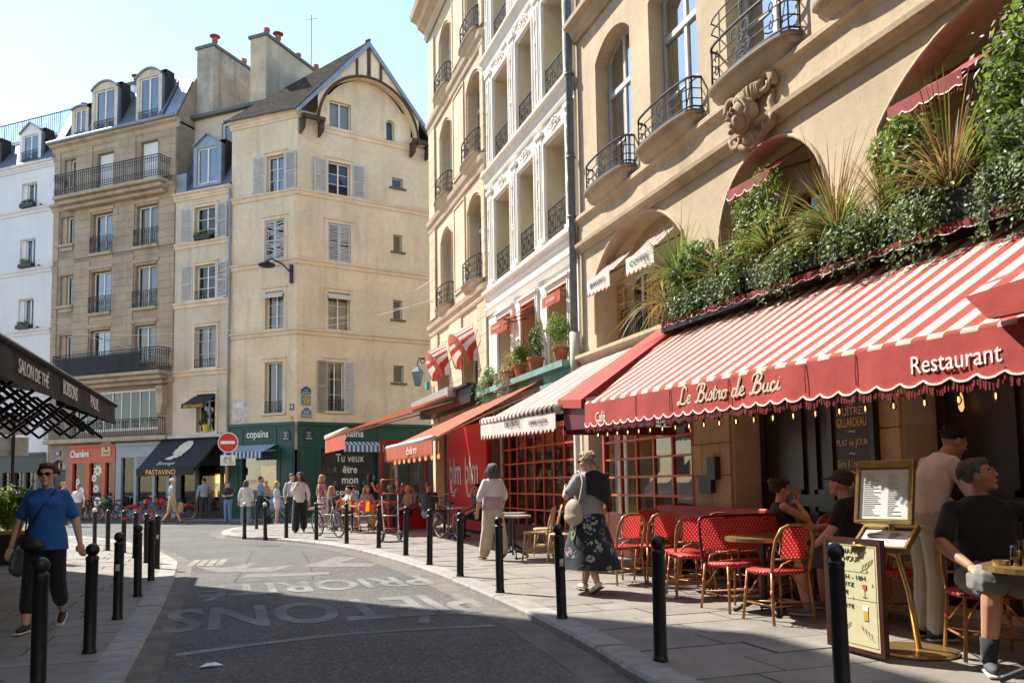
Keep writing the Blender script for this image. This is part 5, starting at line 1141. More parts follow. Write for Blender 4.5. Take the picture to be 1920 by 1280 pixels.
# --- the bistro's big striped awning
zf = lambda u: 2.27-.018*(u-5.15); zb = lambda u: 3.68-.022*(u-4)
BA = awning('bistro_awning', 'big red and cream striped bistro awning with red fringed valance', (5.15,-2.2,zf(5.15)), (15.5,-2.2,zf(15.5)), (3.95,-.05,zb(4)), (15.5,-.05,zb(15.5)), .235, stripe_bistro, red_cloth, 'scallop', .2, .055, fringe=.085, pipe=white_pipe, sag=.02)
va = [c for c in BA.children if c.name.startswith('valance')][0]
def on_val(t, u, z, y=-2.2575): return face_text(t, (u,y,z), (1,0,-.016), (0,0,1))
wl_ = M('white_sign_print', (.8,.77,.72), rough=.6, var=.04)
on_val(text_mesh('Café', 'valance_lettering', wl_, va, width=.27, height=.12), 5.62, 2.08)
on_val(text_mesh('Restaurant', 'valance_lettering', wl_, va, width=.68, height=.115), 10.8, 2.02)
GLY = {'L':(1.0,[[(.9,.8),(.8,1),(.6,1),(.5,.75),(.45,.3),(.32,.04),(.12,.02),(.12,.14),(.3,.13),(.6,.0),(.9,.03),(1.05,.2)]]),
 'e':(.42,[[(0,.15),(.28,.25),(.34,.4),(.22,.46),(.1,.3),(.14,.05),(.3,0),(.48,.12)]]),
 'B':(.95,[[(.55,.95),(.42,.5),(.28,.05),(.1,0),(.02,.12)],[(.12,.7),(.2,.95),(.55,1.05),(.82,.9),(.7,.62),(.42,.53),(.75,.48),(.85,.22),(.6,0),(.35,.06)]]),
 'i':(.3,[[(0,.15),(.14,.44),(.1,.1),(.18,0),(.34,.12)],[(.2,.6),(.21,.63)]]), 's':(.34,[[(0,.12),(.2,.48),(.3,.22),(.2,0),(.04,.05),(.2,.02),(.38,.12)]]),
 't':(.34,[[(0,.15),(.2,.78),(.14,.1),(.24,0),(.4,.12)],[(.02,.52),(.36,.54)]]), 'r':(.44,[[(0,.12),(.1,.45),(.16,.36),(.32,.42),(.27,.1),(.36,0),(.5,.12)]]),
 'o':(.46,[[(.3,.44),(.1,.36),(.07,.08),(.24,0),(.38,.15),(.32,.42),(.5,.36)]]), 'd':(.58,[[(.36,.36),(.16,.43),(.05,.15),(.15,0),(.35,.15),(.55,1.05),(.4,.1),(.5,0),(.65,.12)]]),
 'u':(.56,[[(0,.15),(.1,.44),(.09,.1),(.2,0),(.36,.15),(.42,.44),(.38,.1),(.48,0),(.62,.12)]]), 'c':(.42,[[(.34,.36),(.2,.45),(.05,.25),(.12,.02),(.28,0),(.48,.14)]]), ' ':(.4,[])}
def script_text(s_, par, u0, u1, z, h, y, mat, name='valance_lettering'):
    """brush lettering drawn stroke by stroke"""
    W = sum(GLY[c][0] for c in s_)+.2; k = (u1-u0)/W; mb = MB(); x = 0
    for c in s_:
        for st in GLY[c][1]:
            pts = catmull([(p[0],p[1]) for p in st], 5); r_ = [.014+.012*max(0,(pts[max(i-1,0)].y-pts[i].y))*8 for i in range(len(pts))]
            mb.tube([(u0+(x+p.x+.22*p.y)*k, 0, z+p.y*h) for p in pts], [min(.022,a)*h/.2 for a in r_], 5, flat=1)
        x += GLY[c][0]
    for i, p in enumerate(mb.v): mb.v[i] = (p[0], y+(p[1])*.25, p[2]-.016*(p[0]-u0))
    return mb.build(name, mat, par)
script_text('Le Bistro de Buci', va, 7.42, 9.12, 2.05, .16, -2.257, M('cream_brush_letter', (.62,.5,.36), rough=.7))
clear = glass_mat('clear_glass', (.93,.95,.95), .06)
for u in (6.55,7.3,8.35,9.4,9.95,11.6): mb = MB(); mb.tube([(u,-2.256,zf(u)-.01),(u,-2.262,zf(u)-.12),(u,-2.258,zf(u)-.23)], .004, 4); mb.build('seam', burg_cloth, va)
bulb_glow = M('filament_glow', (1,.5,.12), emit=3); bulb_glass = M('amber_bulb_glass', (.3,.17,.06), rough=.08, trans=.5, spec=.8)
sl_ = empty('festoon_lights', OA, R(-90), 'string of small amber bulbs under the bistro awning edge', 'string lights')
mb = MB(); mb.tube([(5.2+i*.05,-2.12+.01*sin(i),1.94-.018*i*.05+.012*sin(i*.9)) for i in range(140)], .006, 4); mb.build('cable', iron, sl_)
for i in range(24):
    u = 5.25+i*.272; z = 1.91-.018*(u-5.2); b = MB(); b.tube([(u,-2.12,z+.035),(u,-2.12,z)], .012, 6, 1); b.lathe([(.006,-.065),(.02,-.045),(.022,-.028),(.01,.0)], 8, (u,-2.12,z)); o = b.build('bulb', [clear, iron], sl_, smooth=True)
    c = MB(); c.tube([(u,-2.12,z-.012),(u,-2.12,z-.045)], .0035, 5); c.build('filament', bulb_glow, o)
# burgundy canopy box at the left end of the bistro awning
rt = empty('burgundy_canopy', OA, R(-90), 'burgundy rigid canopy between the bistro awning and the thin striped awning', 'canopy')
mb = MB(); mb.add([(3.5,-1.95,2.5),(4.35,-1.95,2.42),(4.35,-.05,3.76),(3.5,-.05,3.76),(3.5,-1.95,2.38),(4.35,-1.95,2.3),(4.35,-.05,3.62),(3.5,-.05,3.62)], [(0,1,2,3),(7,6,5,4),(0,4,5,1),(1,5,6,2),(2,6,7,3),(3,7,4,0)]); mb.build('canopy_roof', red_cloth, rt)
mb = MB(); mb.prism([(3.6,2.05),(4.9,2.0),(4.9,2.42),(3.6,2.46)], -1.9, -1.85); mb.box(3.6,3.68,-1.9,-.1,1.98,2.1); mb.build('canopy_front', M('burgundy_paint',(.12,.012,.018),rough=.5), rt)
mb = MB(); mb.prism([(11.0,2.36),(14,2.52),(14,2.16),(11.15,2.2)], -2.36, -2.3); mb.add([(11.0,-2.34,2.4),(14,-2.34,2.56),(14,-1.6,3.05),(11.6,-1.6,2.75)], [(0,1,2,3)]); tag(mb.build('overlap_awning_flap', red_cloth), 'red overlapping awning flap at the right edge of the striped awning', 'awning', loc=OA, rz=R(-90))
# --- thin-striped cafe awning
SA = awning('coffee_awning', 'white cafe awning with thin maroon stripes and scalloped white valance', (-.1,-2.0,2.44), (3.65,-2.0,2.36), (.3,-.05,3.55), (3.75,-.05,3.6), .25, stripe_smith, white_cloth, 'scallop', .17, .09, pipe=burg_cloth, frame=stripe_smith, roll=.075)
v2 = [c for c in SA.children if c.name.startswith('valance')][0]; dk_ = M('maroon_print', (.1,.02,.03), rough=.7)
for t, u, z, w, h in (('THE SMITHS',1.7,2.29,.75,.12),('COFFEE STATION',2.95,2.22,.8,.06)):
    face_text(text_mesh(t, 'valance_lettering', dk_, v2, width=w, height=h), (u,-2.066,z), (1,0,-.02), (0,0,1))
# --- orange awnings further on
awning('orange_awning', 'orange awning with zigzag valance in front of the red terrace screen', (-7.4,-2.5,2.27), (-1.95,-2.5,2.25), (-7.0,-.1,3.4), (-1.6,-.1,3.55), .3, orange_cloth, orange_cloth, 'zigzag', .11, .1, frame=alu, roll=.06)
o1 = awning('orange_awning', 'farther orange awning with torn valance beside the green corner shop', (-12.6,-3.5,2.85), (-7.75,-3.5,2.78), (-12.4,-.5,3.85), (-7.7,-.5,3.88), .5, orange_cloth, orange_cloth, 'straight', frame=M('pale_salmon_bar',(.6,.35,.27),rough=.5), roll=.09, arms=True)
mb = MB(); mb.box(-12.5,-7.6,-.75,-.45,3.72,4.0); mb.build('cassette', alu, o1)
pl_ = M('faded_print', (.75,.55,.45), rough=.8)
og = [c for c in bpy.data.objects if c.name == 'orange_awning'][0]; ov = [c for c in og.children if c.name.startswith('valance')][0]
for t, u in (('blm',-3.9),): face_text(text_mesh(t, 'valance_lettering', pl_, ov, width=1.1, height=.18, shear=.2), (u,-2.566,2.08), (1,0,0), (0,0,1))
for i in range(9):
    b = MB(); u = -7+i*.6; b.lathe([(.008,-.1),(.035,-.06),(.03,-.02),(.012,.02)], 8, (u,-2.35,1.92)); b.tube([(u,-2.35,1.93),(u,-2.35,2.2)], .006, 4)
    if i == 0: fl2 = empty('festoon_lights', OA, R(-90), 'string of small bulbs under the nearer orange awning', 'string lights')
    b.build('bulb', M('amber_bulb_lit', (.8,.45,.15), emit=.35, rough=.2), fl2, smooth=True)
# --- little window awnings
for lb, u, txt in (('small red striped window awning lettered BAKERY',1.42,'BAKERY'), ('small red striped window awning lettered COFFEE',3.0,'COFFEE')):
    w = awning('window_awning', lb, (u-.47,-.24,4.97), (u+.47,-.24,4.95), (u-.47,.24,5.44), (u+.47,.24,5.42), .24, stripe_mini, white_cloth, 'scallop', .15, .07, pipe=red_cloth, group='small awnings on the limestone house', roll=.012)
    vv = [c for c in w.children if c.name.startswith('valance')][0]; face_text(text_mesh(txt, 'valance_lettering', M('black_print',(.03,.03,.03)), vv, width=.62, height=.09), (u,-.304,4.84), (1,0,0), (0,0,1))
for lb, u0, u1, z in (('plain red window awning with white piping under the carved head',5.6,6.5,5.06), ('plain red window awning with fringe amid the right-hand plants',8.4,9.28,4.94)):
    awning('window_awning', lb, (u0,-.3,z), (u1,-.3,z-.02), (u0,.3,z+.42), (u1,.3,z+.42), .1, M('faded_burgundy_cloth',(.24,.04,.04),rough=.85,var=.15,scale=3), MATS['faded_burgundy_cloth'], 'scallop', .2, .05, fringe=.06, pipe=white_pipe, group='small awnings on the limestone house', frame=burg_cloth, roll=.012)
for lb, u0, u1, z, y in (('small orange awning over the left window of the ivory house',-4.75,-3.85,5.2,-.2), ('wide orange awning pulled out over the middle ivory window',-3.4,-2.45,4.92,-.75), ('small orange awning over the right window of the ivory house',-1.6,-.6,5.2,-.15)):
    w = awning('window_awning', lb, (u0,y,z), (u1,y,z), (u0,.1,5.4), (u1,.1,5.4), .2, orange_cloth, orange_cloth, 'scallop', .12, .05, group='orange window awnings on the ivory house', frame=orange_cloth, roll=.015)
    vv = [c for c in w.children if c.name.startswith('valance')][0]; face_text(text_mesh('Smiths' if y > -.5 else 'Bakery', 'valance_lettering', pl_, vv, width=.5, height=.09, shear=.3), ((u0+u1)/2,y-.06,z-.12), (1,0,0), (0,0,1))
for lb, a, b, z0 in (('round orange basket awning with red striped sides, farther one',-11.6,-10.0,4.75), ('round orange basket awning with red striped sides, nearer one',-8.7,-6.95,4.75)):
    rt_ = empty('basket_awning', OA, R(-90), lb, 'awning', 'basket awnings on the limestone corner house'); mb = MB(); c, w = (a+b)/2, (b-a)/2+.05; n = 14
    def dome(t, k): return (c-w*cos(pi*t)*(1-.12*k), -.05-.55*k*(.35+.65*sin(pi*t)), z0-.5*(1-sin(pi*t))*.2+ (w*1.15*sin(pi*t))*(1-.28*k))
    for i in range(n):
        for j in range(5): mb.poly([dome(i/n,j/5), dome(i/n,(j+1)/5), dome((i+1)/n,(j+1)/5), dome((i+1)/n,j/5)])
    mb.build('cloth', stripe_dome, rt_, smooth=True); vb = MB()
    for i in range(n*2):
        p, q = Vector(dome(i/n/2,1)), Vector(dome((i+1)/n/2,1)); cc = Vector((c,p.y,z0-.3)); dz = lambda s_: (cc-s_).normalized()*(.26)
        vb.poly([p+Vector((0,-.01,0)), p+dz(p), q+dz(q), q+Vector((0,-.01,0))])
    vb.build('valance', orange_cloth, rt_, smooth=True)
# --- blue and white awnings of the green corner shop
awning('blue_striped_awning', 'blue and white striped awning over the left green shop window', (-3.0,-1.0,2.75), (-.95,-1.0,2.75), (-2.95,-.12,3.1), (-.9,-.12,3.1), .26, stripe_blue, stripe_blue, 'straight', group='blue striped awnings of the green shop', origin=KK, rz=R(-41), roll=.03)
awning('blue_striped_awning', 'blue and white striped awning over the right green shop window', (1.9,-.5,3.02), (3.75,-.5,3.02), (1.9,-.12,3.2), (3.75,-.12,3.2), .28, stripe_blue, stripe_blue, 'straight', group='blue striped awnings of the green shop', origin=KK, rz=R(14), roll=.03)
# --- black awnings opposite
black_cloth = M('black_awning_cloth', (.022,.022,.025), rough=.8, var=.15, scale=2, bump=.2, bscale=7)
PA = awning('black_awning', 'black restaurant awning with a cream silhouette over docked bicycles', (-7.15,-1.6,2.15), (-3.95,-1.6,2.15), (-7.25,-.1,3.5), (-3.9,-.1,3.5), .3, black_cloth, black_cloth, 'straight', origin=KK, rz=R(-41), side=black_cloth, sag=.01)
pv_ = [c for c in PA.children if c.name.startswith('valance')][0]; face_text(text_mesh('PASTAVINO', 'valance_lettering', letter_gold, pv_, width=1.65, height=.22, bold=.01), (-5.75,-1.668,2.0), (1,0,0), (0,0,1))
sil = [(-.42,-.5),(-.5,-.42),(-.2,-.3),(-.22,-.18),(-.36,-.16),(-.3,-.05),(-.38,.02),(-.28,.1),(-.32,.22),(-.2,.4),(0,.52),(.25,.5),(.42,.35),(.45,.1),(.38,-.1),(.3,-.2),(.32,-.34),(.2,-.3),(.12,-.42),(0,-.38),(-.1,-.5)]
def on_slope(u, t): a = Vector((u+lerp(-.05,.1,.5),lerp(-.1,-1.6,t),lerp(3.5,2.15,t))); return a+Vector((0,-.02,.025))
mb = MB(); mb.poly([on_slope(-5.55+x*.95, .42-y*.62) for x, y in sil]); mb.build('silhouette_print', M('cream_print',(.6,.55,.42)), PA)
face_text(text_mesh('Bottega', 'script_print', MATS['cream_print'], PA, width=.95, height=.26, shear=.3), on_slope(-5.75,.86), (1,0,0), (0,-1.5,1.35) if False else (0,1.5,1.35))
w = awning('window_awning', 'small black awning lettered RISTORANTE over a first floor window', (-5.6,-.65,4.98), (-4.25,-.65,4.98), (-5.45,.05,5.45), (-4.25,.05,5.45), .2, black_cloth, black_cloth, 'straight', origin=KK, rz=R(-41), roll=.02)
vv = [c for c in w.children if c.name.startswith('valance')][0]; face_text(text_mesh('RISTORANTE', 'valance_lettering', letter_gold, vv, width=1.05, height=.13), (-4.92,-.716,4.86), (1,0,0), (0,0,1))
# --- tearoom awning on the left with lazy-tong arms; local x runs away from the viewer
TA = empty('tearoom_awning', (-5,0,0), R(90), 'long black tearoom awning with white lettering and lattice arms', 'awning')
fz = lambda u: 2.5+.018*(u-8); mb = MB()
for i in range(40):
    a, b = lerp(2,15.9,i/40), lerp(2,15.9,(i+1)/40); mb.poly([(a,-.1,3.3),(b,-.1,3.3),(b,-3.1,fz(b)+.1),(a,-3.1,fz(a)+.1)])
mb.build('cloth', black_cloth, TA); mb = MB(); n = 120
for i in range(n):
    a, b = lerp(2,15.9,i/n), lerp(2,15.9,(i+1)/n); w_ = lambda x: -3.12-.012*sin(x*7)
    mb.poly([(a,w_(a),fz(a)+.1),(b,w_(b),fz(b)+.1),(b,w_(b)-.02,fz(b)-.22),(a,w_(a)-.02,fz(a)-.22)])
tv = mb.build('valance', black_cloth, TA, smooth=True)
mb = MB(); mb.poly([(15.9,-3.12,fz(15.9)+.1),(15.9,-2.2,fz(15.9)+.35),(15.9,-2.2,fz(15.9)+.1),(15.9,-3.12,fz(15.9)-.22)]); mb.build('side_cloth', black_cloth, TA)
mb = MB(); mb.tube([(2,-3.1,fz(2)+.13),(15.95,-3.1,fz(15.95)+.13)], .04, 8, 0)
for i in range(190): u = 2+i*.0734; mb.ell((u,-3.15,fz(u)+.1),.022,.015,.03,6,4,1)
mb.build('front_bar', [M('bar_grey',(.3,.3,.3),rough=.5), black_cloth], TA)
for t, u, w in (('SALON DE THÉ',9.35,1.35),('BOISSONS',11.35,.95),('PAUL',13.3,.75)):
    face_text(text_mesh(t, 'valance_lettering', letter_w, tv, width=w, height=.17), (u,-3.16,fz(u)-.05), (1,0,0), (0,0,1)) 
black_steel = M('black_steel', (.012,.012,.013), rough=.5)
for i in range(12):
    u = 5.2+i*.92; a = MB(); k = 6; z0, z1 = 2.15, 2.55
    for j in range(k):
        ya, yb = lerp(-.2,-3.0,j/k), lerp(-.2,-3.0,(j+1)/k)
        a.tube([(u,ya,z0),(u+.03,yb,z1)], .022, 5); a.tube([(u+.06,ya,z1),(u+.03,yb,z0)], .022, 5)
    a.build('lattice_arm', black_steel, TA)

# ------------------------------------------------------------------ glazed fronts under the awnings
lattice_m = M('orange_red_glazing_bar', (.5,.085,.035), rough=.45, var=.1, scale=6)
def lattice(name, label, u0, u1, z0, z1, nx, nz, y, mat, post_m):
    rt = empty(name, OA, R(-90), label, 'shopfront'); g = .022
    mb = MB(); mb.box(u0-.08,u0,y-.05,y+.05,0,z1+.1); mb.build('corner_post', post_m, rt); mb = MB(); mb.box(u1,u1+.08,y-.05,y+.05,0,z1+.1); mb.build('corner_post', post_m, rt)
    mb = MB(); mb.box(u0,u1,y-.045,y+.045,z1,z1+.1); mb.build('top_rail', mat, rt); mb = MB(); mb.box(u0,u1,y-.05,y+.05,.02,z0); mb.build('stall_riser', M('dark_riser_paint',(.1,.025,.018),rough=.5,var=.2), rt)
    for i in range(1,nx): u = lerp(u0,u1,i/nx); mb = MB(); mb.box(u-g,u+g,y-.03,y+.03,z0,z1); mb.build('mullion', mat, rt)
    for j in range(1,nz): z = lerp(z0,z1,j/nz); mb = MB(); mb.box(u0,u1,y-.025,y+.025,z-g*.8,z+g*.8); mb.build('transom', mat, rt)
    for i in range(nx):
        for j in range(nz):
            t = random.uniform(-.006,.006); p = MB(); a, b, c, d = lerp(u0,u1,i/nx), lerp(u0,u1,(i+1)/nx), lerp(z0,z1,j/nz), lerp(z0,z1,(j+1)/nz); p.poly([(a,y+t,c),(b,y-t,c),(b,y-t*.5,d),(a,y+t,d)]); p.build('pane', shop_glass, rt)
    return rt
post_w = M('white_post_paint', (.6,.58,.55), rough=.5)
lattice('glazed_cafe_front', 'orange latticed cafe window under the thin striped awning', -5.0, -.35, .35, 2.45, 8, 6, -.02, lattice_m, post_w)
lattice('glazed_bistro_front', 'orange latticed bistro window under the red awning', 1.0, 4.0, .75, 2.3, 5, 5, -.0, lattice_m, M('dull_red_post',(.3,.05,.035)))
wood = M('brown_wood', (.22,.11,.045), rough=.5, var=.2, scale=3)
rm = empty('bistro_interior', OA, R(-90), 'bistro room with shelves, dish rack and globe lamp behind the lattice', 'room'); mb = MB(); mb.box(.25,3.98,1.9,1.95,.1,3); mb.build('back_wall', M('inside_brown',(.11,.07,.045),var=.3), rm)
for z in (.95,1.35,1.75): mb = MB(); mb.box(1.6,3.8,1.2,1.6,z,z+.04); mb.build('shelf', wood, rm)
for i in range(9): mb = MB(); mb.box(2.75+i*.07,2.77+i*.07,1.0,1.3,1.0,1.32); mb.build('plate', M('plate_white',(.5,.48,.44)), rm)
for u in (3.0,3.9): mb = MB(); mb.ell((u,.7,2.12),.14,.14,.13,14,10); mb.build('globe_lamp', M('amber_globe',(.9,.4,.03),emit=.7), rm, smooth=True)
for u in (.6,.85): mb = MB(); n = 12; [mb.poly([(u+.02*sin(i*2)+i*.02,.35,.4),(u+.02*sin(i*2+2)+(i+1)*.02,.38,.4),(u+.02*sin(i*2+2)+(i+1)*.02,.38,2.4),(u+.02*sin(i*2)+i*.02,.35,2.4)]) for i in range(n)]; mb.build('curtain', curtain_m, rm)
rm2 = empty('cafe_interior', OA, R(-90), 'dim cafe room with tan door behind the orange lattice', 'room'); mb = MB(); mb.box(-5.85,-.3,1.8,1.85,0,3.1); mb.build('back_wall', MATS['inside_brown'], rm2); mb = MB(); mb.box(-.95,-.35,.1,.15,.1,2.4); mb.build('door', M('tan_door',(.36,.2,.08),rough=.5,var=.15), rm2)
for i in range(5): mb = MB(); u = -4.6+i*.85; mb.box(u,u+.5,.9,1.2,.5,.5+random.uniform(.6,1.3)); mb.build('counter_unit', [wood, MATS['inside_brown']][i % 2], rm2)
# red terrace screen with the big letters, beyond it the glazed end panel
red_paint = M('red_screen_paint', (.42,.012,.016), rough=.35, var=.08)
rs = empty('red_screen', OA, R(-90), 'tall red terrace screen with white letters blm', 'screen'); mb = MB(); mb.box(-8.9,-5.0,-.45,-.38,.1,2.85); mb.build('panel', red_paint, rs)
for u in (-8.55,-6.9):
    face_text(text_mesh('blm', 'sign_lettering', M('silver_letter',(.55,.52,.5),rough=.35,metal=.3), rs, width=1.25, height=.75, bold=.02), (u+.6,-.465,1.65), (1,0,0), (0,0,1))
    mb = MB(); mb.tube([(u+.15,-.46,1.3),(u+.3,-.46,1.0),(u+.55,-.46,.95),(u+.75,-.46,1.15)], .05, 6); mb.build('sign_lettering', MATS['silver_letter'], rs)
ep = empty('glazed_end_screen', (0,0,0), 0, 'red framed glass screen at the end of the orange terrace', 'screen')
for x0, x1, z0, z1 in ((4.2,4.28,0,2.6),(5.55,5.63,0,2.6),(4.28,5.55,2.5,2.6),(4.28,5.55,.0,.55)): mb = MB(); mb.box(x0,x1,24.3,24.36,z0,z1); mb.build('frame_bar', red_paint, ep)
mb = MB(); mb.box(4.28,5.55,24.32,24.33,.55,2.5); mb.build('pane', glass, ep)
lw_ = empty('wall_lantern', OA, R(-90), 'old green street lantern on the corner of the limestone house', 'lantern'); mb = MB(); mb.tube([(-12.6,0,5.1),(-12.6,-.2,5.5),(-12.6,-.45,5.55),(-12.6,-.5,5.35)], .025, 6); mb.tube(spiral((-12.6,-.3,5.45),.14,.03,0,7,14,(0,1,0),(0,0,1)), .018, 5); mb.build('bracket', iron, lw_)
mb = MB(); mb.lathe([(.1,-.45),(.2,0),(.22,.02),(.06,.2),(.03,.28)], 4, (-12.6,-.5,5.05)); mb.build('lantern_case', M('verdigris_glass',(.08,.16,.18),rough=.25), lw_)
mb = MB(); mb.box(-12.8,-12.55,-.2,-.1,4.5,4.75); mb.build('small_sign', M('teal_sign',(.05,.3,.36)), Ch)
# ------------------------------------------------------------------ street furniture
post_m = M('bollard_paint', (.012,.012,.014), rough=.38, var=.3, scale=9, bump=.12, bscale=60)
cap_white = M('bollard_white_top', (.6,.6,.58), rough=.5, var=.15, scale=12)
def make_bollard():
    mb = MB(); mb.lathe([(.056,-.12),(.056,.02),(.049,.03),(.049,.76),(.052,.765),(.052,.79),(.036,.8),(.03,.815)], 16); o = mb.build('bollard', post_m, None, smooth=False, bevel=.003)
    for p in o.data.polygons: p.use_smooth = len(p.vertices) == 4
    b = MB(); b.ell((0,0,.848),.055,.055,.055,16,12); b.build('ball_top', post_m, o, smooth=True); return o
b0 = make_bollard(); first = True
BRP = [(3.53,4.23),(2.99,5.5),(3.05,7.54),(3.09,9.59),(3.11,11.48),(3.11,13.37),(3.13,15.39),(2.99,17.51),(2.55,19.19),(2.05,20.94),(1.41,22.02),(.92,22.58),(.42,23.4),(.85,27.33)]
BLP = [(-1.19,6.4),(-1.08,7.81),(-1.08,9.68),(-1.07,11.62),(-1.07,13.55),(-1.14,15.49),(-1.41,16.8),(-1.73,18.09),(-2.53,20.62),(-3.09,22.79),(-2.11,19.74)]
RN = ['nearest','second','third','fourth','fifth','sixth','seventh','eighth','ninth','tenth','eleventh','twelfth','thirteenth']
LR = ['black bollard beside the yellow happy hour board, %s on the right kerb' % RN[0]]+['black bollard on the right kerb, %s from the viewer' % n for n in RN[1:13]]+['small farthest black bollard at the back edge of the right pavement']
LR[11] = 'black bollard with white ball top on the right kerb, twelfth from the viewer'; LR[12] = 'black bollard with white ball top at the rounded pavement corner'
LL = ['black bollard on the left kerb, %s from the viewer, left of the others' % RN[0]]+['black bollard on the left pavement, %s from the viewer' % n for n in RN[1:9]]+['tall black bollard with white ball top right behind the woman in blue','black bollard with a red band on the far left pavement']
for pts, labs, z, gname in ((BRP, LR, 0, 'bollards along the right kerb'), (BLP, LL, Z_L, 'bollards along the left kerb')):
    for (x, y), lb in zip(pts, labs):
        o = b0 if first else copy_tree(b0); first = False; o.location = (x,y,z); o.rotation_euler = (random.uniform(-.02,.02),random.uniform(-.02,.02),random.uniform(0,6)); tag(o, lb, 'bollard', gname)
        if lb in (LR[2], LR[7], LL[2], LL[5]): r_ = MB(); [r_.poly([(.0505*cos(a),.0505*sin(a),.5),(.0505*cos(a+.28),.0505*sin(a+.28),.5),(.0505*cos(a+.28),.0505*sin(a+.28),.57),(.0505*cos(a),.0505*sin(a),.57)]) for a in (3.6,3.88,4.16)]; r_.build('sticker', M('worn_sticker',(.5,.48,.44),var=.5,scale=40), o); o.rotation_euler.z = random.uniform(-.5,.9)
        if 'white ball' in lb: ch = o.children[0]; ch.data = ch.data.copy(); ch.data.materials[0] = cap_white
        if 'red band' in lb: r_ = MB(); r_.lathe([(.054,.7),(.054,.76)], 14); r_.build('red_band', M('red_band_paint',(.4,.05,.04)), o)
sign_red = M('sign_red', (.5,.02,.02), rough=.35, var=.05)
sg = empty('no_entry_sign', (.0,34.6,-.035), R(-18.85), 'round red no entry sign on a grey post', 'road sign'); mb = MB(); mb.tube([(0,0,0),(0,0,3.5)], .04, 8); mb.build('post', M('post_grey',(.05,.05,.05),rough=.5), sg)
d_ = MB(); d_.lathe([(.4,-.015),(.4,.015)], 28); o = d_.build('sign_disc', enamel_white, sg); o.rotation_euler.x = pi/2; o.location = (0,-.06,3.1)
d_ = MB(); d_.lathe([(.365,0),(.365,.01)], 28); o2 = d_.build('red_face', sign_red, sg); o2.rotation_euler.x = pi/2; o2.location = (0,-.076,3.1)
d_ = MB(); d_.box(-.28,.28,-.1,-.088,3.04,3.16); d_.build('white_bar', enamel_white, sg)
d_ = MB(); d_.box(-.29,.29,-.08,-.05,2.2,2.6); pn = d_.build('sub_plate', enamel_white, sg)
for t, z, w in (('SAUF',2.5,.3),('CYCLES',2.3,.45)): face_text(text_mesh(t, 'lettering', MATS['black_print'], pn, width=w, height=.1), (0,-.083,z), (1,0,0), (0,0,1))
d_ = MB(); d_.torus((-.12,-.085,2.4),(0,1,0),.05,.008,12,4); d_.torus((.1,-.085,2.4),(0,1,0),.05,.008,12,4); d_.tube([(-.12,-.085,2.4),(-.05,-.085,2.47),(.06,-.085,2.47),(.1,-.085,2.4)], .008, 4); d_.build('cycle_symbol', MATS['black_print'], pn)
sg = empty('blank_sign_back', (-4.0,18.6,Z_L), R(12), 'two weathered sign plates seen from behind on a dark post', 'road sign'); mb = MB(); mb.tube([(0,0,0),(0,0,2.86)], .032, 8); mb.build('post', M('brown_post',(.04,.025,.022),rough=.5), sg)
pm_ = M('sign_back_alu', (.55,.53,.47), rough=.5, metal=.1, var=.25, scale=5, streak=.4)
for z0, z1, w in ((2.45,2.82,.25),(2.04,2.41,.26)): d_ = MB(); d_.box(-w,w,.04,.055,z0,z1); d_.build('sign_plate', pm_, sg, bevel=.01); d_ = MB(); d_.box(-w,w,.02,.04,lerp(z0,z1,.3),lerp(z0,z1,.3)+.03); d_.build('rail', pm_, sg)

# ------------------------------------------------------------------ cafe furniture
rattan = M('rattan_cane', (.4,.18,.05), rough=.35, var=.3, scale=10, spec=.6, objvar=.08)
rattan_pale = M('pale_rattan', (.55,.36,.16), rough=.4, var=.22, scale=8, spec=.5, objvar=.08)
pink_band = M('pink_binding', (.55,.12,.13), rough=.4)
def weave(name, c1, c2, sc, trans=.35):
    mt = M(name, c1, rough=.4, var=.1, scale=5, trans=trans, spec=.6); nt, base = color_socket(mt); N = nt.nodes; L = nt.links
    tc = N.new('ShaderNodeTexCoord'); sp = N.new('ShaderNodeSeparateXYZ'); L.new(tc.outputs['Object'], sp.inputs[0]); outs = []
    for a in (0, 2):
        ad = N.new('ShaderNodeMath'); ad.operation = 'ADD'; L.new(sp.outputs[a], ad.inputs[0]); L.new(sp.outputs[1], ad.inputs[1]) if a == 2 else None
        ml = N.new('ShaderNodeMath'); ml.operation = 'MULTIPLY'; ml.inputs[1].default_value = sc; L.new(ad.outputs[0], ml.inputs[0])
        sn = N.new('ShaderNodeMath'); sn.operation = 'SINE'; L.new(ml.outputs[0], sn.inputs[0]); outs.append(sn)
    pr = N.new('ShaderNodeMath'); pr.operation = 'MULTIPLY'; L.new(outs[0].outputs[0], pr.inputs[0]); L.new(outs[1].outputs[0], pr.inputs[1])
    gt = N.new('ShaderNodeMapRange'); gt.inputs[1].default_value = .42; gt.inputs[2].default_value = .6; L.new(pr.outputs[0], gt.inputs[0])
    mx = N.new('ShaderNodeMix'); mx.data_type = 'RGBA'; L.new(gt.outputs[0], mx.inputs[0]); L.new(base, mx.inputs[6]); mx.inputs[7].default_value = (*c2,1); set_color(mt, mx.outputs[2])
    bp = N.new('ShaderNodeBump'); bp.inputs['Strength'].default_value = .5; bp.inputs['Distance'].default_value = .006; L.new(pr.outputs[0], bp.inputs['Height']); L.new(bp.outputs[0], N['Principled BSDF'].inputs['Normal']); return mt
weave_red = weave('red_woven_cane', (.5,.012,.022), (.72,.3,.2), 150)
weave_pale = weave('pale_woven_cane', (.6,.42,.22), (.42,.26,.12), 150, .2)
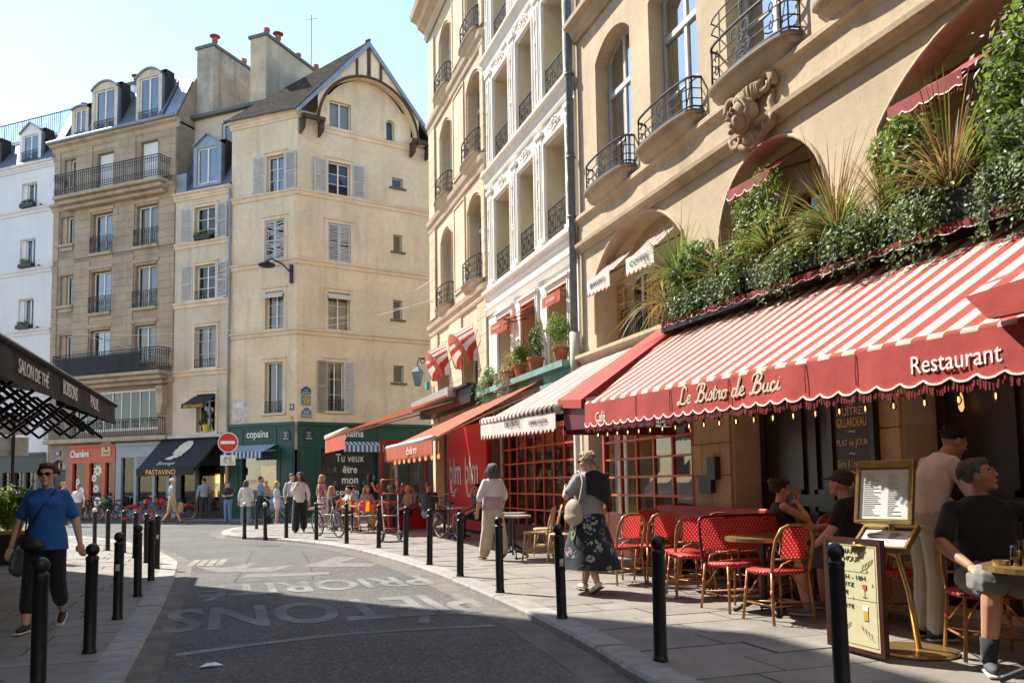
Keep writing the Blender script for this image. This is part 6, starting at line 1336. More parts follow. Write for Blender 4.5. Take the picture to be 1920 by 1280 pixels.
def make_chair(name, frame, wv, bands=True, W=.42, wide=False, hb=.88):
    """bent-cane bistro chair facing +y"""
    rt = empty(name); w = W/2; sm = MB(); n = 20
    pts = [((abs(cos(a))**.6)*math.copysign(w+.015,cos(a)), (abs(sin(a))**.6)*math.copysign(.215,sin(a))) for a in [2*pi*i/n for i in range(n)]]
    sm.slab(pts, .44, .47); sm.tube([(p[0],p[1],.455) for p in pts], .02, 6, closed=True); sm.build('seat', wv, rt, smooth=True)
    for sx in (-1,1):
        l = MB(); l.tube([(sx*(w-.01),-.19,.46),(sx*(w+.005),-.205,.25),(sx*(w+.02),-.235,0)], .014, 7); 
        if bands: l.tube([(sx*(w+.004),-.2,.3),(sx*(w+.006),-.207,.25)], .0165, 7, 1)
        l.tube([(sx*(w-.005),-.18,.24),(sx*(w-.08),-.12,.36),(sx*(w-.14),-.12,.44)], .008, 5); l.build('leg', [frame, pink_band], rt, smooth=True)
        l = MB(); l.tube([(sx*(w-.02),.18,.45),(sx*(w-.01),.2,.25),(sx*(w+.01),.225,0)], .014, 7)
        if bands: l.tube([(sx*(w-.014),.195,.3),(sx*(w-.011),.2,.25)], .0165, 7, 1)
        l.tube([(sx*(w-.015),.17,.24),(sx*(w-.09),.13,.36),(sx*(w-.15),.12,.44)], .008, 5); l.build('leg', [frame, pink_band], rt, smooth=True)
    st = MB(); st.tube([(-w,-.215,.16),(w,-.215,.16),(w-.01,.21,.16),(-w+.01,.21,.16)], .009, 6, closed=True); st.tube([(-w,-.21,.17),(w,.2,.17)], .007, 5); st.tube([(w,-.21,.17),(-w,.2,.17)], .007, 5); st.build('stretcher', frame, rt, smooth=True)
    bf = MB(); arc = [(-w+.005,-.2,.46),(-w-.005,-.235,.62),(-w+.005,-.27,.76),(-w+.05,-.29,hb-.03),(-w+.12,-.3,hb),(0,-.305,hb+.005),(w-.12,-.3,hb),(w-.05,-.29,hb-.03),(w-.005,-.27,.76),(w+.005,-.235,.62),(w-.005,-.2,.46)]
    if wide: arc = [(-w+.005,-.2,.46),(-w-.005,-.235,.62),(-w+.005,-.27,hb-.04),(-w+.06,-.29,hb),(w-.06,-.29,hb),(w-.005,-.27,hb-.04),(w+.005,-.235,.62),(w-.005,-.2,.46)]
    sp_ = [arc[0]]
    for a, b in zip(arc, arc[1:]): sp_ += [tuple(Vector(a).lerp(Vector(b),t)) for t in (.5,1)]
    bf.tube(sp_, .016, 7, 1 if wide else 0); bf.tube([(-w+.02,-.24,.58),(w-.02,-.24,.58)], .009, 6)
    bf.tube([(-w+.06,-.2,.46),(-w+.1,-.225,.53),(0,-.235,.57),(w-.1,-.225,.53),(w-.06,-.2,.46)], .009, 6)
    if not wide:
        for sx in (-1,1): bf.tube([(sx*(w-.005),-.255,.7),(sx*(w-.05),-.25,.62),(sx*(w-.07),-.25,.72),(sx*(w-.02),-.27,.8)], .006, 5)
    bf.build('back_frame', [frame, M('burgundy_cane',(.12,.01,.025),rough=.4)], rt, smooth=True)
    bp = MB(); k = 8; a0 = w-.03 if wide else w-.075
    for i in range(k):
        x0, x1 = lerp(-a0,a0,i/k), lerp(-a0,a0,(i+1)/k); q = lambda x, z: (x,-.235-.05*(z-.58)/.25-.012*(1-(x/a0)**2),z)
        for z0, z1 in ((.585,.72),(.72,hb-.02)): bp.poly([q(x0,z0),q(x1,z0),q(x1,z1),q(x0,z1)])
    bp.build('backrest', wv, rt, smooth=True)
    if wide:
        for i in range(1,3): l = MB(); x = lerp(-w,w,i/3); l.tube([(x,-.2,.45),(x,-.22,0)], .013, 6); l.tube([(x,.2,.45),(x,.21,0)], .013, 6); l.build('middle_leg', frame, rt)
    return rt
chR = make_chair('bistro_chair', rattan, weave_red)
CH = [((4.82,6.6),2,'red woven bistro chair turned away in front of the round table'), ((4.78,9.8),12,'red woven bistro chair, leftmost of the row by the lattice window'), ((5.28,9.75),-4,'red woven bistro chair, second of the row by the lattice window'),
      ((5.75,9.35),10,'red woven bistro chair in shade, third by the lattice window'), ((4.95,8.35),75,'red woven bistro chair side on behind the red settee'), ((5.6,5.95),150,'red woven bistro chair behind the brass menu stand'),
      ((5.2,4.68),149,'red woven bistro chair the man in the dark shirt sits on'), ((5.7,10.5),170,'red woven bistro chair in shade facing the lattice row'), ((5.2,8.85),-10,'red woven bistro chair left of the settee, back to the street'), ((5.65,8.5),20,'red woven bistro chair in the second row behind the settee'), ((6.05,8.6),-20,'red woven bistro chair in shade behind the settee'), ((6.1,7.9),30,'red woven bistro chair in shade under the menu panel'), ((5.75,7.75),-112,'red woven bistro chair the woman in the tank top sits on'), ((5.68,6.42),48,'red woven bistro chair the man in the cap sits on')]
for i, ((x, y), rz, lb) in enumerate(CH):
    o = chR if i == 0 else copy_tree(chR); o.location = (x,y,0); o.rotation_euler.z = R(rz); tag(o, lb, 'chair', 'red woven chairs of the bistro')
st_ = make_chair('settee', rattan, weave_red, W=1.15, wide=True, hb=.92); st_.location = (5.2,7.35,0); st_.rotation_euler.z = pi+R(3); tag(st_, 'long red woven settee with burgundy edge behind the round table', 'settee')
bq = empty('banquette', (6.15,10.3,0), R(-90), 'dark red woven bench along the lattice window', 'bench'); mb = MB(); mb.box(-1.3,1.5,-.25,.2,.4,.47); mb.build('seat', weave_red, bq, bevel=.02); mb = MB(); mb.box(-1.3,1.5,.16,.22,.47,.93); mb.build('backrest', weave_red, bq, bevel=.02)
for x in (-1.2,0,1.4): mb = MB(); mb.box(x-.03,x+.03,-.2,.18,0,.4); mb.build('leg', dark_wood, bq)
chP = make_chair('rattan_chair', rattan_pale, weave_pale, bands=False)
for i, ((x, y), rz, lb) in enumerate([((5.0,13.4),60,'pale rattan chair, nearest the white-topped woman at the cafe tables'), ((5.2,12.7),50,'pale rattan chair, second in the cafe row'), ((5.3,12.0),60,'pale rattan chair, third in the cafe row'), ((5.0,11.35),20,'pale rattan chair, closest one left of the skirt woman'), ((5.5,14.3),70,'pale rattan chair behind the first round cafe table')]):
    o = chP if i == 0 else copy_tree(chP); o.location = (x,y,0); o.rotation_euler.z = R(rz); tag(o, lb, 'chair', 'pale rattan chairs of the cafe')
spain = [M('chair_red',(.55,.02,.02),trans=.3), M('chair_yellow',(.7,.4,.03),trans=.3)]
chO = make_chair('cane_chair', rattan, weave_pale, bands=False)
for c in chO.children:
    if c.name.startswith('backrest'):
        c.data.materials.clear(); [c.data.materials.append(m_) for m_ in spain]
        for k, p in enumerate(c.data.polygons): p.material_index = 1 if 2 < k//2 < 6 else 0
for i, ((x, y), rz, lb) in enumerate([((3.55,23.2),10,'cane chair with red and yellow back behind the bicycle'), ((4.0,23.0),-15,'cane chair with red and yellow back left of the hand truck'), ((3.3,24.2),170,'cane chair across the table on the orange terrace'), ((2.9,25.2),60,'cane chair under the seated blonde woman'), ((3.45,25.1),100,'cane chair under the man in the white shirt'), ((4.6,24.9),180,'cane chair behind the red framed glass')]):
    o = chO if i == 0 else copy_tree(chO); o.location = (x,y,0); o.rotation_euler.z = R(rz); tag(o, lb, 'chair', 'cane chairs of the orange terrace')
brass = M('brass', (.46,.33,.13), rough=.33, metal=.8, var=.15, scale=8); marble = M('table_top_marble', (.55,.52,.46), rough=.2, var=.12, scale=5, spec=.6)
def make_table(name, top_m, edge_m, r=.36, h=.73, square=False):
    rt = empty(name); t = MB(); t.lathe([(r-.01,h-.02),(r-.01,h+.002)], 32); t.build('table_top', top_m, rt); e = MB(); e.lathe([(r-.012,h-.03),(r,h-.03),(r,h+.004),(r-.012,h+.004)], 32); e.build('rim', edge_m, rt)
    p = MB(); p.lathe([(.05,.05),(.028,.1),(.025,.4),(.032,.45),(.025,.5),(.03,h-.06),(.09,h-.03)], 12); p.build('column', iron, rt, smooth=True)
    for k in range(3): f = MB(); a = 2*pi*k/3+.3; f.tube([(0,0,.12),(.12*cos(a),.12*sin(a),.1),(.26*cos(a),.26*sin(a),.03),(.3*cos(a),.3*sin(a),.012)], [.03,.026,.02,.024], 6); f.build('foot', iron, rt, smooth=True)
    return rt
tb = make_table('round_table', marble, brass)
for i, ((x, y), lb) in enumerate([((4.98,7.02),'round brass rimmed table in front of the red settee'), ((4.85,3.9),'round brass rimmed table with glasses at the right edge'), ((5.6,10.4),'round brass rimmed table behind the row of red chairs'), ((5.5,7.2),'round brass rimmed table between the woman drinking and the man in the cap')]):
    o = tb if i == 0 else copy_tree(tb); o.location = (x,y,0); tag(o, lb, 'table', 'round brass rimmed bistro tables')
tc2 = make_table('round_cafe_table', M('pale_table_top',(.5,.5,.48),rough=.3), alu, .3)
for i, ((x, y), lb) in enumerate([((4.75,13.9),'small pale round cafe table nearest the white-topped woman'), ((5.15,15.3),'small pale round cafe table behind the white-topped woman'), ((4.1,24.2),'round table on the orange terrace in front of the glass'), ((3.3,23.7),'round table with glasses on the orange terrace'), ((5.3,19.6),'small shaded table at the red screen, nearer one'), ((5.35,21.2),'small shaded table at the red screen, farther one')]):
    o = tc2 if i == 0 else copy_tree(tc2); o.location = (x,y,0); tag(o, lb, 'table', 'small pale cafe tables')
# glasses and ashtray on the near table
beer = M('beer', (.75,.42,.05), rough=.1, trans=.4, spec=.6); pass
for i, (dx, dy, r_, h, fill, lb) in enumerate(((-.16,.08,.038,.13,.09,'beer glass half full on the near round table'), (-.02,.14,.035,.15,.03,'tall empty glass with dregs behind the beer glass'), (.08,.1,.035,.15,.025,'tall empty glass at the right edge of the table'))):
    rt = empty('drinking_glass', (4.85+dx,3.9+dy,.734), 0, lb, 'glass', 'glasses on the near table'); mb = MB(); mb.lathe([(r_*.85,0),(r_,h),(r_*.93,h),(r_*.78,.012)], 16); mb.build('glass_wall', clear, rt, smooth=True); mb = MB(); mb.lathe([(r_*.76,.014),(r_*.88,fill)], 14); mb.build('drink', beer, rt)
mb = MB(); mb.lathe([(.045,0),(.05,.03),(.042,.03),(.038,.008)], 14); tag(mb.build('ashtray', brass), 'small brass ashtray on the near round table', 'ashtray', loc=(4.64,4.05,.734))
# ---- yellow happy-hour board leaning on the brass menu stand
hb_ = empty('happy_hour_board', (4.42,5.12,.02), R(-90), 'pale yellow happy hour board in a dark frame on the pavement', 'signboard'); cream_y = M('pale_yellow_board', (.6,.57,.36), rough=.3, var=.05); ink = M('dark_olive_ink', (.12,.1,.04), rough=.6)
mb = MB(); mb.box(-.26,.26,-.012,.012,.03,.8); mb.build('panel', cream_y, hb_)
for a in ((-.3,-.26,0,.83),(.26,.3,0,.83),(-.26,.26,0,.03),(-.26,.26,.8,.83)): mb = MB(); mb.box(a[0],a[1],-.022,.022,a[2],a[3]); mb.build('frame_bar', M('maroon_frame',(.05,.015,.012),rough=.4), hb_)
mb = MB()
for a in ((-.235,.235,.055,.058),(-.235,.235,.772,.775),(-.235,-.232,.055,.775),(.232,.235,.055,.775),(-.23,.23,.385,.387),(-.15,.15,.585,.587)): mb.box(a[0],a[1],-.0145,-.0125,a[2],a[3])
for x, z in ((.14,.74),(-.16,.72),(.15,.6),(.2,.5),(-.17,.66),(0,.39)): mb.prism([(x+(.014 if i % 2 == 0 else .004)*cos(pi*i/4), z+(.014 if i % 2 == 0 else .004)*sin(pi*i/4)) for i in range(8)], -.015, -.0125)
for cx, cz, s_ in ((.15,.62,1),(.13,.13,-1),(-.1,.14,1)): 
    mb.tube([(cx-.07*s_,-.013,cz-.03),(cx,-.013,cz),(cx+.06*s_,-.013,cz+.05)], .002, 4)
    for k in range(4): mb.prism([(cx-.05*s_+.03*k*s_,cz-.015+.015*k),(cx-.045*s_+.03*k*s_,cz+.02+.015*k),(cx-.025*s_+.03*k*s_,cz+.025+.015*k)], -.0145, -.0125)
mb.build('board_ornament', M('olive_line',(.3,.28,.12)), hb_)
for t, z, w, h in (('HAPPY',.735,.2,.042),('HOUR',.68,.17,.042),('15H - 18H',.545,.26,.034),('SPRITZ',.49,.18,.032),('6€',.43,.06,.032),('PINTE',.33,.16,.03)): face_text(text_mesh(t, 'board_lettering', ink, hb_, width=w, height=h*.9, bold=-.012), ((0 if z > .53 else -.08),-.0145,z), (1,0,0), (0,0,1))
mb = MB(); mb.prism([(.12+.022*cos(t),.49+.03*sin(t)) for t in [pi+pi*k/8 for k in range(9)]]+[(.14,.5),(.1,.5)], -.0165, -.0125); mb.build('spritz_print', M('print_red',(.5,.08,.03)), hb_); mb = MB(); mb.box(.118,.122,-.015,-.0125,.41,.46); mb.box(.1,.14,-.015,-.0125,.405,.41); mb.build('spritz_stem', ink, hb_)
mb = MB(); mb.box(.1,.145,-.016,-.0125,.24,.31); mb.build('beer_print', M('print_amber',(.6,.33,.03)), hb_); mb = MB(); mb.box(.098,.147,-.0165,-.0125,.31,.345); mb.build('foam_print', letter_w, hb_)
ms = empty('menu_stand', (4.86,5.02,0), R(-66), 'brass menu stand with a lit white menu page', 'menu stand'); mb = MB(); mb.lathe([(.3,0),(.3,.012),(.28,.022),(.05,.03)], 28); mb.build('base_disc', brass, ms, smooth=False); mb = MB(); mb.tube([(.03,0,.02),(.0,-.05,.45),(-.04,-.2,.85),(-.03,-.24,1.0)], .022, 8); mb.build('pole', brass, ms, smooth=True)
def tray(cz, cy, tilt, w, h, d=.03, cx=-.05):
    t = empty('menu_case', (cx,cy,cz)); t.parent = ms; t.rotation_euler = (tilt,0,0); b = MB(); b.box(-w/2,w/2,0,d,-h/2,h/2); b.build('case_back', brass, t)
    for q in ((-w/2,w/2,h/2-.055,h/2),(-w/2,w/2,-h/2,-h/2+.025),(-w/2,-w/2+.025,-h/2+.025,h/2-.055),(w/2-.025,w/2,-h/2+.025,h/2-.055)): b = MB(); b.box(q[0],q[1],-.022,0,q[2],q[3]); b.build('case_frame', brass, t, bevel=.004)
    b = MB(); b.box(-w/2+.035,w/2-.035,-.006,-.002,-h/2+.035,h/2-.07); pg = b.build('menu_page', M('menu_paper',(.85,.85,.83),rough=.6,var=.02), t); ln = MB(); 
    for k in range(22):
        z = lerp(-h/2+.06,h/2-.11,k/21); ln.box(-w/2+.06,-w/2+.06+random.uniform(.05,.13),-.0085,-.0065,z,z+.004); ln.box(.03,.03+random.uniform(.03,.1),-.0085,-.0065,z,z+.004)
    ln.build('menu_text', M('grey_print',(.45,.45,.45)), t); return t
tray(1.19,-.28,R(-12),.42,.47); tray(.86,-.3,R(-58),.4,.3)
mb = MB(); mb.tube([(-.05,.1,.8),(-.05,-.05,.7),(-.18,-.12,.76)], .014, 6); mb.build('brace', brass, ms, smooth=True)
# ---- red hand truck
ht = empty('hand_truck', (3.57,19.15,0), R(12), 'red and chrome hand truck parked on the right pavement', 'hand truck'); rp = M('red_tube_paint',(.45,.02,.02),rough=.35); chrome = M('chrome_tube',(.6,.6,.6),rough=.2,metal=.9)
for sx in (-1,1):
    mb = MB(); mb.tube([(sx*.17,0,.12),(sx*.19,.05,.6),(sx*.2,.1,1.1)], .016, 7); mb.tube([(sx*.2,.1,1.1),(sx*.2,.12,1.42)], .018, 7, 1); mb.tube([(sx*.19,.1,1.05),(sx*.3,.02,1.2),(sx*.36,0,1.3),(sx*.28,.02,1.32),(sx*.24,.06,1.18)], .016, 6, 1); mb.build('side_rail', [chrome, rp], ht, smooth=True)
    mb = MB(); mb.torus((sx*.22,.06,.12),(1,0,0),.085,.035,18,8); mb.lathe([(.06,-.02),(.06,.02)], 10, (0,0,0)); o = MB(); o.torus((sx*.22,.06,.12),(1,0,0),.085,.035,18,8); w_ = o.build('wheel', M('tyre_grey',(.12,.11,.1),rough=.8), ht, smooth=True); h_ = MB(); h_.ell((sx*.22,.06,.12),.025,.06,.06,10,6); h_.build('hub', chrome, w_)
for z in (.3,.6,.9,1.1,1.42): mb = MB(); mb.tube([(-.2,.12*(z/1.42),z),(.2,.12*(z/1.42),z)], .014, 6); mb.build('cross_bar', rp if z != .6 else chrome, ht, smooth=True)
mb = MB(); mb.box(-.2,.2,-.22,.02,.01,.025); mb.build('toe_plate', M('toe_steel',(.1,.1,.1)), ht)
# ---- bicycles
tyre_m = M('tyre_black',(.015,.015,.015),rough=.7); steel = M('spoke_steel',(.45,.45,.46),rough=.3,metal=.8); rub = M('black_rubber',(.02,.02,.02),rough=.6)
def make_bike(name, fm, tm=None, basket=False, fender=None, share=False, low=False):
    """x forward, wheels in the x-z plane"""
    rt = empty(name); fm2 = fender or fm; r = .33; wb = .54
    for sx in (-1,1):
        w = MB(); w.torus((sx*wb,0,r),(0,1,0),r-.02,.018,28,6); wo = w.build('wheel', tm or tyre_m, rt, smooth=True); q = MB(); q.torus((sx*wb,0,r),(0,1,0),r-.045,.01,24,5)
        for k in range(14): a = 2*pi*k/14; q.tube([(sx*wb,.02*(-1)**k,r),(sx*wb+(r-.045)*cos(a),0,r+(r-.045)*sin(a))], .0022, 3)
        q.tube([(sx*wb,-.04,r),(sx*wb,.04,r)], .025, 8); q.build('rim_and_spokes', steel, wo)
        if share or fender: f = MB(); f.tube([(sx*wb+(r+.025)*cos(a),0,r+(r+.025)*sin(a)) for a in [lerp(.2,2.6,k/10) for k in range(11)]], .022, 6, flat=.6); f.build('mudguard', fm2, rt, smooth=True)
    f = MB(); bb, seat, head, hb2, rear = (-.05,0,.28),(-.2,0,.72),(.36,0,.78),(.4,0,.62),(-wb,0,r); tk = .03 if share else .017
    if low or share: f.tube([head,(.2,0,.5),(.05,0,.34),bb], tk, 8)
    else: f.tube([hb2,bb], .018, 7); f.tube([head,(-.16,0,.66)], .016, 7)
    f.tube([bb,seat,(-.23,0,.82)], tk*.9, 7)
    for sy in (-.05,.05): f.tube([(bb[0],sy*.5,bb[2]),(rear[0],sy,rear[2])], .01, 5); f.tube([(-.17,sy*.4,.6),(rear[0],sy,rear[2])], .008, 5)
    f.tube([head,(.42,0,.55)], tk, 7); f.build('frame', fm, rt, smooth=True)
    k = MB()
    for sy in (-.05,.05): k.tube([(.415,sy*.5,.6),(.45,sy,.45),(wb,sy,r)], .011, 6)
    k.build('fork', fm2, rt, smooth=True)
    s_ = MB(); s_.ell((-.27,0,.86),.13,.07,.035,10,6); s_.ell((-.14,0,.855),.1,.03,.025,8,5); s_.build('saddle', rub, rt, smooth=True)
    h = MB(); h.tube([(.36,0,.78),(.34,0,.98),(.36,0,1.02)], .012, 6); h.tube([(.22,-.3,1.03),(.34,-.22,1.05),(.38,0,1.02),(.34,.22,1.05),(.22,.3,1.03)], .011, 6); h.tube([(.22,-.3,1.03),(.3,-.25,1.045)], .018, 6, 1); h.tube([(.22,.3,1.03),(.3,.25,1.045)], .018, 6, 1); h.build('handlebar', [steel, rub], rt, smooth=True)
    c = MB(); c.torus((-.05,.04,.28),(0,1,0),.085,.006,16,4); c.tube([(-.05,.06,.28),(.05,.07,.14)], .009, 5); c.tube([(-.05,-.06,.28),(-.15,-.07,.42)], .009, 5); c.box(0,.1,.07,.15,.125,.15); c.box(-.2,-.1,-.15,-.07,.41,.435); c.build('crank', steel, rt)
    if basket:
        b = MB(); 
        for z in (.75,.85,.98): b.tube([(.42,-.17,z),(.72,-.15,z),(.72,.15,z),(.42,.17,z)], .006, 4, closed=True)
        for i in range(7):
            t = i/6; b.tube([(.72,lerp(-.15,.15,t),.75),(.72,lerp(-.15,.15,t),.98)], .004, 4)
            for sy in (-1,1): b.tube([(lerp(.42,.72,t),sy*.16,.75),(lerp(.42,.72,t),sy*.16,.98)], .004, 4)
        b.build('basket', iron, rt)
    if share: m2 = MB(); m2.box(.42,.6,-.12,.12,.72,.9); m2.ell((-.45,0,.62),.1,.06,.1,8,6); m2.build('front_box', fm2, rt, bevel=.02)
    return rt
cols = {'green':M('bike_green',(.02,.35,.05),rough=.4), 'blue':M('bike_blue',(.05,.3,.5),rough=.35), 'red':M('bike_red',(.5,.03,.035),rough=.4), 'black':M('bike_black',(.02,.02,.022),rough=.4), 'silver':M('bike_silver',(.4,.42,.45),rough=.3,metal=.6)}
bk = make_bike('bicycle', cols['silver'], basket=False, low=True); bk.location = (2.45,21.8,0); bk.rotation_euler = (R(7),0,R(112+180)); tag(bk, 'silver city bicycle leaning between two bollards on the right pavement', 'bicycle')
mb = MB(); mb.box(-.72,-.3,-.14,.14,.7,.76); mb.build('rear_rack', wood, bk)
bk = make_bike('bicycle', cols['black'], basket=True); bk.location = (4.95,19.2,0); bk.rotation_euler = (R(-6),0,R(100)); tag(bk, 'dark city bicycle with front basket parked by the red screen', 'bicycle'); mb = MB(); mb.box(-.9,-.86,-.04,.04,.55,.62); mb.build('rear_light', sign_red, bk)
blk, grn, shr = make_bike('bicycle', cols['black']), make_bike('bicycle', cols['green'], share=True), make_bike('bicycle', cols['blue'], tm=cols['red'], share=True, fender=cols['red']); done = set()
far = [('black',-12.55,-1.9,'dark bicycle in the front row before the orange shop, left one'),('green',-10.6,-1.9,'green shared bicycle in the front row before the orange shop door'),('black',-11.6,-1.95,'dark bicycle in the front row before the orange shop, right one'),('black',-9.55,-2.0,'dark bicycle in the front row between the green ones'),('black',-8.2,-2.0,'dark bicycle in the front row before the grey shop'),('share',-6.15,-2.1,'blue and red shared bicycle in the front row below the black awning'),('share',-5.4,-2.1,'blue and red shared bicycle in the front row right of the paper bag'),('black',-13.0,-1.35,'dark bicycle, leftmost of the row before the orange shop'),('black',-12.1,-1.4,'dark bicycle, second of the row before the orange shop'),('red',-11.2,-1.35,'red shared bicycle among the dark ones'),('green',-9.9,-1.4,'bright green shared bicycle before the grey shop'),('black',-9.2,-1.5,'dark bicycle right of the green one'),('black',-8.5,-1.4,'dark bicycle before the grey shop door'),('black',-7.8,-1.5,'dark bicycle just left of the man in the white cap'),('share',-6.5,-1.6,'blue and red shared bicycle, left one of the docked trio'),('share',-5.8,-1.6,'blue and red shared bicycle, middle one of the docked trio'),('share',-5.0,-1.6,'blue and red shared bicycle, right one of the docked trio')]
for kind, u, y, lb in far:
    src = {'black':blk,'red':shr,'green':grn,'share':shr}[kind]; o = src if id(src) not in done else copy_tree(src); done.add(id(src)); p = KK+uL*u+nL*y; o.location = (p.x,p.y,-.035); o.rotation_euler = (R(random.uniform(-8,8)),0,R(-41+random.choice((55,65,125,235,245)))); tag(o, lb, 'bicycle', 'bicycles parked along the far shops')
# ---- cables across the street
cb = empty('overhead_cables', (0,0,0), 0, 'thin pale cables slung across the street between the houses', 'cables')
for a, b, sag in ((gr(.7,-.05,8.05)+KK, Vector((6.45,27.0,7.5)), .1), (gr(4.0,-.1,9.6)+KK, Vector((6.45,27.2,8.2)), .15), (gl(-14.5,-.1,9.0)+KK, Vector((6.4,26.4,7.3)), .5), (gl(-14.4,-.1,9.6)+KK, gl(-8.5,-.2,7.7)+KK, .2)):
    mb = MB(); mb.tube([a.lerp(b,i/24)-Vector((0,0,sag*4*(i/24)*(1-i/24))) for i in range(25)], .012, 4); mb.build('cable', M('cable_pale',(.55,.53,.48)), cb)
# litter
mb = MB(); mb.add([(0,0,.005),(.12,.03,.03),(.18,0,.008),(.1,-.05,.02),(.05,.06,.02)], [(0,3,1),(3,2,1),(0,1,4)]); tag(mb.build('crumpled_paper', letter_w), 'scrap of crumpled white paper in the left gutter', 'litter', loc=(-.2,6.95,Z_ROAD+.004))
# ------------------------------------------------------------------ plants
def leaf_mat(name, col, trans=.5): return M(name, col, rough=.45, var=.35, scale=7, trans=trans, spec=.5)
leaf_dark = leaf_mat('leaf_dark', (.06,.12,.03)); leaf_mid = leaf_mat('leaf_mid', (.12,.2,.035)); leaf_lime = leaf_mat('leaf_lime', (.2,.26,.045)); leaf_dry = leaf_mat('leaf_dry', (.28,.19,.07)); leaf_ivy = leaf_mat('leaf_ivy', (.13,.19,.075)); leaf_bronze = leaf_mat('leaf_bronze', (.2,.1,.04)); petal = M('white_petal', (.75,.72,.68), trans=.3)
rot_m = M('black_planter', (.02,.021,.023), rough=.5)
rnd = random.Random(3)
def rv(): 
    while True:
        p = Vector((rnd.uniform(-1,1),rnd.uniform(-1,1),rnd.uniform(-1,1)))
        if p.length < 1: return p
def leaves(mb, c, rx, ry, rz, n, s_, mi=(0,), hollow=.35):
    c = Vector(c)
    lobes = [(Vector((rnd.uniform(-.6,.6)*rx,rnd.uniform(-.5,.5)*ry,rnd.uniform(-.6,.6)*rz)), rnd.uniform(.35,.6)) for _ in range(7)]+[(Vector((0,0,0)),.7)]
    for _ in range(n):
        lc, lr = rnd.choice(lobes); d = rv()
        if d.length < hollow: d = d.normalized()*rnd.uniform(hollow,1)
        p = c+lc+Vector((d.x*rx,d.y*ry,d.z*rz))*lr
        nrm = (d+rv()*.8+Vector((0,0,.3))).normalized(); a = nrm.orthogonal().normalized(); a = Matrix.Rotation(rnd.uniform(0,6.28),3,nrm) @ a; b = nrm.cross(a); k = s_*rnd.uniform(.6,1.3); m_ = rnd.choice(mi)
        mb.add([p-a*k, p+b*k*.42-nrm*k*.05, p+a*k-nrm*k*.25, p-b*k*.42-nrm*k*.05], [(0,1,2,3)], m_)
def blades(mb, c, n, L, up, w=.014, mi=(0,), spread=1., droop=1.):
    c = Vector(c)
    for _ in range(n):
        a = rnd.uniform(0,2*pi); e = rnd.uniform(.15,1.)*spread; l = L*rnd.uniform(.55,1.1); d = Vector((cos(a)*e,sin(a)*e,up)).normalized(); side = Vector((-sin(a),cos(a),0)); p = c+Vector((cos(a),sin(a),0))*.02; m_ = rnd.choice(mi); pts = []
        for k in range(6): t = k/5; pts.append((p+d*(l*t)-Vector((0,0,droop*l*.55*t*t*e)), w*(1-t)**.6*(.5+min(1,t*4)*.5)))
        for (p0,w0),(p1,w1) in zip(pts, pts[1:]): mb.add([p0-side*w0,p0+side*w0,p1+side*w1,p1-side*w1], [(0,1,2,3)], m_)
def trail(mb, c, n, L, spread, s_, mi=(0,), out=(0,-1,0)):
    """ivy strands hanging from c"""
    for _ in range(n):
        p = Vector(c)+Vector((rnd.uniform(-1,1)*spread,rnd.uniform(-.12,.12),rnd.uniform(-.02,.08))); l = L*rnd.uniform(.4,1.1); k = int(l/.022); o = Vector(out)*rnd.uniform(.0,.18)
        for i in range(k):
            t = i/k; q = p+o*min(1,t*3)-Vector((0,0,l*t))+rv()*.045; nrm = (Vector(out)+rv()*.9+Vector((0,0,.4))).normalized(); a = nrm.orthogonal().normalized(); a = Matrix.Rotation(rnd.uniform(0,6.28),3,nrm) @ a; b = nrm.cross(a); z = s_*rnd.uniform(.6,1.2); m_ = rnd.choice(mi)
            mb.add([q-a*z,q+b*z*.6,q+a*z-nrm*z*.2,q-b*z*.6], [(0,1,2,3)], m_)
LM = [leaf_dark, leaf_mid, leaf_lime, leaf_dry, leaf_ivy, leaf_bronze, petal]
pb = empty('planter_ledge', OA, R(-90), 'black planter boxes in a row on the ledge above the bistro awning', 'planter')
for i in range(8):
    u = 4.35+i*.92; z = 3.62-.02*i; mb = MB(); mb.box(u,u+.84,-.55,-.2,z,z+.24); mb.box(u-.02,u+.86,-.57,-.18,z+.21,z+.25); mb.build('planter_box', rot_m, pb, bevel=.01)
mb = MB(); mb.box(4.2,12,-.6,0,3.42,3.5); mb.build('ledge_board', dark_wood, pb)
v = MB(); n = 150
for i in range(n):
    a, b = lerp(4.2,12,i/n), lerp(4.2,12,(i+1)/n); f = lambda x: 3.52-.02*(x-4.2)-.03*abs(sin(x*12)); tp = lambda x: 3.58-.02*(x-4.2)
    v.poly([(a,-.6,tp(a)),(b,-.6,tp(b)),(b,-.61,f(b)),(a,-.61,f(a))])
tr = v.build('scalloped_trim', burg_cloth, pb); f = MB(); f.tube([(lerp(4.2,12,i/300),-.612,3.52-.02*(lerp(4.2,12,i/300)-4.2)-.03*abs(sin(lerp(4.2,12,i/300)*12))) for i in range(301)], .006, 4); f.build('piping', white_pipe, tr)
def plant(name, label, fn, cat='plant', group=None, parts=None):
    o = empty(name, OA, R(-90), label, cat, group); mb = MB(); fn(mb); mb.build('foliage', LM, o); 
    st = MB(); 
    for k in range(5): 
        p = Vector(parts or (0,0,0)); st.tube([p+Vector((rnd.uniform(-.1,.1),rnd.uniform(-.05,.05),-.1)), p+Vector((rnd.uniform(-.2,.2),rnd.uniform(-.1,.1),.3))], .01, 5)
    st.build('stem', wood, o); return o
GP = 'plants along the bistro planter ledge'
def f1(mb): blades(mb,(4.5,-.45,4.1),240,1.25,.8,.01,(2,2,1),1.2,1.1); leaves(mb,(4.8,-.45,4.1),.7,.42,.55,2000,.044,(1,1,2,2,0)); leaves(mb,(5.0,-.48,3.75),.8,.42,.38,1700,.034,(0,1,1)); blades(mb,(4.3,-.55,3.85),110,1.0,.25,.011,(2,3),1.3,1.3)
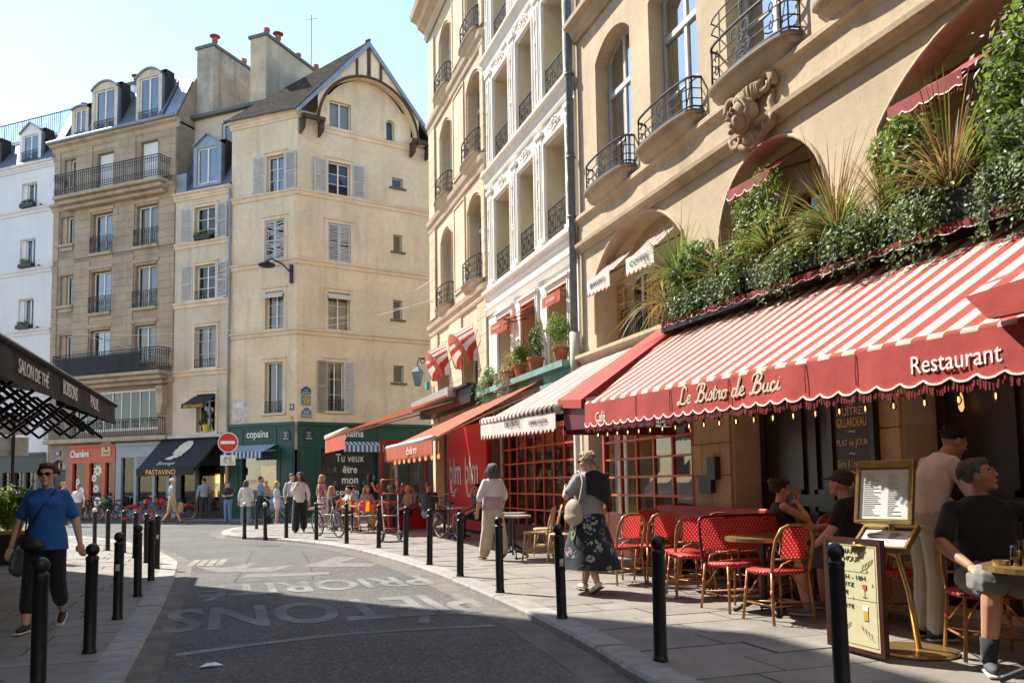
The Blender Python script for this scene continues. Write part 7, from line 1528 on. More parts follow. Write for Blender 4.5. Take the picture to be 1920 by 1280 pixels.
plant('yucca_bush', 'green bush with long spiky lime leaves, leftmost on the planter ledge', f1, group=GP, parts=(4.6,-.4,3.8))
def f2(mb): blades(mb,(5.6,-.4,3.85),130,.85,.55,.011,(5,3,1),1.2,.9); leaves(mb,(5.65,-.42,3.88),.55,.36,.42,1500,.034,(1,1,4,2)); leaves(mb,(5.75,-.4,4.1),.3,.25,.3,300,.03,(3,5))
plant('bronze_grass', 'bronze arching grass in the second planter box', f2, group=GP, parts=(5.55,-.4,3.8))
def f3(mb): leaves(mb,(6.3,-.38,4.42),.5,.36,.6,2300,.034,(1,2,2,1)); blades(mb,(6.6,-.42,3.95),160,1.0,.75,.01,(2,3,2),1.15,1.2); leaves(mb,(6.4,-.4,4.4),.5,.34,.5,110,.026,(6,)); leaves(mb,(6.95,-.4,4.1),.35,.3,.35,500,.05,(3,2,1))
plant('flowering_shrub', 'lime green shrub with white flowers before the middle arch', f3, group=GP, parts=(6.4,-.4,3.9))
def f4(mb): blades(mb,(7.75,-.45,3.8),300,1.1,.75,.01,(2,3,3,1),1.25,1.3); blades(mb,(7.55,-.35,3.95),70,1.35,.9,.008,(5,5,3),1.3,.5); leaves(mb,(7.35,-.42,3.95),.42,.34,.42,1000,.044,(1,2,2))
plant('fountain_grass', 'straw coloured fountain of strap leaves right of the middle arch', f4, group=GP, parts=(7.7,-.4,3.8))
def f5(mb): leaves(mb,(8.6,-.36,4.2),.5,.4,.6,2000,.04,(1,2,2,2)); leaves(mb,(8.85,-.42,3.95),.45,.35,.4,700,.03,(3,4,1)); blades(mb,(8.4,-.4,3.9),60,.8,.9,.008,(3,5,2),1,.6)
plant('leafy_shrub', 'leafy green shrub below the right-hand red window awning', f5, group=GP, parts=(8.5,-.3,3.9))
def f6(mb): blades(mb,(9.2,-.47,3.75),260,1.35,1.0,.009,(3,3,2,5),1.05,1.5)
plant('dry_grass', 'tall golden dry grass clump near the right edge', f6, group=GP, parts=(9.2,-.4,3.8))
def f7(mb): leaves(mb,(9.95,-.32,4.6),.6,.45,.95,2600,.05,(1,0,1,2,2)); leaves(mb,(9.9,-.35,4.5),.6,.45,.8,150,.03,(6,)); leaves(mb,(10.1,-.45,3.85),.7,.42,.42,1500,.034,(4,2,4))
plant('jasmine_bush', 'tall dark jasmine bush with white blossoms at the right edge', f7, group=GP, parts=(9.85,-.3,3.9))
for k, (u, L, z) in enumerate(((5.0,.4,3.8),(5.9,.45,3.85),(6.95,.5,3.8),(8.15,.55,3.82),(8.95,.6,3.8),(9.9,.65,3.8))):
    lb = ['ivy spilling over the planter below the spiky bush','ivy spilling over the planter below the bronze grass','ivy spilling over the planter left of the straw grass','thick ivy curtain right of the straw grass','thick ivy curtain below the golden grass','variegated ivy curtain at the right edge'][k]
    o = empty('trailing_ivy', OA, R(-90), lb, 'plant', 'ivy hanging from the bistro planters'); mb = MB(); trail(mb,(u,-.62,z),50,L,.36,.026,(4,4,1,4,2)); leaves(mb,(u,-.55,z-.02),.4,.2,.22,460,.03,(4,2,4,2,1)); mb.build('foliage', LM, o)
# ivory house: pots on the green shelf
pot_m = M('clay_pot', (.42,.13,.06), rough=.8, var=.2, scale=8, objvar=.1)
def potted(label, u, y, z, r, h, fn, group='pots on the green shelf'):
    o = empty('potted_plant', OA, R(-90), label, 'potted plant', group); p = MB(); p.lathe([(r*.7,0),(r*.95,h*.85),(r*1.08,h*.85),(r*1.08,h),(r*.9,h)], 14, (u,y,z)); p.build('pot', pot_m, o, smooth=False); mb = MB(); fn(mb, Vector((u,y,z+h))); mb.build('foliage', LM, o); return o
def q1(mb, c): leaves(mb,c+Vector((0,0,.35)),.42,.3,.42,900,.035,(1,2,1)); 
def q2(mb, c): leaves(mb,c+Vector((0,0,.4)),.3,.25,.5,800,.034,(0,1,0))
def q3(mb, c): leaves(mb,c+Vector((0,0,.1)),.5,.25,.35,900,.035,(1,2,4)); trail(mb,c+Vector((0,-.1,0)),30,.7,.4,.028,(4,1,2))
def q4(mb, c): leaves(mb,c+Vector((.1,0,.2)),.4,.25,.3,500,.03,(3,5,3)); trail(mb,c+Vector((0,-.1,0)),36,.75,.35,.026,(3,5,3,4))
potted('clay pot with a bright green shrub at the right end of the green shelf',-.5,-.25,3.7,.17,.28,q1); potted('clay pot with a dark slim shrub before the middle ivory window',-1.9,-.25,3.7,.18,.28,q2)
potted('second leafy green shrub between the ivory windows',-2.9,-.25,3.7,.16,.26,q1); potted('green trailing plant at the left end of the green shelf',-5.4,-.25,3.7,.14,.2,q3); potted('brown withered trailing plant in the middle of the green shelf',-3.6,-.25,3.7,.16,.24,q4)
# far window boxes
for par_u, z, w, lb in ((-5.0,12.45,.9,'green window box below the upper shuttered window of the beige house'),):
    pass
def box_plant(label, u, y, z, w, mi, name='window_box'):
    o = empty(name, KK, R(-41), label, 'window box', 'window boxes of the far houses'); b = MB(); b.box(u-w/2,u+w/2,y-.2,y,z,z+.18); b.build('trough', rot_m, o); mb = MB(); leaves(mb,(u,y-.1,z+.3),w*.55,.18,.22,260,.05,mi); mb.build('foliage', LM, o)
box_plant('window box with green herbs at the upper shuttered window',-5.0,-.05,12.44,.9,(1,2)); box_plant('lime green window box, upper one on the white house',-16.3,-.05,12.44,.95,(2,1)); box_plant('lime green window box, lower one on the white house',-16.35,-.05,9.34,.95,(2,1)); box_plant('dark window box on the top floor of the white house',-16.3,-.05,15.52,.95,(0,))
yp = empty('yellow_pot_plant', KK, R(-41), 'yellow pot with a leafy plant on the sill below the small black awning', 'potted plant'); b = MB(); b.lathe([(.12,0),(.18,.32),(.16,.32)], 12, (-4.75,-.08,3.76)); b.build('pot', M('yellow_pot',(.6,.45,.02)), yp); mb = MB(); leaves(mb,(-4.78,-.1,4.4),.3,.22,.4,320,.06,(1,0)); mb.build('foliage', LM, yp)
# planter hedge behind the woman in blue
hp = empty('planter_hedge', (-4.05,17.9,Z_L), 0, 'wooden planter with a bright green shrub at the left edge', 'planter'); b = MB(); b.box(-.8,.75,-.25,.45,0,.55); b.build('box', rot_m, hp); b = MB(); b.box(-.84,.79,-.29,.49,.55,.6); b.build('rim', M('yellow_wood',(.35,.22,.05)), hp); mb = MB(); leaves(mb,(0,.1,1.0),.85,.4,.5,2200,.06,(2,1,2)); blades(mb,(.1,.1,.7),90,.8,.8,.018,(2,1),1); mb.build('foliage', LM, hp)
# ------------------------------------------------------------------ people
def cloth(name, col, **k): return M('cloth_'+name, col, rough=.85, var=k.pop('var',.1), scale=k.pop('scale',6), bump=k.pop('bump',.6), bscale=k.pop('bscale',9), bdist=.03, sheen=.15, **k)
SK = {'fair':M('skin_fair',(.58,.33,.23),rough=.5,var=.08,scale=12), 'tan':M('skin_tan',(.46,.24,.15),rough=.5,var=.08,scale=12), 'olive':M('skin_olive',(.4,.22,.135),rough=.5,var=.08,scale=12)}
for m_ in SK.values(): m_.node_tree.nodes['Principled BSDF'].inputs['Subsurface Weight'].default_value = .12; m_.node_tree.nodes['Principled BSDF'].inputs['Subsurface Radius'].default_value = (.012,.005,.003)
def hairm(n, c): return M('hair_'+n, c, rough=.5, var=.35, scale=3, stretch=(30,30,3), bump=.5, bscale=8, bdist=.01)
HR = {'auburn':hairm('auburn',(.07,.02,.012)), 'black':hairm('black',(.012,.011,.011)), 'grey':hairm('grey',(.1,.1,.1)), 'blond':hairm('blond',(.36,.22,.09)), 'ash':hairm('ash',(.38,.29,.19)), 'brown':hairm('brown',(.07,.035,.018)), 'white':hairm('white',(.5,.48,.44))}
eye_w = M('eye_white',(.7,.68,.65),rough=.2); eye_d = M('eye_dark',(.03,.02,.015),rough=.15); lip_m = M('lip',(.4,.13,.1),rough=.5); lens = M('sunglass_lens',(.008,.008,.009),rough=.08,spec=.8)
shoe_d = M('shoe_dark',(.03,.03,.033),rough=.6,var=.3,scale=20); shoe_w = M('shoe_white',(.6,.59,.56),rough=.6); shoe_b = M('sandal_brown',(.2,.09,.04),rough=.6); sole_w = M('sole_white',(.6,.6,.58),rough=.7)
def remeshed(mb, name, mat, parent, vox, it=4):
    o = mb.build(name, mat, parent, smooth=True); r = o.modifiers.new('remesh','REMESH'); r.mode = 'VOXEL'; r.voxel_size = vox; r.use_smooth_shade = True
    s_ = o.modifiers.new('smooth','SMOOTH'); s_.factor = .5; s_.iterations = it; return o
def limb(mb, pts, rad, n=10, sub=3):
    P = [Vector(p) for p in pts]; C_ = catm3(P, sub); k = len(C_); rs = []
    for i in range(k): t = i/(k-1)*(len(rad)-1); j = min(int(t),len(rad)-2); rs.append(lerp(rad[j],rad[j+1],t-j))
    mb.tube(C_, rs, n); mb.ell(C_[0], rs[0]*.98, n=8, k=6); mb.ell(C_[-1], rs[-1]*.98, n=8, k=6)
def catm3(P, k):
    P = [P[0]*2-P[1]]+list(P)+[P[-1]*2-P[-2]]; out = []
    for i in range(1,len(P)-2):
        a, b, c, d = P[i-1:i+3]
        for j in range(k): t = j/k; q = .5*((2*b)+(c-a)*t+(2*a-5*b+4*c-d)*t*t+(3*b-a-3*c+d)*t**3); out.append(q.lerp(b.lerp(c,t),.55))
    return out+[P[-2]]
STAND = dict(hip=(0,0,.93), chest=(0,.0,1.22), neck=(0,-.015,1.42), head=(0,.015,1.555), sR=(.168,-.01,1.355), sL=(-.168,-.01,1.355), eR=(.235,-.03,1.1), eL=(-.235,-.03,1.1), wR=(.25,.05,.87), wL=(-.25,.05,.87),
             hR=(.085,0,.92), hL=(-.085,0,.92), kR=(.09,.02,.49), kL=(-.09,.02,.49), aR=(.095,-.02,.08), aL=(-.095,-.02,.08))
def walkpose(s_=1, k=.24): return dict(kR=(.085,.12*s_*k/.24,.5), aR=(.085,s_*k,.085 if s_ > 0 else .14), kL=(-.085,-.02-.06*s_,.49), aL=(-.085,-s_*k-.02,.14 if s_ > 0 else .085))
def sitpose(knee=.0, fwd=.42): return dict(hip=(0,0,.55), chest=(0,.0,.84), neck=(0,-.01,1.04), head=(0,.02,1.175), sR=(.175,-.01,.995), sL=(-.175,-.01,.995), eR=(.24,.05,.74), eL=(-.24,.05,.74), wR=(.16,.27,.66), wL=(-.16,.27,.66), hR=(.09,.03,.53), hL=(-.09,.03,.53), kR=(.12+knee,fwd,.52), kL=(-.12-knee,fwd,.52), aR=(.12+knee,fwd+.02,.08), aL=(-.12-knee,fwd+.02,.08))
hi_neck = False
def person(label, loc, rz, pose=None, H=1.68, skin='fair', hair='brown', style='short', top=None, sleeve=.45, bottom=None, kind='trousers', leg=1., shoe=None, vox=.013, bulk=1., look=(0,0), extra=None, group=None, female=False, glasses=False, legw=1., cap=None, shoe_kind='sneaker', top_len=0., loose=1., belly=0.):
    """one continuous skin mesh; clothes, hair and shoes are children"""
    J = dict(STAND); J.update(pose or {}); k = H/1.68; J = {a: Vector(b)*k for a, b in J.items() if a != 'curl'}; rt = empty('person', loc, rz, label, 'person', group); sm = SK[skin]
    
    if female:
        for a in 'sR','sL': J[a] = J['neck'].lerp(J[a],.92)
    ax = (J['sR']-J['sL']).normalized(); up = (J['neck']-J['hip']).normalized(); fw = up.cross(ax).normalized(); fw = -fw if fw.dot(Vector((0,1,0))) < 0 and abs(fw.y) > .1 else fw
    def sec(p, rx, ry, hx=None): a_ = (hx or ax); return (p, rx, ry, Matrix((a_, up.cross(a_), up)).transposed())
    hx = (J['hR']-J['hL']).normalized(); hip, ch, nk, hd = J['hip'], J['chest'], J['neck'], J['head']; w = bulk*k; f_ = female
    waist = hip.lerp(ch,.45)
    def torso(mb, g, lo=0., hi=1., flare=0.):
        S = [(hip-up*.1*k,.13,.1),(hip,.155 if f_ else .15,.115),(waist,(.125 if f_ else .14),.1+belly),(ch,.15,.118+belly*.5),(ch.lerp(nk,.55),.165 if not f_ else .15,.1),(nk.lerp(ch,.16),.115,.078),(nk+up*.005*k,.06,.06)]
        secs = []
        for i, (p, a, b) in enumerate(S):
            t = i/(len(S)-1)
            if t < lo-1e-6 or t > hi+1e-6: continue
            fl = flare*max(0,1-t*2.2); secs.append(sec(p, a*w+g+fl, b*w+g+fl, hx if i < 2 else ax))
        mb.loft(secs, 16)
    b = MB(); torso(b, -.012)
    for s_ in 'RL':
        limb(b, [J['s'+s_],J['e'+s_],J['w'+s_]], [.047*w,.04*w,.036*w,.027*k]); b.ell(J['s'+s_],.046*w)
        limb(b, [J['h'+s_],J['k'+s_],J['a'+s_]], [.08*w,.062*w,.05*w,.05*w,.034*k])
        # hand: palm, four fingers, thumb
        d = (J['w'+s_]-J['e'+s_]).normalized(); hc_ = (pose or {}).get('hand'+s_); d = Vector(hc_).normalized() if hc_ else d; sd_ = d.cross(fw); sd_ = sd_.normalized() if sd_.length > .2 else ax; nn = d.cross(sd_).normalized(); wr = J['w'+s_]; pm = wr+d*.05*k
        rot = Matrix((sd_, nn, d)).transposed(); b.ell(pm, .038*k,.016*k,.05*k, 10, 8, rot=rot); curl = (pose or {}).get('curl',.35); inn = nn if nn.dot(-fw*.3+(hip-wr)) > 0 else -nn
        for q in range(4):
            o_ = sd_*((q-1.5)*.019*k); l = (.068,.078,.073,.056)[q]*k; p0 = wr+d*.085*k+o_; p1 = p0+(d*(1-curl*.3)+inn*curl*.5).normalized()*l*.5; p2 = p1+(d*(1-curl)+inn*curl*1.1).normalized()*l*.55; b.tube([p0-d*.02,p0,p1,p2], [.0095*k,.0095*k,.009*k,.0075*k], 6)
        th = sd_ if (sd_.dot(fw) > 0) else -sd_; p0 = wr+d*.03*k+th*.028*k; b.tube([p0,p0+(th*.6+d*.8).normalized()*.035*k,p0+(th*.35+d).normalized()*.062*k+inn*.012], [.013*k,.0115*k,.009*k], 6)
    b.tube([nk-up*.03,nk.lerp(hd,.45),hd], [.058*k,.052*k,.05*k], 10)
    hy, hp = look; Rh = Matrix.Rotation(hy,3,'Z') @ Matrix.Rotation(hp,3,'X'); q = k*1.02
    def HE(mb, c, rx, ry, rz_, n=12, kk=8, mi=0): mb.ell(hd+(Rh @ Vector(c))*q, rx*q, ry*q, rz_*q, n, kk, mi, rot=Rh)
    HE(b,(0,-.012,.028),.073,.092,.088); HE(b,(0,.022,-.03),.058,.066,.08); HE(b,(0,.096,-.012),.0135,.02,.013); HE(b,(0,.086,.01),.009,.016,.03); HE(b,(0,.074,.032),.05,.02,.011); HE(b,(0,.066,-.088),.028,.026,.02); HE(b,(0,.084,-.052),.024,.013,.011)
    for s_ in (-1,1): HE(b,(s_*.074,-.008,-.004),.011,.022,.032); HE(b,(s_*.038,.058,-.025),.024,.024,.022)
    remeshed(b, 'body', sm, rt, min(vox,.0085) if vox < .012 else vox, 2 if vox < .012 else 2)
    near = vox < .012
    if not glasses:
        for s_ in (-1,1):
            e = MB(); HE(e,(s_*.03,.0745,.012),.0125,.009,.008,8,6); HE(e,(s_*.03,.081,.012),.0055,.004,.0055,6,5,1); e.build('eye', [eye_w, eye_d], rt, smooth=True)
            e = MB(); e.tube([hd+(Rh @ Vector((s_*a,.083-abs(a-.03)*.3,.034+.004*(1-abs(a-.03)/.02))))*q for a in (.012,.03,.05)], .0045*q, 5); e.build('eyebrow', HR[hair], rt)
    else:
        g = MB()
        for s_ in (-1,1): HE(g,(s_*.034,.092,.014),.03,.008,.02,10,6); g.tube([hd+(Rh @ Vector((s_*.06,.085,.02)))*q, hd+(Rh @ Vector((s_*.077,-.01,.018)))*q], .004*q, 5)
        g.tube([hd+(Rh @ Vector((-.012,.1,.018)))*q, hd+(Rh @ Vector((.012,.1,.018)))*q], .004*q, 5); g.build('sunglasses', lens, rt, smooth=True)
    e = MB(); HE(e,(0,.0935,-.0515),.02,.006,.0065,8,5); e.build('mouth', lip_m, rt, smooth=True)
    # hair
    h = MB()
    if style != 'bald':
        if style == 'crop': HE(h,(0,-.026,.045),.077,.09,.082)
        else: HE(h,(0,-.03,.042),.085,.096,.09); HE(h,(0,.02,.088),.066,.062,.036)
        if style == 'wavy':
            for _ in range(18): a = rnd.uniform(0,6.28); HE(h,(cos(a)*.06,-.03+sin(a)*.06,.07+rnd.uniform(0,.04)),.03,.03,.022,8,5)
        if style in ('bob','long'):
            L_ = .13 if style == 'bob' else .3
            for i in range(15):
                a = lerp(-.35,pi+.35,i/14); x, y = cos(a)*.08, -.03-sin(a)*.075; P = [hd+(Rh @ Vector((x*.7,y*.8,.08)))*q, hd+(Rh @ Vector((x*1.08,y*1.05,.0)))*q, hd+(Rh @ Vector((x*1.1,y*1.1-.01,-.08)))*q, hd+(Rh @ Vector((x*1.02,y*1.1-.02,-.08)))*q-Vector((0,0,L_-.08))*q+rv()*.015]; h.tube(catm3(P,2), [.022*q]*6+[.012*q], 6)
        if style == 'bun': HE(h,(.0,-.12,.085),.042,.042,.04); HE(h,(0,-.09,.03),.05,.05,.06)
        if style == 'pony': HE(h,(0,-.115,-.01),.04,.04,.05); HE(h,(.0,-.13,-.06),.03,.025,.05)
        remeshed(h, 'hair', HR[hair], rt, .008 if near else vox, 2)
        if vox < .0125:
            lk = MB(); dn = {'crop':.025,'short':.05,'wavy':.06,'bob':.16,'long':.3,'bun':.05,'pony':.06}[style]
            for _ in range(150):
                a = rnd.uniform(0,2*pi); e = rnd.uniform(.05,1.1); d0 = Vector((cos(a)*cos(e),sin(a)*cos(e),sin(e)))
                if d0.y > .55 and d0.z < .62: continue
                c0 = Vector((0,-.03,.042)); p0 = c0+Vector((d0.x*.084,d0.y*.095,d0.z*.09)); fl = Vector((d0.x*.5,-.35 if style in ('bun','pony') else d0.y*.3,-1)).normalized(); p = [p0]; L_ = dn*rnd.uniform(.6,1.1)
                for j in range(3):
                    qn = p[-1]+fl*L_/3+rv()*.006; rel = qn-c0; m_ = math.sqrt((rel.x/.087)**2+(rel.y/.098)**2+(max(rel.z,0)/.093)**2)
                    if m_ < 1.0 and m_ > .01: qn = c0+Vector((rel.x/m_,rel.y/m_,rel.z if rel.z < 0 else rel.z/m_))
                    p.append(qn)
                lk.tube([hd+(Rh @ x)*q for x in p], [.007*q,.008*q,.006*q,.002*q], 4)
            lk.build('hair_locks', HR[hair], rt, smooth=True)
    if cap is not None:
        c = MB(); HE(c,(0,-.02,.06),.088,.102,.082); c.obox(hd+(Rh @ Vector((0,.115 if not (extra or {}).get('capback') else -.13,.045)))*q, Rh @ Vector((1,0,0)), Rh @ Vector((0,1,-.2)), Rh @ Vector((0,.2,1)), .06*q, .045*q, .006*q); remeshed(c, 'cap', cap, rt, .009 if near else vox, 1)
    # clothes
    if top is not None:
        t = MB(); g = .012*loose; torso(t, g*.6 if hi_neck else g, 0. if top_len >= 0 else .17, 1., flare=.03*max(0,top_len)+.012*(loose-1))
        if top_len > 0: t.loft([sec(hip-up*(.1+top_len*.12)*k,.165*w+g+.03*top_len,.13*w+g+.03*top_len,hx),sec(hip,.16*w+g,.125*w+g,hx)], 16)
        for s_ in 'RL':
            S_, E_, W_ = J['s'+s_], J['e'+s_], J['w'+s_]
            if sleeve <= 0: continue
            if sleeve <= .5: limb(t, [S_-up*.012, S_.lerp(E_,sleeve*1.5)], [.054*w,.053*w*loose**.6])
            else: limb(t, [S_-up*.012, E_, E_.lerp(W_,(sleeve-.5)*1.9)], [.054*w,.051*w*loose**.4,.044*w*loose**.4,.039*w*loose**.4])
            t.ell(S_-up*.01,.055*w)
        if f_:
            for sg in (-1,1): t.ell(ch+up*.035*k+fw*(.05*w+belly*.4)+ax*sg*.058*w,.085*w,.082*w,.075*w,12,8)
        remeshed(t, 'shirt' if kind != 'dress' else 'dress', top, rt, .009 if near else vox, 8 if near else 3)
    if kind in ('trousers','shorts') and bottom is not None:
        t = MB(); t.loft([sec(hip-up*.13*k,.12*w,.105*w,hx),sec(hip-up*.04*k,.165*w+.006,.128*w+.006,hx),sec(hip+up*.06*k,.148*w+.008,.112*w+.006,hx)], 16)
        for s_ in 'RL':
            Hh, K, A_ = J['h'+s_], J['k'+s_], J['a'+s_]; lw_ = legw
            if leg <= .5: limb(t, [Hh, Hh.lerp(K,leg*2)], [.098*w,.09*w*lw_])
            else: limb(t, [Hh, K, K.lerp(A_,(leg-.5)*2)], [.098*w,.078*w*lw_**.6,.066*w*lw_,.06*w*lw_])
        remeshed(t, kind, bottom, rt, .009 if near else vox, 3)
    if kind in ('skirt','dress') and bottom is not None:
        t = MB(); mid = (J['aR']+J['aL'])/2; L_ = leg; bot = hip.lerp(Vector((mid.x,mid.y,mid.z)),L_); kn = (J['kR']+J['kL'])/2; sp_ = abs(J['aR'].y-J['aL'].y)*.5*L_
        Rz0 = Matrix.Identity(3); n_ = 28; rows = [(hip+up*.08*k,.14*w,.11*w),(hip-Vector((0,0,.06)),.175*w,.14*w),(hip.lerp(bot,.45),.2*w+.02*legw,.17*w+sp_*.4),(bot.lerp(hip,.12),.215*w+.05*legw,.19*w+sp_*.8),(bot,.225*w+.06*legw,.2*w+sp_*.9)]; V = []
        for i, (p, a, b_) in enumerate(rows):
            for j in range(n_): an = 2*pi*j/n_; wv_ = 1+.05*(i/4)*sin(an*7+i*.4)+.03*(i/4)*sin(an*3); V.append(tuple(p+Vector((a*cos(an)*wv_,b_*sin(an)*wv_,0))))
        t.add(V, [(i*n_+j,i*n_+(j+1)%n_,(i+1)*n_+(j+1)%n_,(i+1)*n_+j) for i in range(4) for j in range(n_)]); o = t.build('skirt', bottom, rt, smooth=True); so = o.modifiers.new('sub','SUBSURF'); so.levels = so.render_levels = 1
    for s_ in 'RL':
        A_, K = J['a'+s_], J['k'+s_]; dr = Vector((pose or {}).get('toe'+s_,(.12 if s_ == 'R' else -.12,1,0))); dr.normalize(); pit = .0 if A_.z < .1*k else -.5; dr = (dr+Vector((0,0,pit))).normalized(); sd_ = dr.cross(Vector((0,0,1))).normalized(); u_ = sd_.cross(dr); rot = Matrix((sd_, dr, u_)).transposed(); c = A_+dr*.055*k-u_*.04*k
        f = MB(); f.ell(c,.04*k,.115*k,.032*k,10,8,rot=rot); f.ell(A_-u_*.02*k-dr*.015*k,.036*k,.05*k,.05*k if shoe_kind == 'sneaker' else .03*k,10,8,rot=rot); so = remeshed(f, 'shoe', shoe or shoe_d, rt, .009, 1)
        f = MB(); f.obox(c-u_*.03*k,sd_,dr,u_,.038*k,.115*k,.009*k); f.build('sole', sole_w if shoe_kind == 'sneaker' else shoe_b, so, bevel=.008)
    return rt, J
def strap(rt, pts, r, mat, name='strap', flat=.35): mb = MB(); mb.tube(catm3([Vector(p) for p in pts],4), r, 6, flat=flat); return mb.build(name, mat, rt, smooth=True)
def bag(rt, c, rx, ry, rz_, mat, name='bag'):
    mb = MB(); mb.ell(c,rx,ry,rz_,14,10); mb.ell(Vector(c)-Vector((0,0,rz_*.35)),rx*1.08,ry*1.1,rz_*.6,14,8); return remeshed(mb, name, mat, rt, .012, 3)
bagm = M('black_leather',(.02,.02,.022),rough=.45,var=.3,scale=15); bagg = M('grey_quilted',(.1,.1,.11),rough=.5,var=.3,scale=30,bump=.5,bscale=25); bagb = M('beige_leather',(.42,.35,.25),rough=.6,var=.15,scale=6)
# ---- 1 the woman in blue
rt, J = person('woman in a bright blue top and sunglasses walking towards the viewer', (-1.7,9.35,Z_L), pi+R(-8), dict(walkpose(1,.26), eR=(.26,-.03,1.09), wR=(.3,.07,.84), eL=(-.25,-.08,1.09), wL=(-.31,-.04,.86), curl=.5), 1.62, 'fair', 'auburn', 'wavy', cloth('blue',(.012,.09,.33)), .5, cloth('navy',(.012,.013,.02)), 'trousers', .82, shoe_d, .008, 1.16, glasses=True, female=True, legw=1.12, top_len=.3, loose=1.2, belly=.03)
strap(rt, [(-.1,.06,1.36),(.0,.16,1.18),(.1,.165,1.0),(.17,.12,.86)], .018, bagm); strap(rt, [(-.1,-.05,1.38),(-.02,-.14,1.2),(.12,-.15,1.0),(.18,-.06,.86)], .018, bagm); bag(rt, (.04,.235,.84),.11,.06,.07, bagm, 'pouch'); bag(rt, (.255,-.04,.66),.055,.19,.16, bagg, 'shoulder_bag'); strap(rt, [(.25,.1,.78),(.22,.02,1.05),(.15,-.02,1.4),(.22,-.1,1.05),(.25,-.16,.78)], .011, bagm)
mb = MB(); mb.torus((-.0,.045,1.39),(0,.35,1),.065,.003,16,4); mb.build('necklace', brass, rt)
# ---- 2 the woman in white, 3 the woman in the floral skirt
rt, J = person('woman with grey-black bob, white top and beige trousers walking away', (4.3,13.7,0), R(12), dict(walkpose(-1,.2), eR=(.24,-.02,1.12), wR=(.22,.05,.9), eL=(-.25,0,1.1), wL=(-.27,.06,.86), curl=.5), 1.64, 'tan', 'grey', 'bob', cloth('white',(.62,.6,.6)), .62, cloth('beige',(.5,.42,.32)), 'trousers', .95, shoe_b, .010, 1.08, female=True, legw=1.55, loose=1.7, top_len=-.1, shoe_kind='sandal')
mb = MB(); mb.loft([(J['hip']+Vector((0,0,-.06)),.19,.155,None),(J['hip']+Vector((0,0,.08)),.185,.15,None),(J['hip']+Vector((0,0,.16)),.17,.135,None)], 16); mb.build('under_shirt', cloth('mauve',(.42,.3,.32)), rt, smooth=True)
flor = cloth('floral',(.014,.016,.022)); nt, base = color_socket(flor); N = nt.nodes; tcn = N.new('ShaderNodeTexCoord'); vo = N.new('ShaderNodeTexVoronoi'); vo.inputs['Scale'].default_value = 7.5; nt.links.new(tcn.outputs['Object'], vo.inputs[0]); lt = N.new('ShaderNodeMath'); lt.operation = 'LESS_THAN'; lt.inputs[1].default_value = .42; nt.links.new(vo.outputs['Distance'], lt.inputs[0]); hs_ = N.new('ShaderNodeHueSaturation'); hs_.inputs['Saturation'].default_value = .55; hs_.inputs['Value'].default_value = .42; nt.links.new(vo.outputs['Color'], hs_.inputs['Color']); vo2 = N.new('ShaderNodeTexVoronoi'); vo2.inputs['Scale'].default_value = 24; nt.links.new(tcn.outputs['Object'], vo2.inputs[0]); l2 = N.new('ShaderNodeMath'); l2.operation = 'LESS_THAN'; l2.inputs[1].default_value = .5; nt.links.new(vo2.outputs['Distance'], l2.inputs[0]); ml = N.new('ShaderNodeMath'); ml.operation = 'MULTIPLY'; nt.links.new(lt.outputs[0], ml.inputs[0]); nt.links.new(l2.outputs[0], ml.inputs[1]); mx = N.new('ShaderNodeMix'); mx.data_type = 'RGBA'; nt.links.new(ml.outputs[0], mx.inputs[0]); nt.links.new(base, mx.inputs[6]); nt.links.new(hs_.outputs[0], mx.inputs[7]); set_color(flor, mx.outputs[2])
rt, J = person('woman in a long dark floral skirt and navy shawl walking away', (4.05,9.1,0), R(14), dict(walkpose(1,.22), eL=(-.3,.04,1.14), wL=(-.16,.24,1.22), eR=(.25,.02,1.1), wR=(.2,.18,.95), curl=.6), 1.66, 'fair', 'ash', 'pony', cloth('grey',(.27,.27,.28)), .5, flor, 'skirt', .78, shoe_w, .009, 1.22, look=(R(25),R(-8)), glasses=True, female=True, shoe_kind='sandal', legw=1.2, loose=1.15, belly=.02)
navy = cloth('shawl',(.01,.012,.02)); mb = MB()
for i in range(10):
    for j in range(8):
        def S(a, t): a_ = lerp(-.5,1.0,a); return (.0+.235*sin(a_*1.55)*(1+.1*t)+.03*t, -.03-.165*cos(a_*1.3)*(1+.06*t), 1.43-.5*t*(.55+.45*a)+.02*sin(a*9)-.06*(abs(a_))*(1-t))
        mb.poly([S(i/10,j/8),S((i+1)/10,j/8),S((i+1)/10,(j+1)/8),S(i/10,(j+1)/8)])
o = mb.build('shawl', navy, rt, smooth=True); so = o.modifiers.new('solid','SOLIDIFY'); so.thickness = .02; so.offset = 1
bag(rt, (-.27,-.06,.95),.08,.14,.16, bagb, 'shoulder_bag'); strap(rt, [(-.27,-.16,1.05),(-.2,-.15,1.3),(-.16,-.02,1.43),(-.2,.1,1.3),(-.27,.05,1.05)], .012, bagb); strap(rt, [(-.27,-.1,.85),(-.3,-.12,.7),(-.28,-.02,.62),(-.26,.04,.85)], .01, bagb)
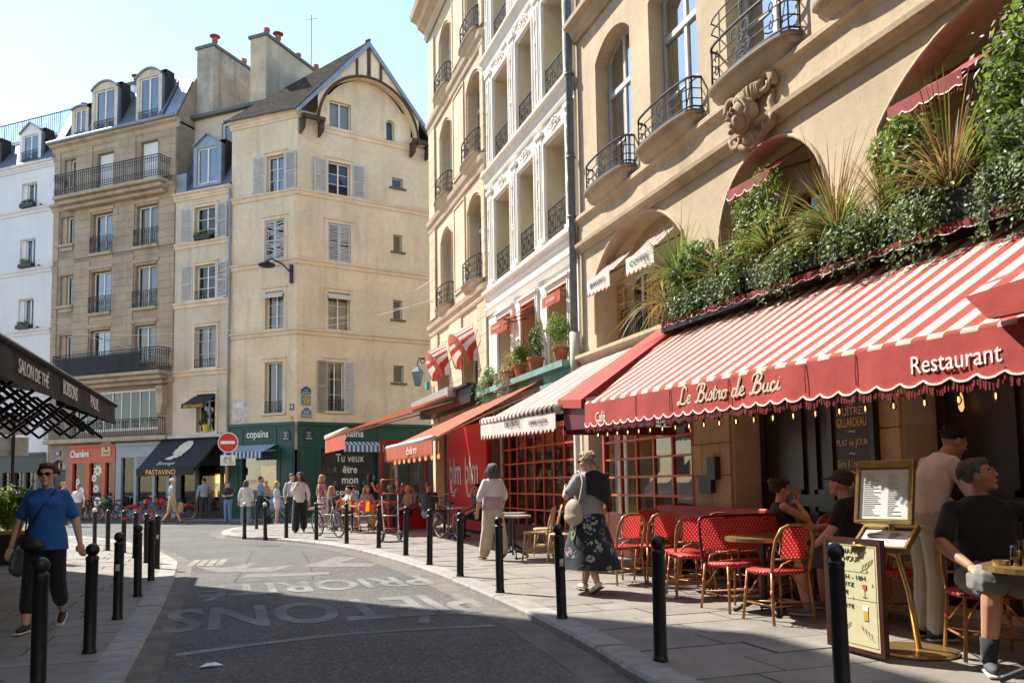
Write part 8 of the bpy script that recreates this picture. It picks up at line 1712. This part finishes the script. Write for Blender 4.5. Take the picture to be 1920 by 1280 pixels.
# ---- terrace guests of the bistro
rt, J = person('woman in a brown tank top drinking at the bistro terrace', (5.75,7.75,-.0), R(-112), dict(sitpose(), eR=(.2,.24,.84), wR=(.075,.16,1.03), eL=(-.2,.24,.84), wL=(-.075,.16,1.03), curl=.9, handR=(-.5,.3,.7), handL=(.5,.3,.7)), 1.68, 'fair', 'brown', 'bun', cloth('tank',(.03,.018,.018)), 0, cloth('longskirt',(.05,.045,.045)), 'trousers', .95, shoe_d, .009, 1.05, female=True, legw=1.3, look=(0,R(-5)))
mb = MB(); mb.lathe([(.03,0),(.036,.1),(.033,.1),(.028,.01)], 12, (.0,.175,1.07)); mb.build('glass_tumbler', beer, rt)
st_m = stone_tan_d
rt, J = person('man in a black T-shirt and dark cap sitting with his back to the viewer', (5.66,6.45,0), R(30), dict(sitpose(.1), hip=(0,.02,.55), chest=(0,.08,.84), neck=(0,.12,1.05), head=(0,.16,1.18), sR=(.19,.09,1.0), sL=(-.19,.09,1.0), eL=(-.3,.14,.78), wL=(-.24,.34,.62), eR=(.3,.2,.8), wR=(.1,.42,.78), kL=(-.25,.46,.53), aL=(-.24,.42,.08), curl=.6), 1.76, 'fair', 'brown', 'crop', cloth('blacktee',(.014,.014,.015)), .5, cloth('slateshorts',(.06,.065,.07)), 'shorts', .42, M('shoe_grey',(.16,.16,.17)), .009, 1.16, cap=cloth('cap',(.045,.035,.035)), look=(R(-10),R(5)))
mb = MB()
for k in range(14): x, z = rnd.uniform(-.09,.09), rnd.uniform(.78,.97); mb.ell((x,-.085-.02*(z-.8),z),.02,.012,.014,6,4)
mb.build('back_print', M('faded_tee_print',(.12,.13,.12),var=.6,scale=40), rt)
wa, J = person('waiter in a pale pink shirt leaning over behind the seated man', (5.36,5.36,0), R(-105), dict(chest=(0,.08,1.2), neck=(0,.18,1.4), head=(0,.27,1.5), sR=(.18,.14,1.35), sL=(-.18,.14,1.35), eR=(.25,.24,1.1), wR=(.16,.44,.98), eL=(-.25,.2,1.1), wL=(-.12,.4,.98), curl=.6), 1.76, 'olive', 'black', 'crop', cloth('pinkshirt',(.64,.56,.54)), .78, cloth('apron',(.4,.38,.36)), 'trousers', .98, shoe_d, .009, 1.06, look=(0,R(-22)), loose=1.2)
mb = MB(); mb.tube(catm3([Vector((-.07,.2,1.44)),Vector((-.075,.27,1.4)),Vector((0,.3,1.36)),Vector((.075,.27,1.4)),Vector((.07,.2,1.44))],3), .016, 6, flat=.6); mb.build('collar', MATS['cloth_pinkshirt'], wa, smooth=True)
rt, J = person('grey-haired man in a dark navy shirt and grey shorts sitting at the right', (5.16,4.62,0), R(149), dict(sitpose(.04,.46), chest=(0,-.03,.85), neck=(0,-.06,1.07), head=(0,-.04,1.21), sR=(.185,-.05,.99), sL=(-.185,-.05,.99), eR=(.29,.1,.76), wR=(.2,.34,.64), handR=(-.15,.9,-.25), eL=(-.42,.05,.92), wL=(-.62,.22,.86), kR=(.12,.47,.56), aR=(.16,.46,.085), kL=(-.3,.4,.53), aL=(-.36,.42,.085), curl=.35), 1.8, 'tan', 'grey', 'wavy', cloth('darknavy',(.013,.016,.022)), .5, cloth('greyshorts',(.16,.16,.15)), 'shorts', .48, M('shoe_slate',(.07,.08,.09)), .008, 1.24, look=(R(62),R(12)), belly=.03, loose=1.2)
mb = MB()
for s_ in 'RL': mb.tube([J['a'+s_]+Vector((0,0,-.02)),J['a'+s_].lerp(J['k'+s_],.28)], [.048,.061], 12)
mb.build('sock', cloth('sock',(.015,.015,.017)), rt, smooth=True); mb = MB(); mb.obox((.13,.47,.665),(1,0,0),(0,1,0),(0,0,1),.035,.075,.006); mb.build('phone', lens, rt, bevel=.004)
mb = MB(); mb.tube(catm3([Vector((-.06,-.1,1.1)),Vector((-.075,-.02,1.06)),Vector((-.02,.06,.98)),Vector((.05,-.02,1.06)),Vector((.06,-.1,1.1))],3), .018, 6, flat=.5); mb.build('collar', MATS['cloth_darknavy'], rt, smooth=True)
mb = MB(); mb.ell((-.0,.115,.93),.025,.01,.02); mb.ell((.03,.11,.9),.022,.01,.02); mb.build('hanging_sunglasses', lens, rt)
person('guest mostly out of frame whose bare knees show at the right edge', (5.35,3.2,0), R(60), dict(sitpose(.02,.45)), 1.7, 'tan', 'brown', 'short', cloth('olive',(.1,.1,.07)), .5, cloth('darkshort',(.03,.03,.035)), 'shorts', .4, shoe_d, .010, 1.1)
# ---- the far and middle distance
def P8(*a, **k): k.setdefault('vox',.016); return person(*a, **k)
c_ = cloth
rt, J = P8('woman in wide black trousers and open pale shirt walking on the far pavement', (1.93,24.5,0), pi-R(12), dict(walkpose(1,.2), eR=(.2,.02,1.12), wR=(.06,.17,1.3), eL=(-.24,0,1.1), wL=(-.26,.06,.86)), H=1.7, skin='tan', hair='brown', style='long', top=c_('whiteshirt',(.62,.55,.53)), sleeve=.95, bottom=c_('blacktrouser',(.012,.012,.014)), legw=1.75, leg=.97, female=True, loose=1.6, vox=.012)
P8('blonde woman in a red and white dress standing at the orange terrace', (2.85,27.3,0), R(-60), None, H=1.66, hair='blond', style='bob', top=c_('redfloral',(.35,.12,.11),var=.7,scale=14), sleeve=.45, bottom=c_('paleskirt',(.45,.36,.32),var=.4,scale=16), kind='skirt', leg=.7, female=True)
P8('long-haired blonde woman seated at the orange terrace', (2.92,25.3,0), R(-60), sitpose(), hair='blond', style='long', top=c_('browntop',(.08,.05,.05)), sleeve=.3, bottom=c_('dk1',(.03,.03,.03)), female=True)
P8('man in a white T-shirt seated at the orange terrace', (3.42,25.15,0), R(100), dict(sitpose(), wR=(.05,.24,1.0), eR=(.2,.2,.8)), hair='black', top=c_('whitetee',(.62,.62,.64)), bottom=c_('jean1',(.05,.08,.14)))
P8('dark-haired woman in a black sleeveless dress standing with a water bottle', (4.2,26.0,0), R(-80), dict(eR=(.22,.1,1.12), wR=(.18,.34,1.1)), hair='black', style='long', top=c_('blackdress',(.012,.012,.013)), sleeve=0, bottom=c_('blackdress2',(.012,.012,.013)), kind='skirt', leg=.6, female=True)
P8('grey-haired guest in a patterned shirt behind the glass screen', (4.62,24.95,0), R(-120), sitpose(), hair='white', top=c_('patterned',(.2,.2,.2),var=.8,scale=20), bottom=c_('dk2',(.04,.04,.04)))
P8('bald guest in a tan jacket behind the glass screen', (4.95,23.9,0), R(110), sitpose(), hair='brown', style='bald', top=c_('tanjacket',(.3,.2,.1)), sleeve=.95, bottom=c_('dk3',(.03,.03,.03)))
P8('guest in a white blouse at the right of the glass screen', (5.3,24.6,0), R(90), sitpose(), hair='brown', style='bob', top=c_('blouse',(.5,.48,.45)), sleeve=.9, bottom=c_('dk4',(.03,.03,.03)), female=True)
P8('man in a dark T-shirt and grey shorts seated beside the dark bicycle', (4.85,20.9,0), R(-40), dict(sitpose(.05), aR=(-.05,.2,.08)), H=1.78, skin='tan', hair='grey', style='crop', top=c_('charcoaltee',(.03,.035,.035)), bottom=c_('greyshort2',(.2,.22,.24)), kind='shorts', leg=.46, shoe=M('shoe_tan',(.3,.26,.2)), bulk=1.1)
P8('man in a dark patterned shirt seated in front of the red screen', (5.6,19.0,0), R(100), sitpose(), hair='black', top=c_('darkpattern',(.05,.05,.055),var=.7,scale=18), bottom=c_('dk5',(.03,.03,.03)), glasses=True, skin='tan')
P8('man in a white cap, grey T-shirt and khaki shorts carrying a paper bag', (-2.05,34.9,Z_ROAD), R(-75), walkpose(1,.28), H=1.76, hair='grey', style='crop', cap=c_('whitecap',(.6,.55,.55)), top=c_('greytee',(.33,.33,.34)), bottom=c_('khaki',(.36,.27,.17)), kind='shorts', leg=.5)
P8('man in a light blue shirt at the black restaurant counter', (-.98,37.8,-.035), R(20), dict(eR=(.26,.1,1.1), wR=(.16,.3,1.05)), H=1.76, skin='tan', hair='black', style='crop', top=c_('ltblue',(.3,.38,.5)), sleeve=.95, bottom=c_('dk6',(.04,.04,.05)), loose=1.3)
P8('woman in a black T-shirt, jeans and cap reading below the no entry sign', (.0,33.7,Z_ROAD), R(150), dict(eR=(.2,.06,1.12), wR=(.06,.26,1.1), eL=(-.2,.06,1.12), wL=(-.06,.26,1.1)), H=1.62, hair='brown', cap=c_('greycap',(.08,.08,.09)), top=c_('blacktee2',(.015,.015,.016)), bottom=c_('jeans',(.12,.22,.38)), female=True)
P8('dark curly-haired woman with a pale shirt hanging off her shoulders', (.62,32.4,Z_ROAD), R(-5), None, H=1.64, hair='brown', style='bob', top=c_('paleshirt',(.55,.53,.5)), sleeve=.95, bottom=c_('jeans2',(.16,.22,.3)), female=True, legw=1.4, loose=1.6, top_len=1.2)
P8('man in a denim blue shirt pushing a pram past the green shop', (1.22,34.3,Z_ROAD), R(-95), dict(walkpose(1,.18), eR=(.22,.08,1.12), wR=(.18,.34,1.02), eL=(-.22,.08,1.12), wL=(-.18,.34,1.02)), H=1.8, skin='tan', hair='black', style='crop', top=c_('denim',(.16,.26,.4)), sleeve=.85, bottom=c_('navytr',(.02,.025,.04)))
P8('girl in a pale T-shirt and white shorts beside the pram', (1.66,31.2,Z_ROAD), R(-100), dict(eR=(.2,.08,1.12), wR=(.14,.3,1.08)), H=1.58, hair='blond', style='long', top=c_('paleblue',(.42,.47,.55)), bottom=c_('whiteshorts',(.6,.58,.56)), kind='shorts', leg=.3, shoe=shoe_w, female=True)
P8('person with a backpack half hidden behind the woman in black trousers', (1.95,27.9,0), R(-160), walkpose(-1,.2), H=1.72, hair='black', style='short', top=c_('palegrey',(.4,.42,.45)), sleeve=.9, bottom=c_('dk7',(.03,.03,.035)))
P8('woman in a red top beside the orange shop', (-5.95,35.7,Z_L), R(-110), walkpose(1,.15), H=1.66, hair='blond', style='wavy', top=c_('redtop',(.5,.02,.025)), sleeve=.6, bottom=c_('dk8',(.04,.04,.05)), female=True)
P8('grey-haired woman in a white blouse beside the orange shop', (-5.35,35.0,Z_L), R(170), None, H=1.55, hair='grey', style='wavy', top=c_('whiteblouse',(.6,.6,.6)), sleeve=.7, bottom=c_('dk9',(.1,.1,.11)), female=True, bulk=1.1)
P8('guest in a blue shirt at the far end of the orange terrace', (3.75,26.6,0), R(120), sitpose(), hair='brown', top=c_('blueshirt3',(.2,.28,.42)), bottom=c_('dk10',(.03,.03,.03)))
P8('guest in a pale dress in the middle of the orange terrace', (3.95,25.2,0), R(-150), sitpose(), hair='blond', style='bob', top=c_('paledress',(.5,.42,.38)), bottom=c_('dk11',(.2,.18,.18)), female=True)
pr = empty('pram', (1.75,33.4,Z_ROAD), R(-95), 'grey pram with a blue hood on the crossing', 'pram'); mb = MB(); mb.tube([(-.2,-.45,1.0),(-.22,.1,.55),(-.24,.4,.15)], .014, 6); mb.tube([(.2,-.45,1.0),(.22,.1,.55),(.24,.4,.15)], .014, 6); mb.tube([(-.2,-.45,1.0),(.2,-.45,1.0)], .016, 6); mb.tube([(-.22,.1,.5),(-.24,-.25,.15)], .014, 6); mb.tube([(.22,.1,.5),(.24,-.25,.15)], .014, 6); mb.build('frame', alu, pr)
mb = MB(); mb.loft([((0,.1,.42),.18,.28,None),((0,.12,.6),.22,.36,None),((0,.14,.72),.2,.34,None)], 14); mb.build('seat', c_('pramgrey',(.25,.3,.36)), pr, smooth=True); mb = MB(); mb.ell((0,.0,.78),.21,.26,.2,12,8); mb.build('hood', c_('pramblue',(.22,.32,.45)), pr, smooth=True)
for x in (-.25,.25):
    for y in (-.27,.42): mb = MB(); mb.torus((x,y,.14),(1,0,0),.11,.028,16,6); mb.ell((x,y,.14),.02,.06,.06,8,6); mb.build('wheel', tyre_m, pr, smooth=True)
mb = MB(); mb.box(-.16,.16,-.08,.08,0,.36); tag(mb.build('paper_bag', M('kraft_paper',(.4,.25,.12),var=.15), None, bevel=.01), 'brown paper carrier bag in the hand of the man in the white cap', 'bag', loc=(-1.75,34.75,.38), rz=R(-75))
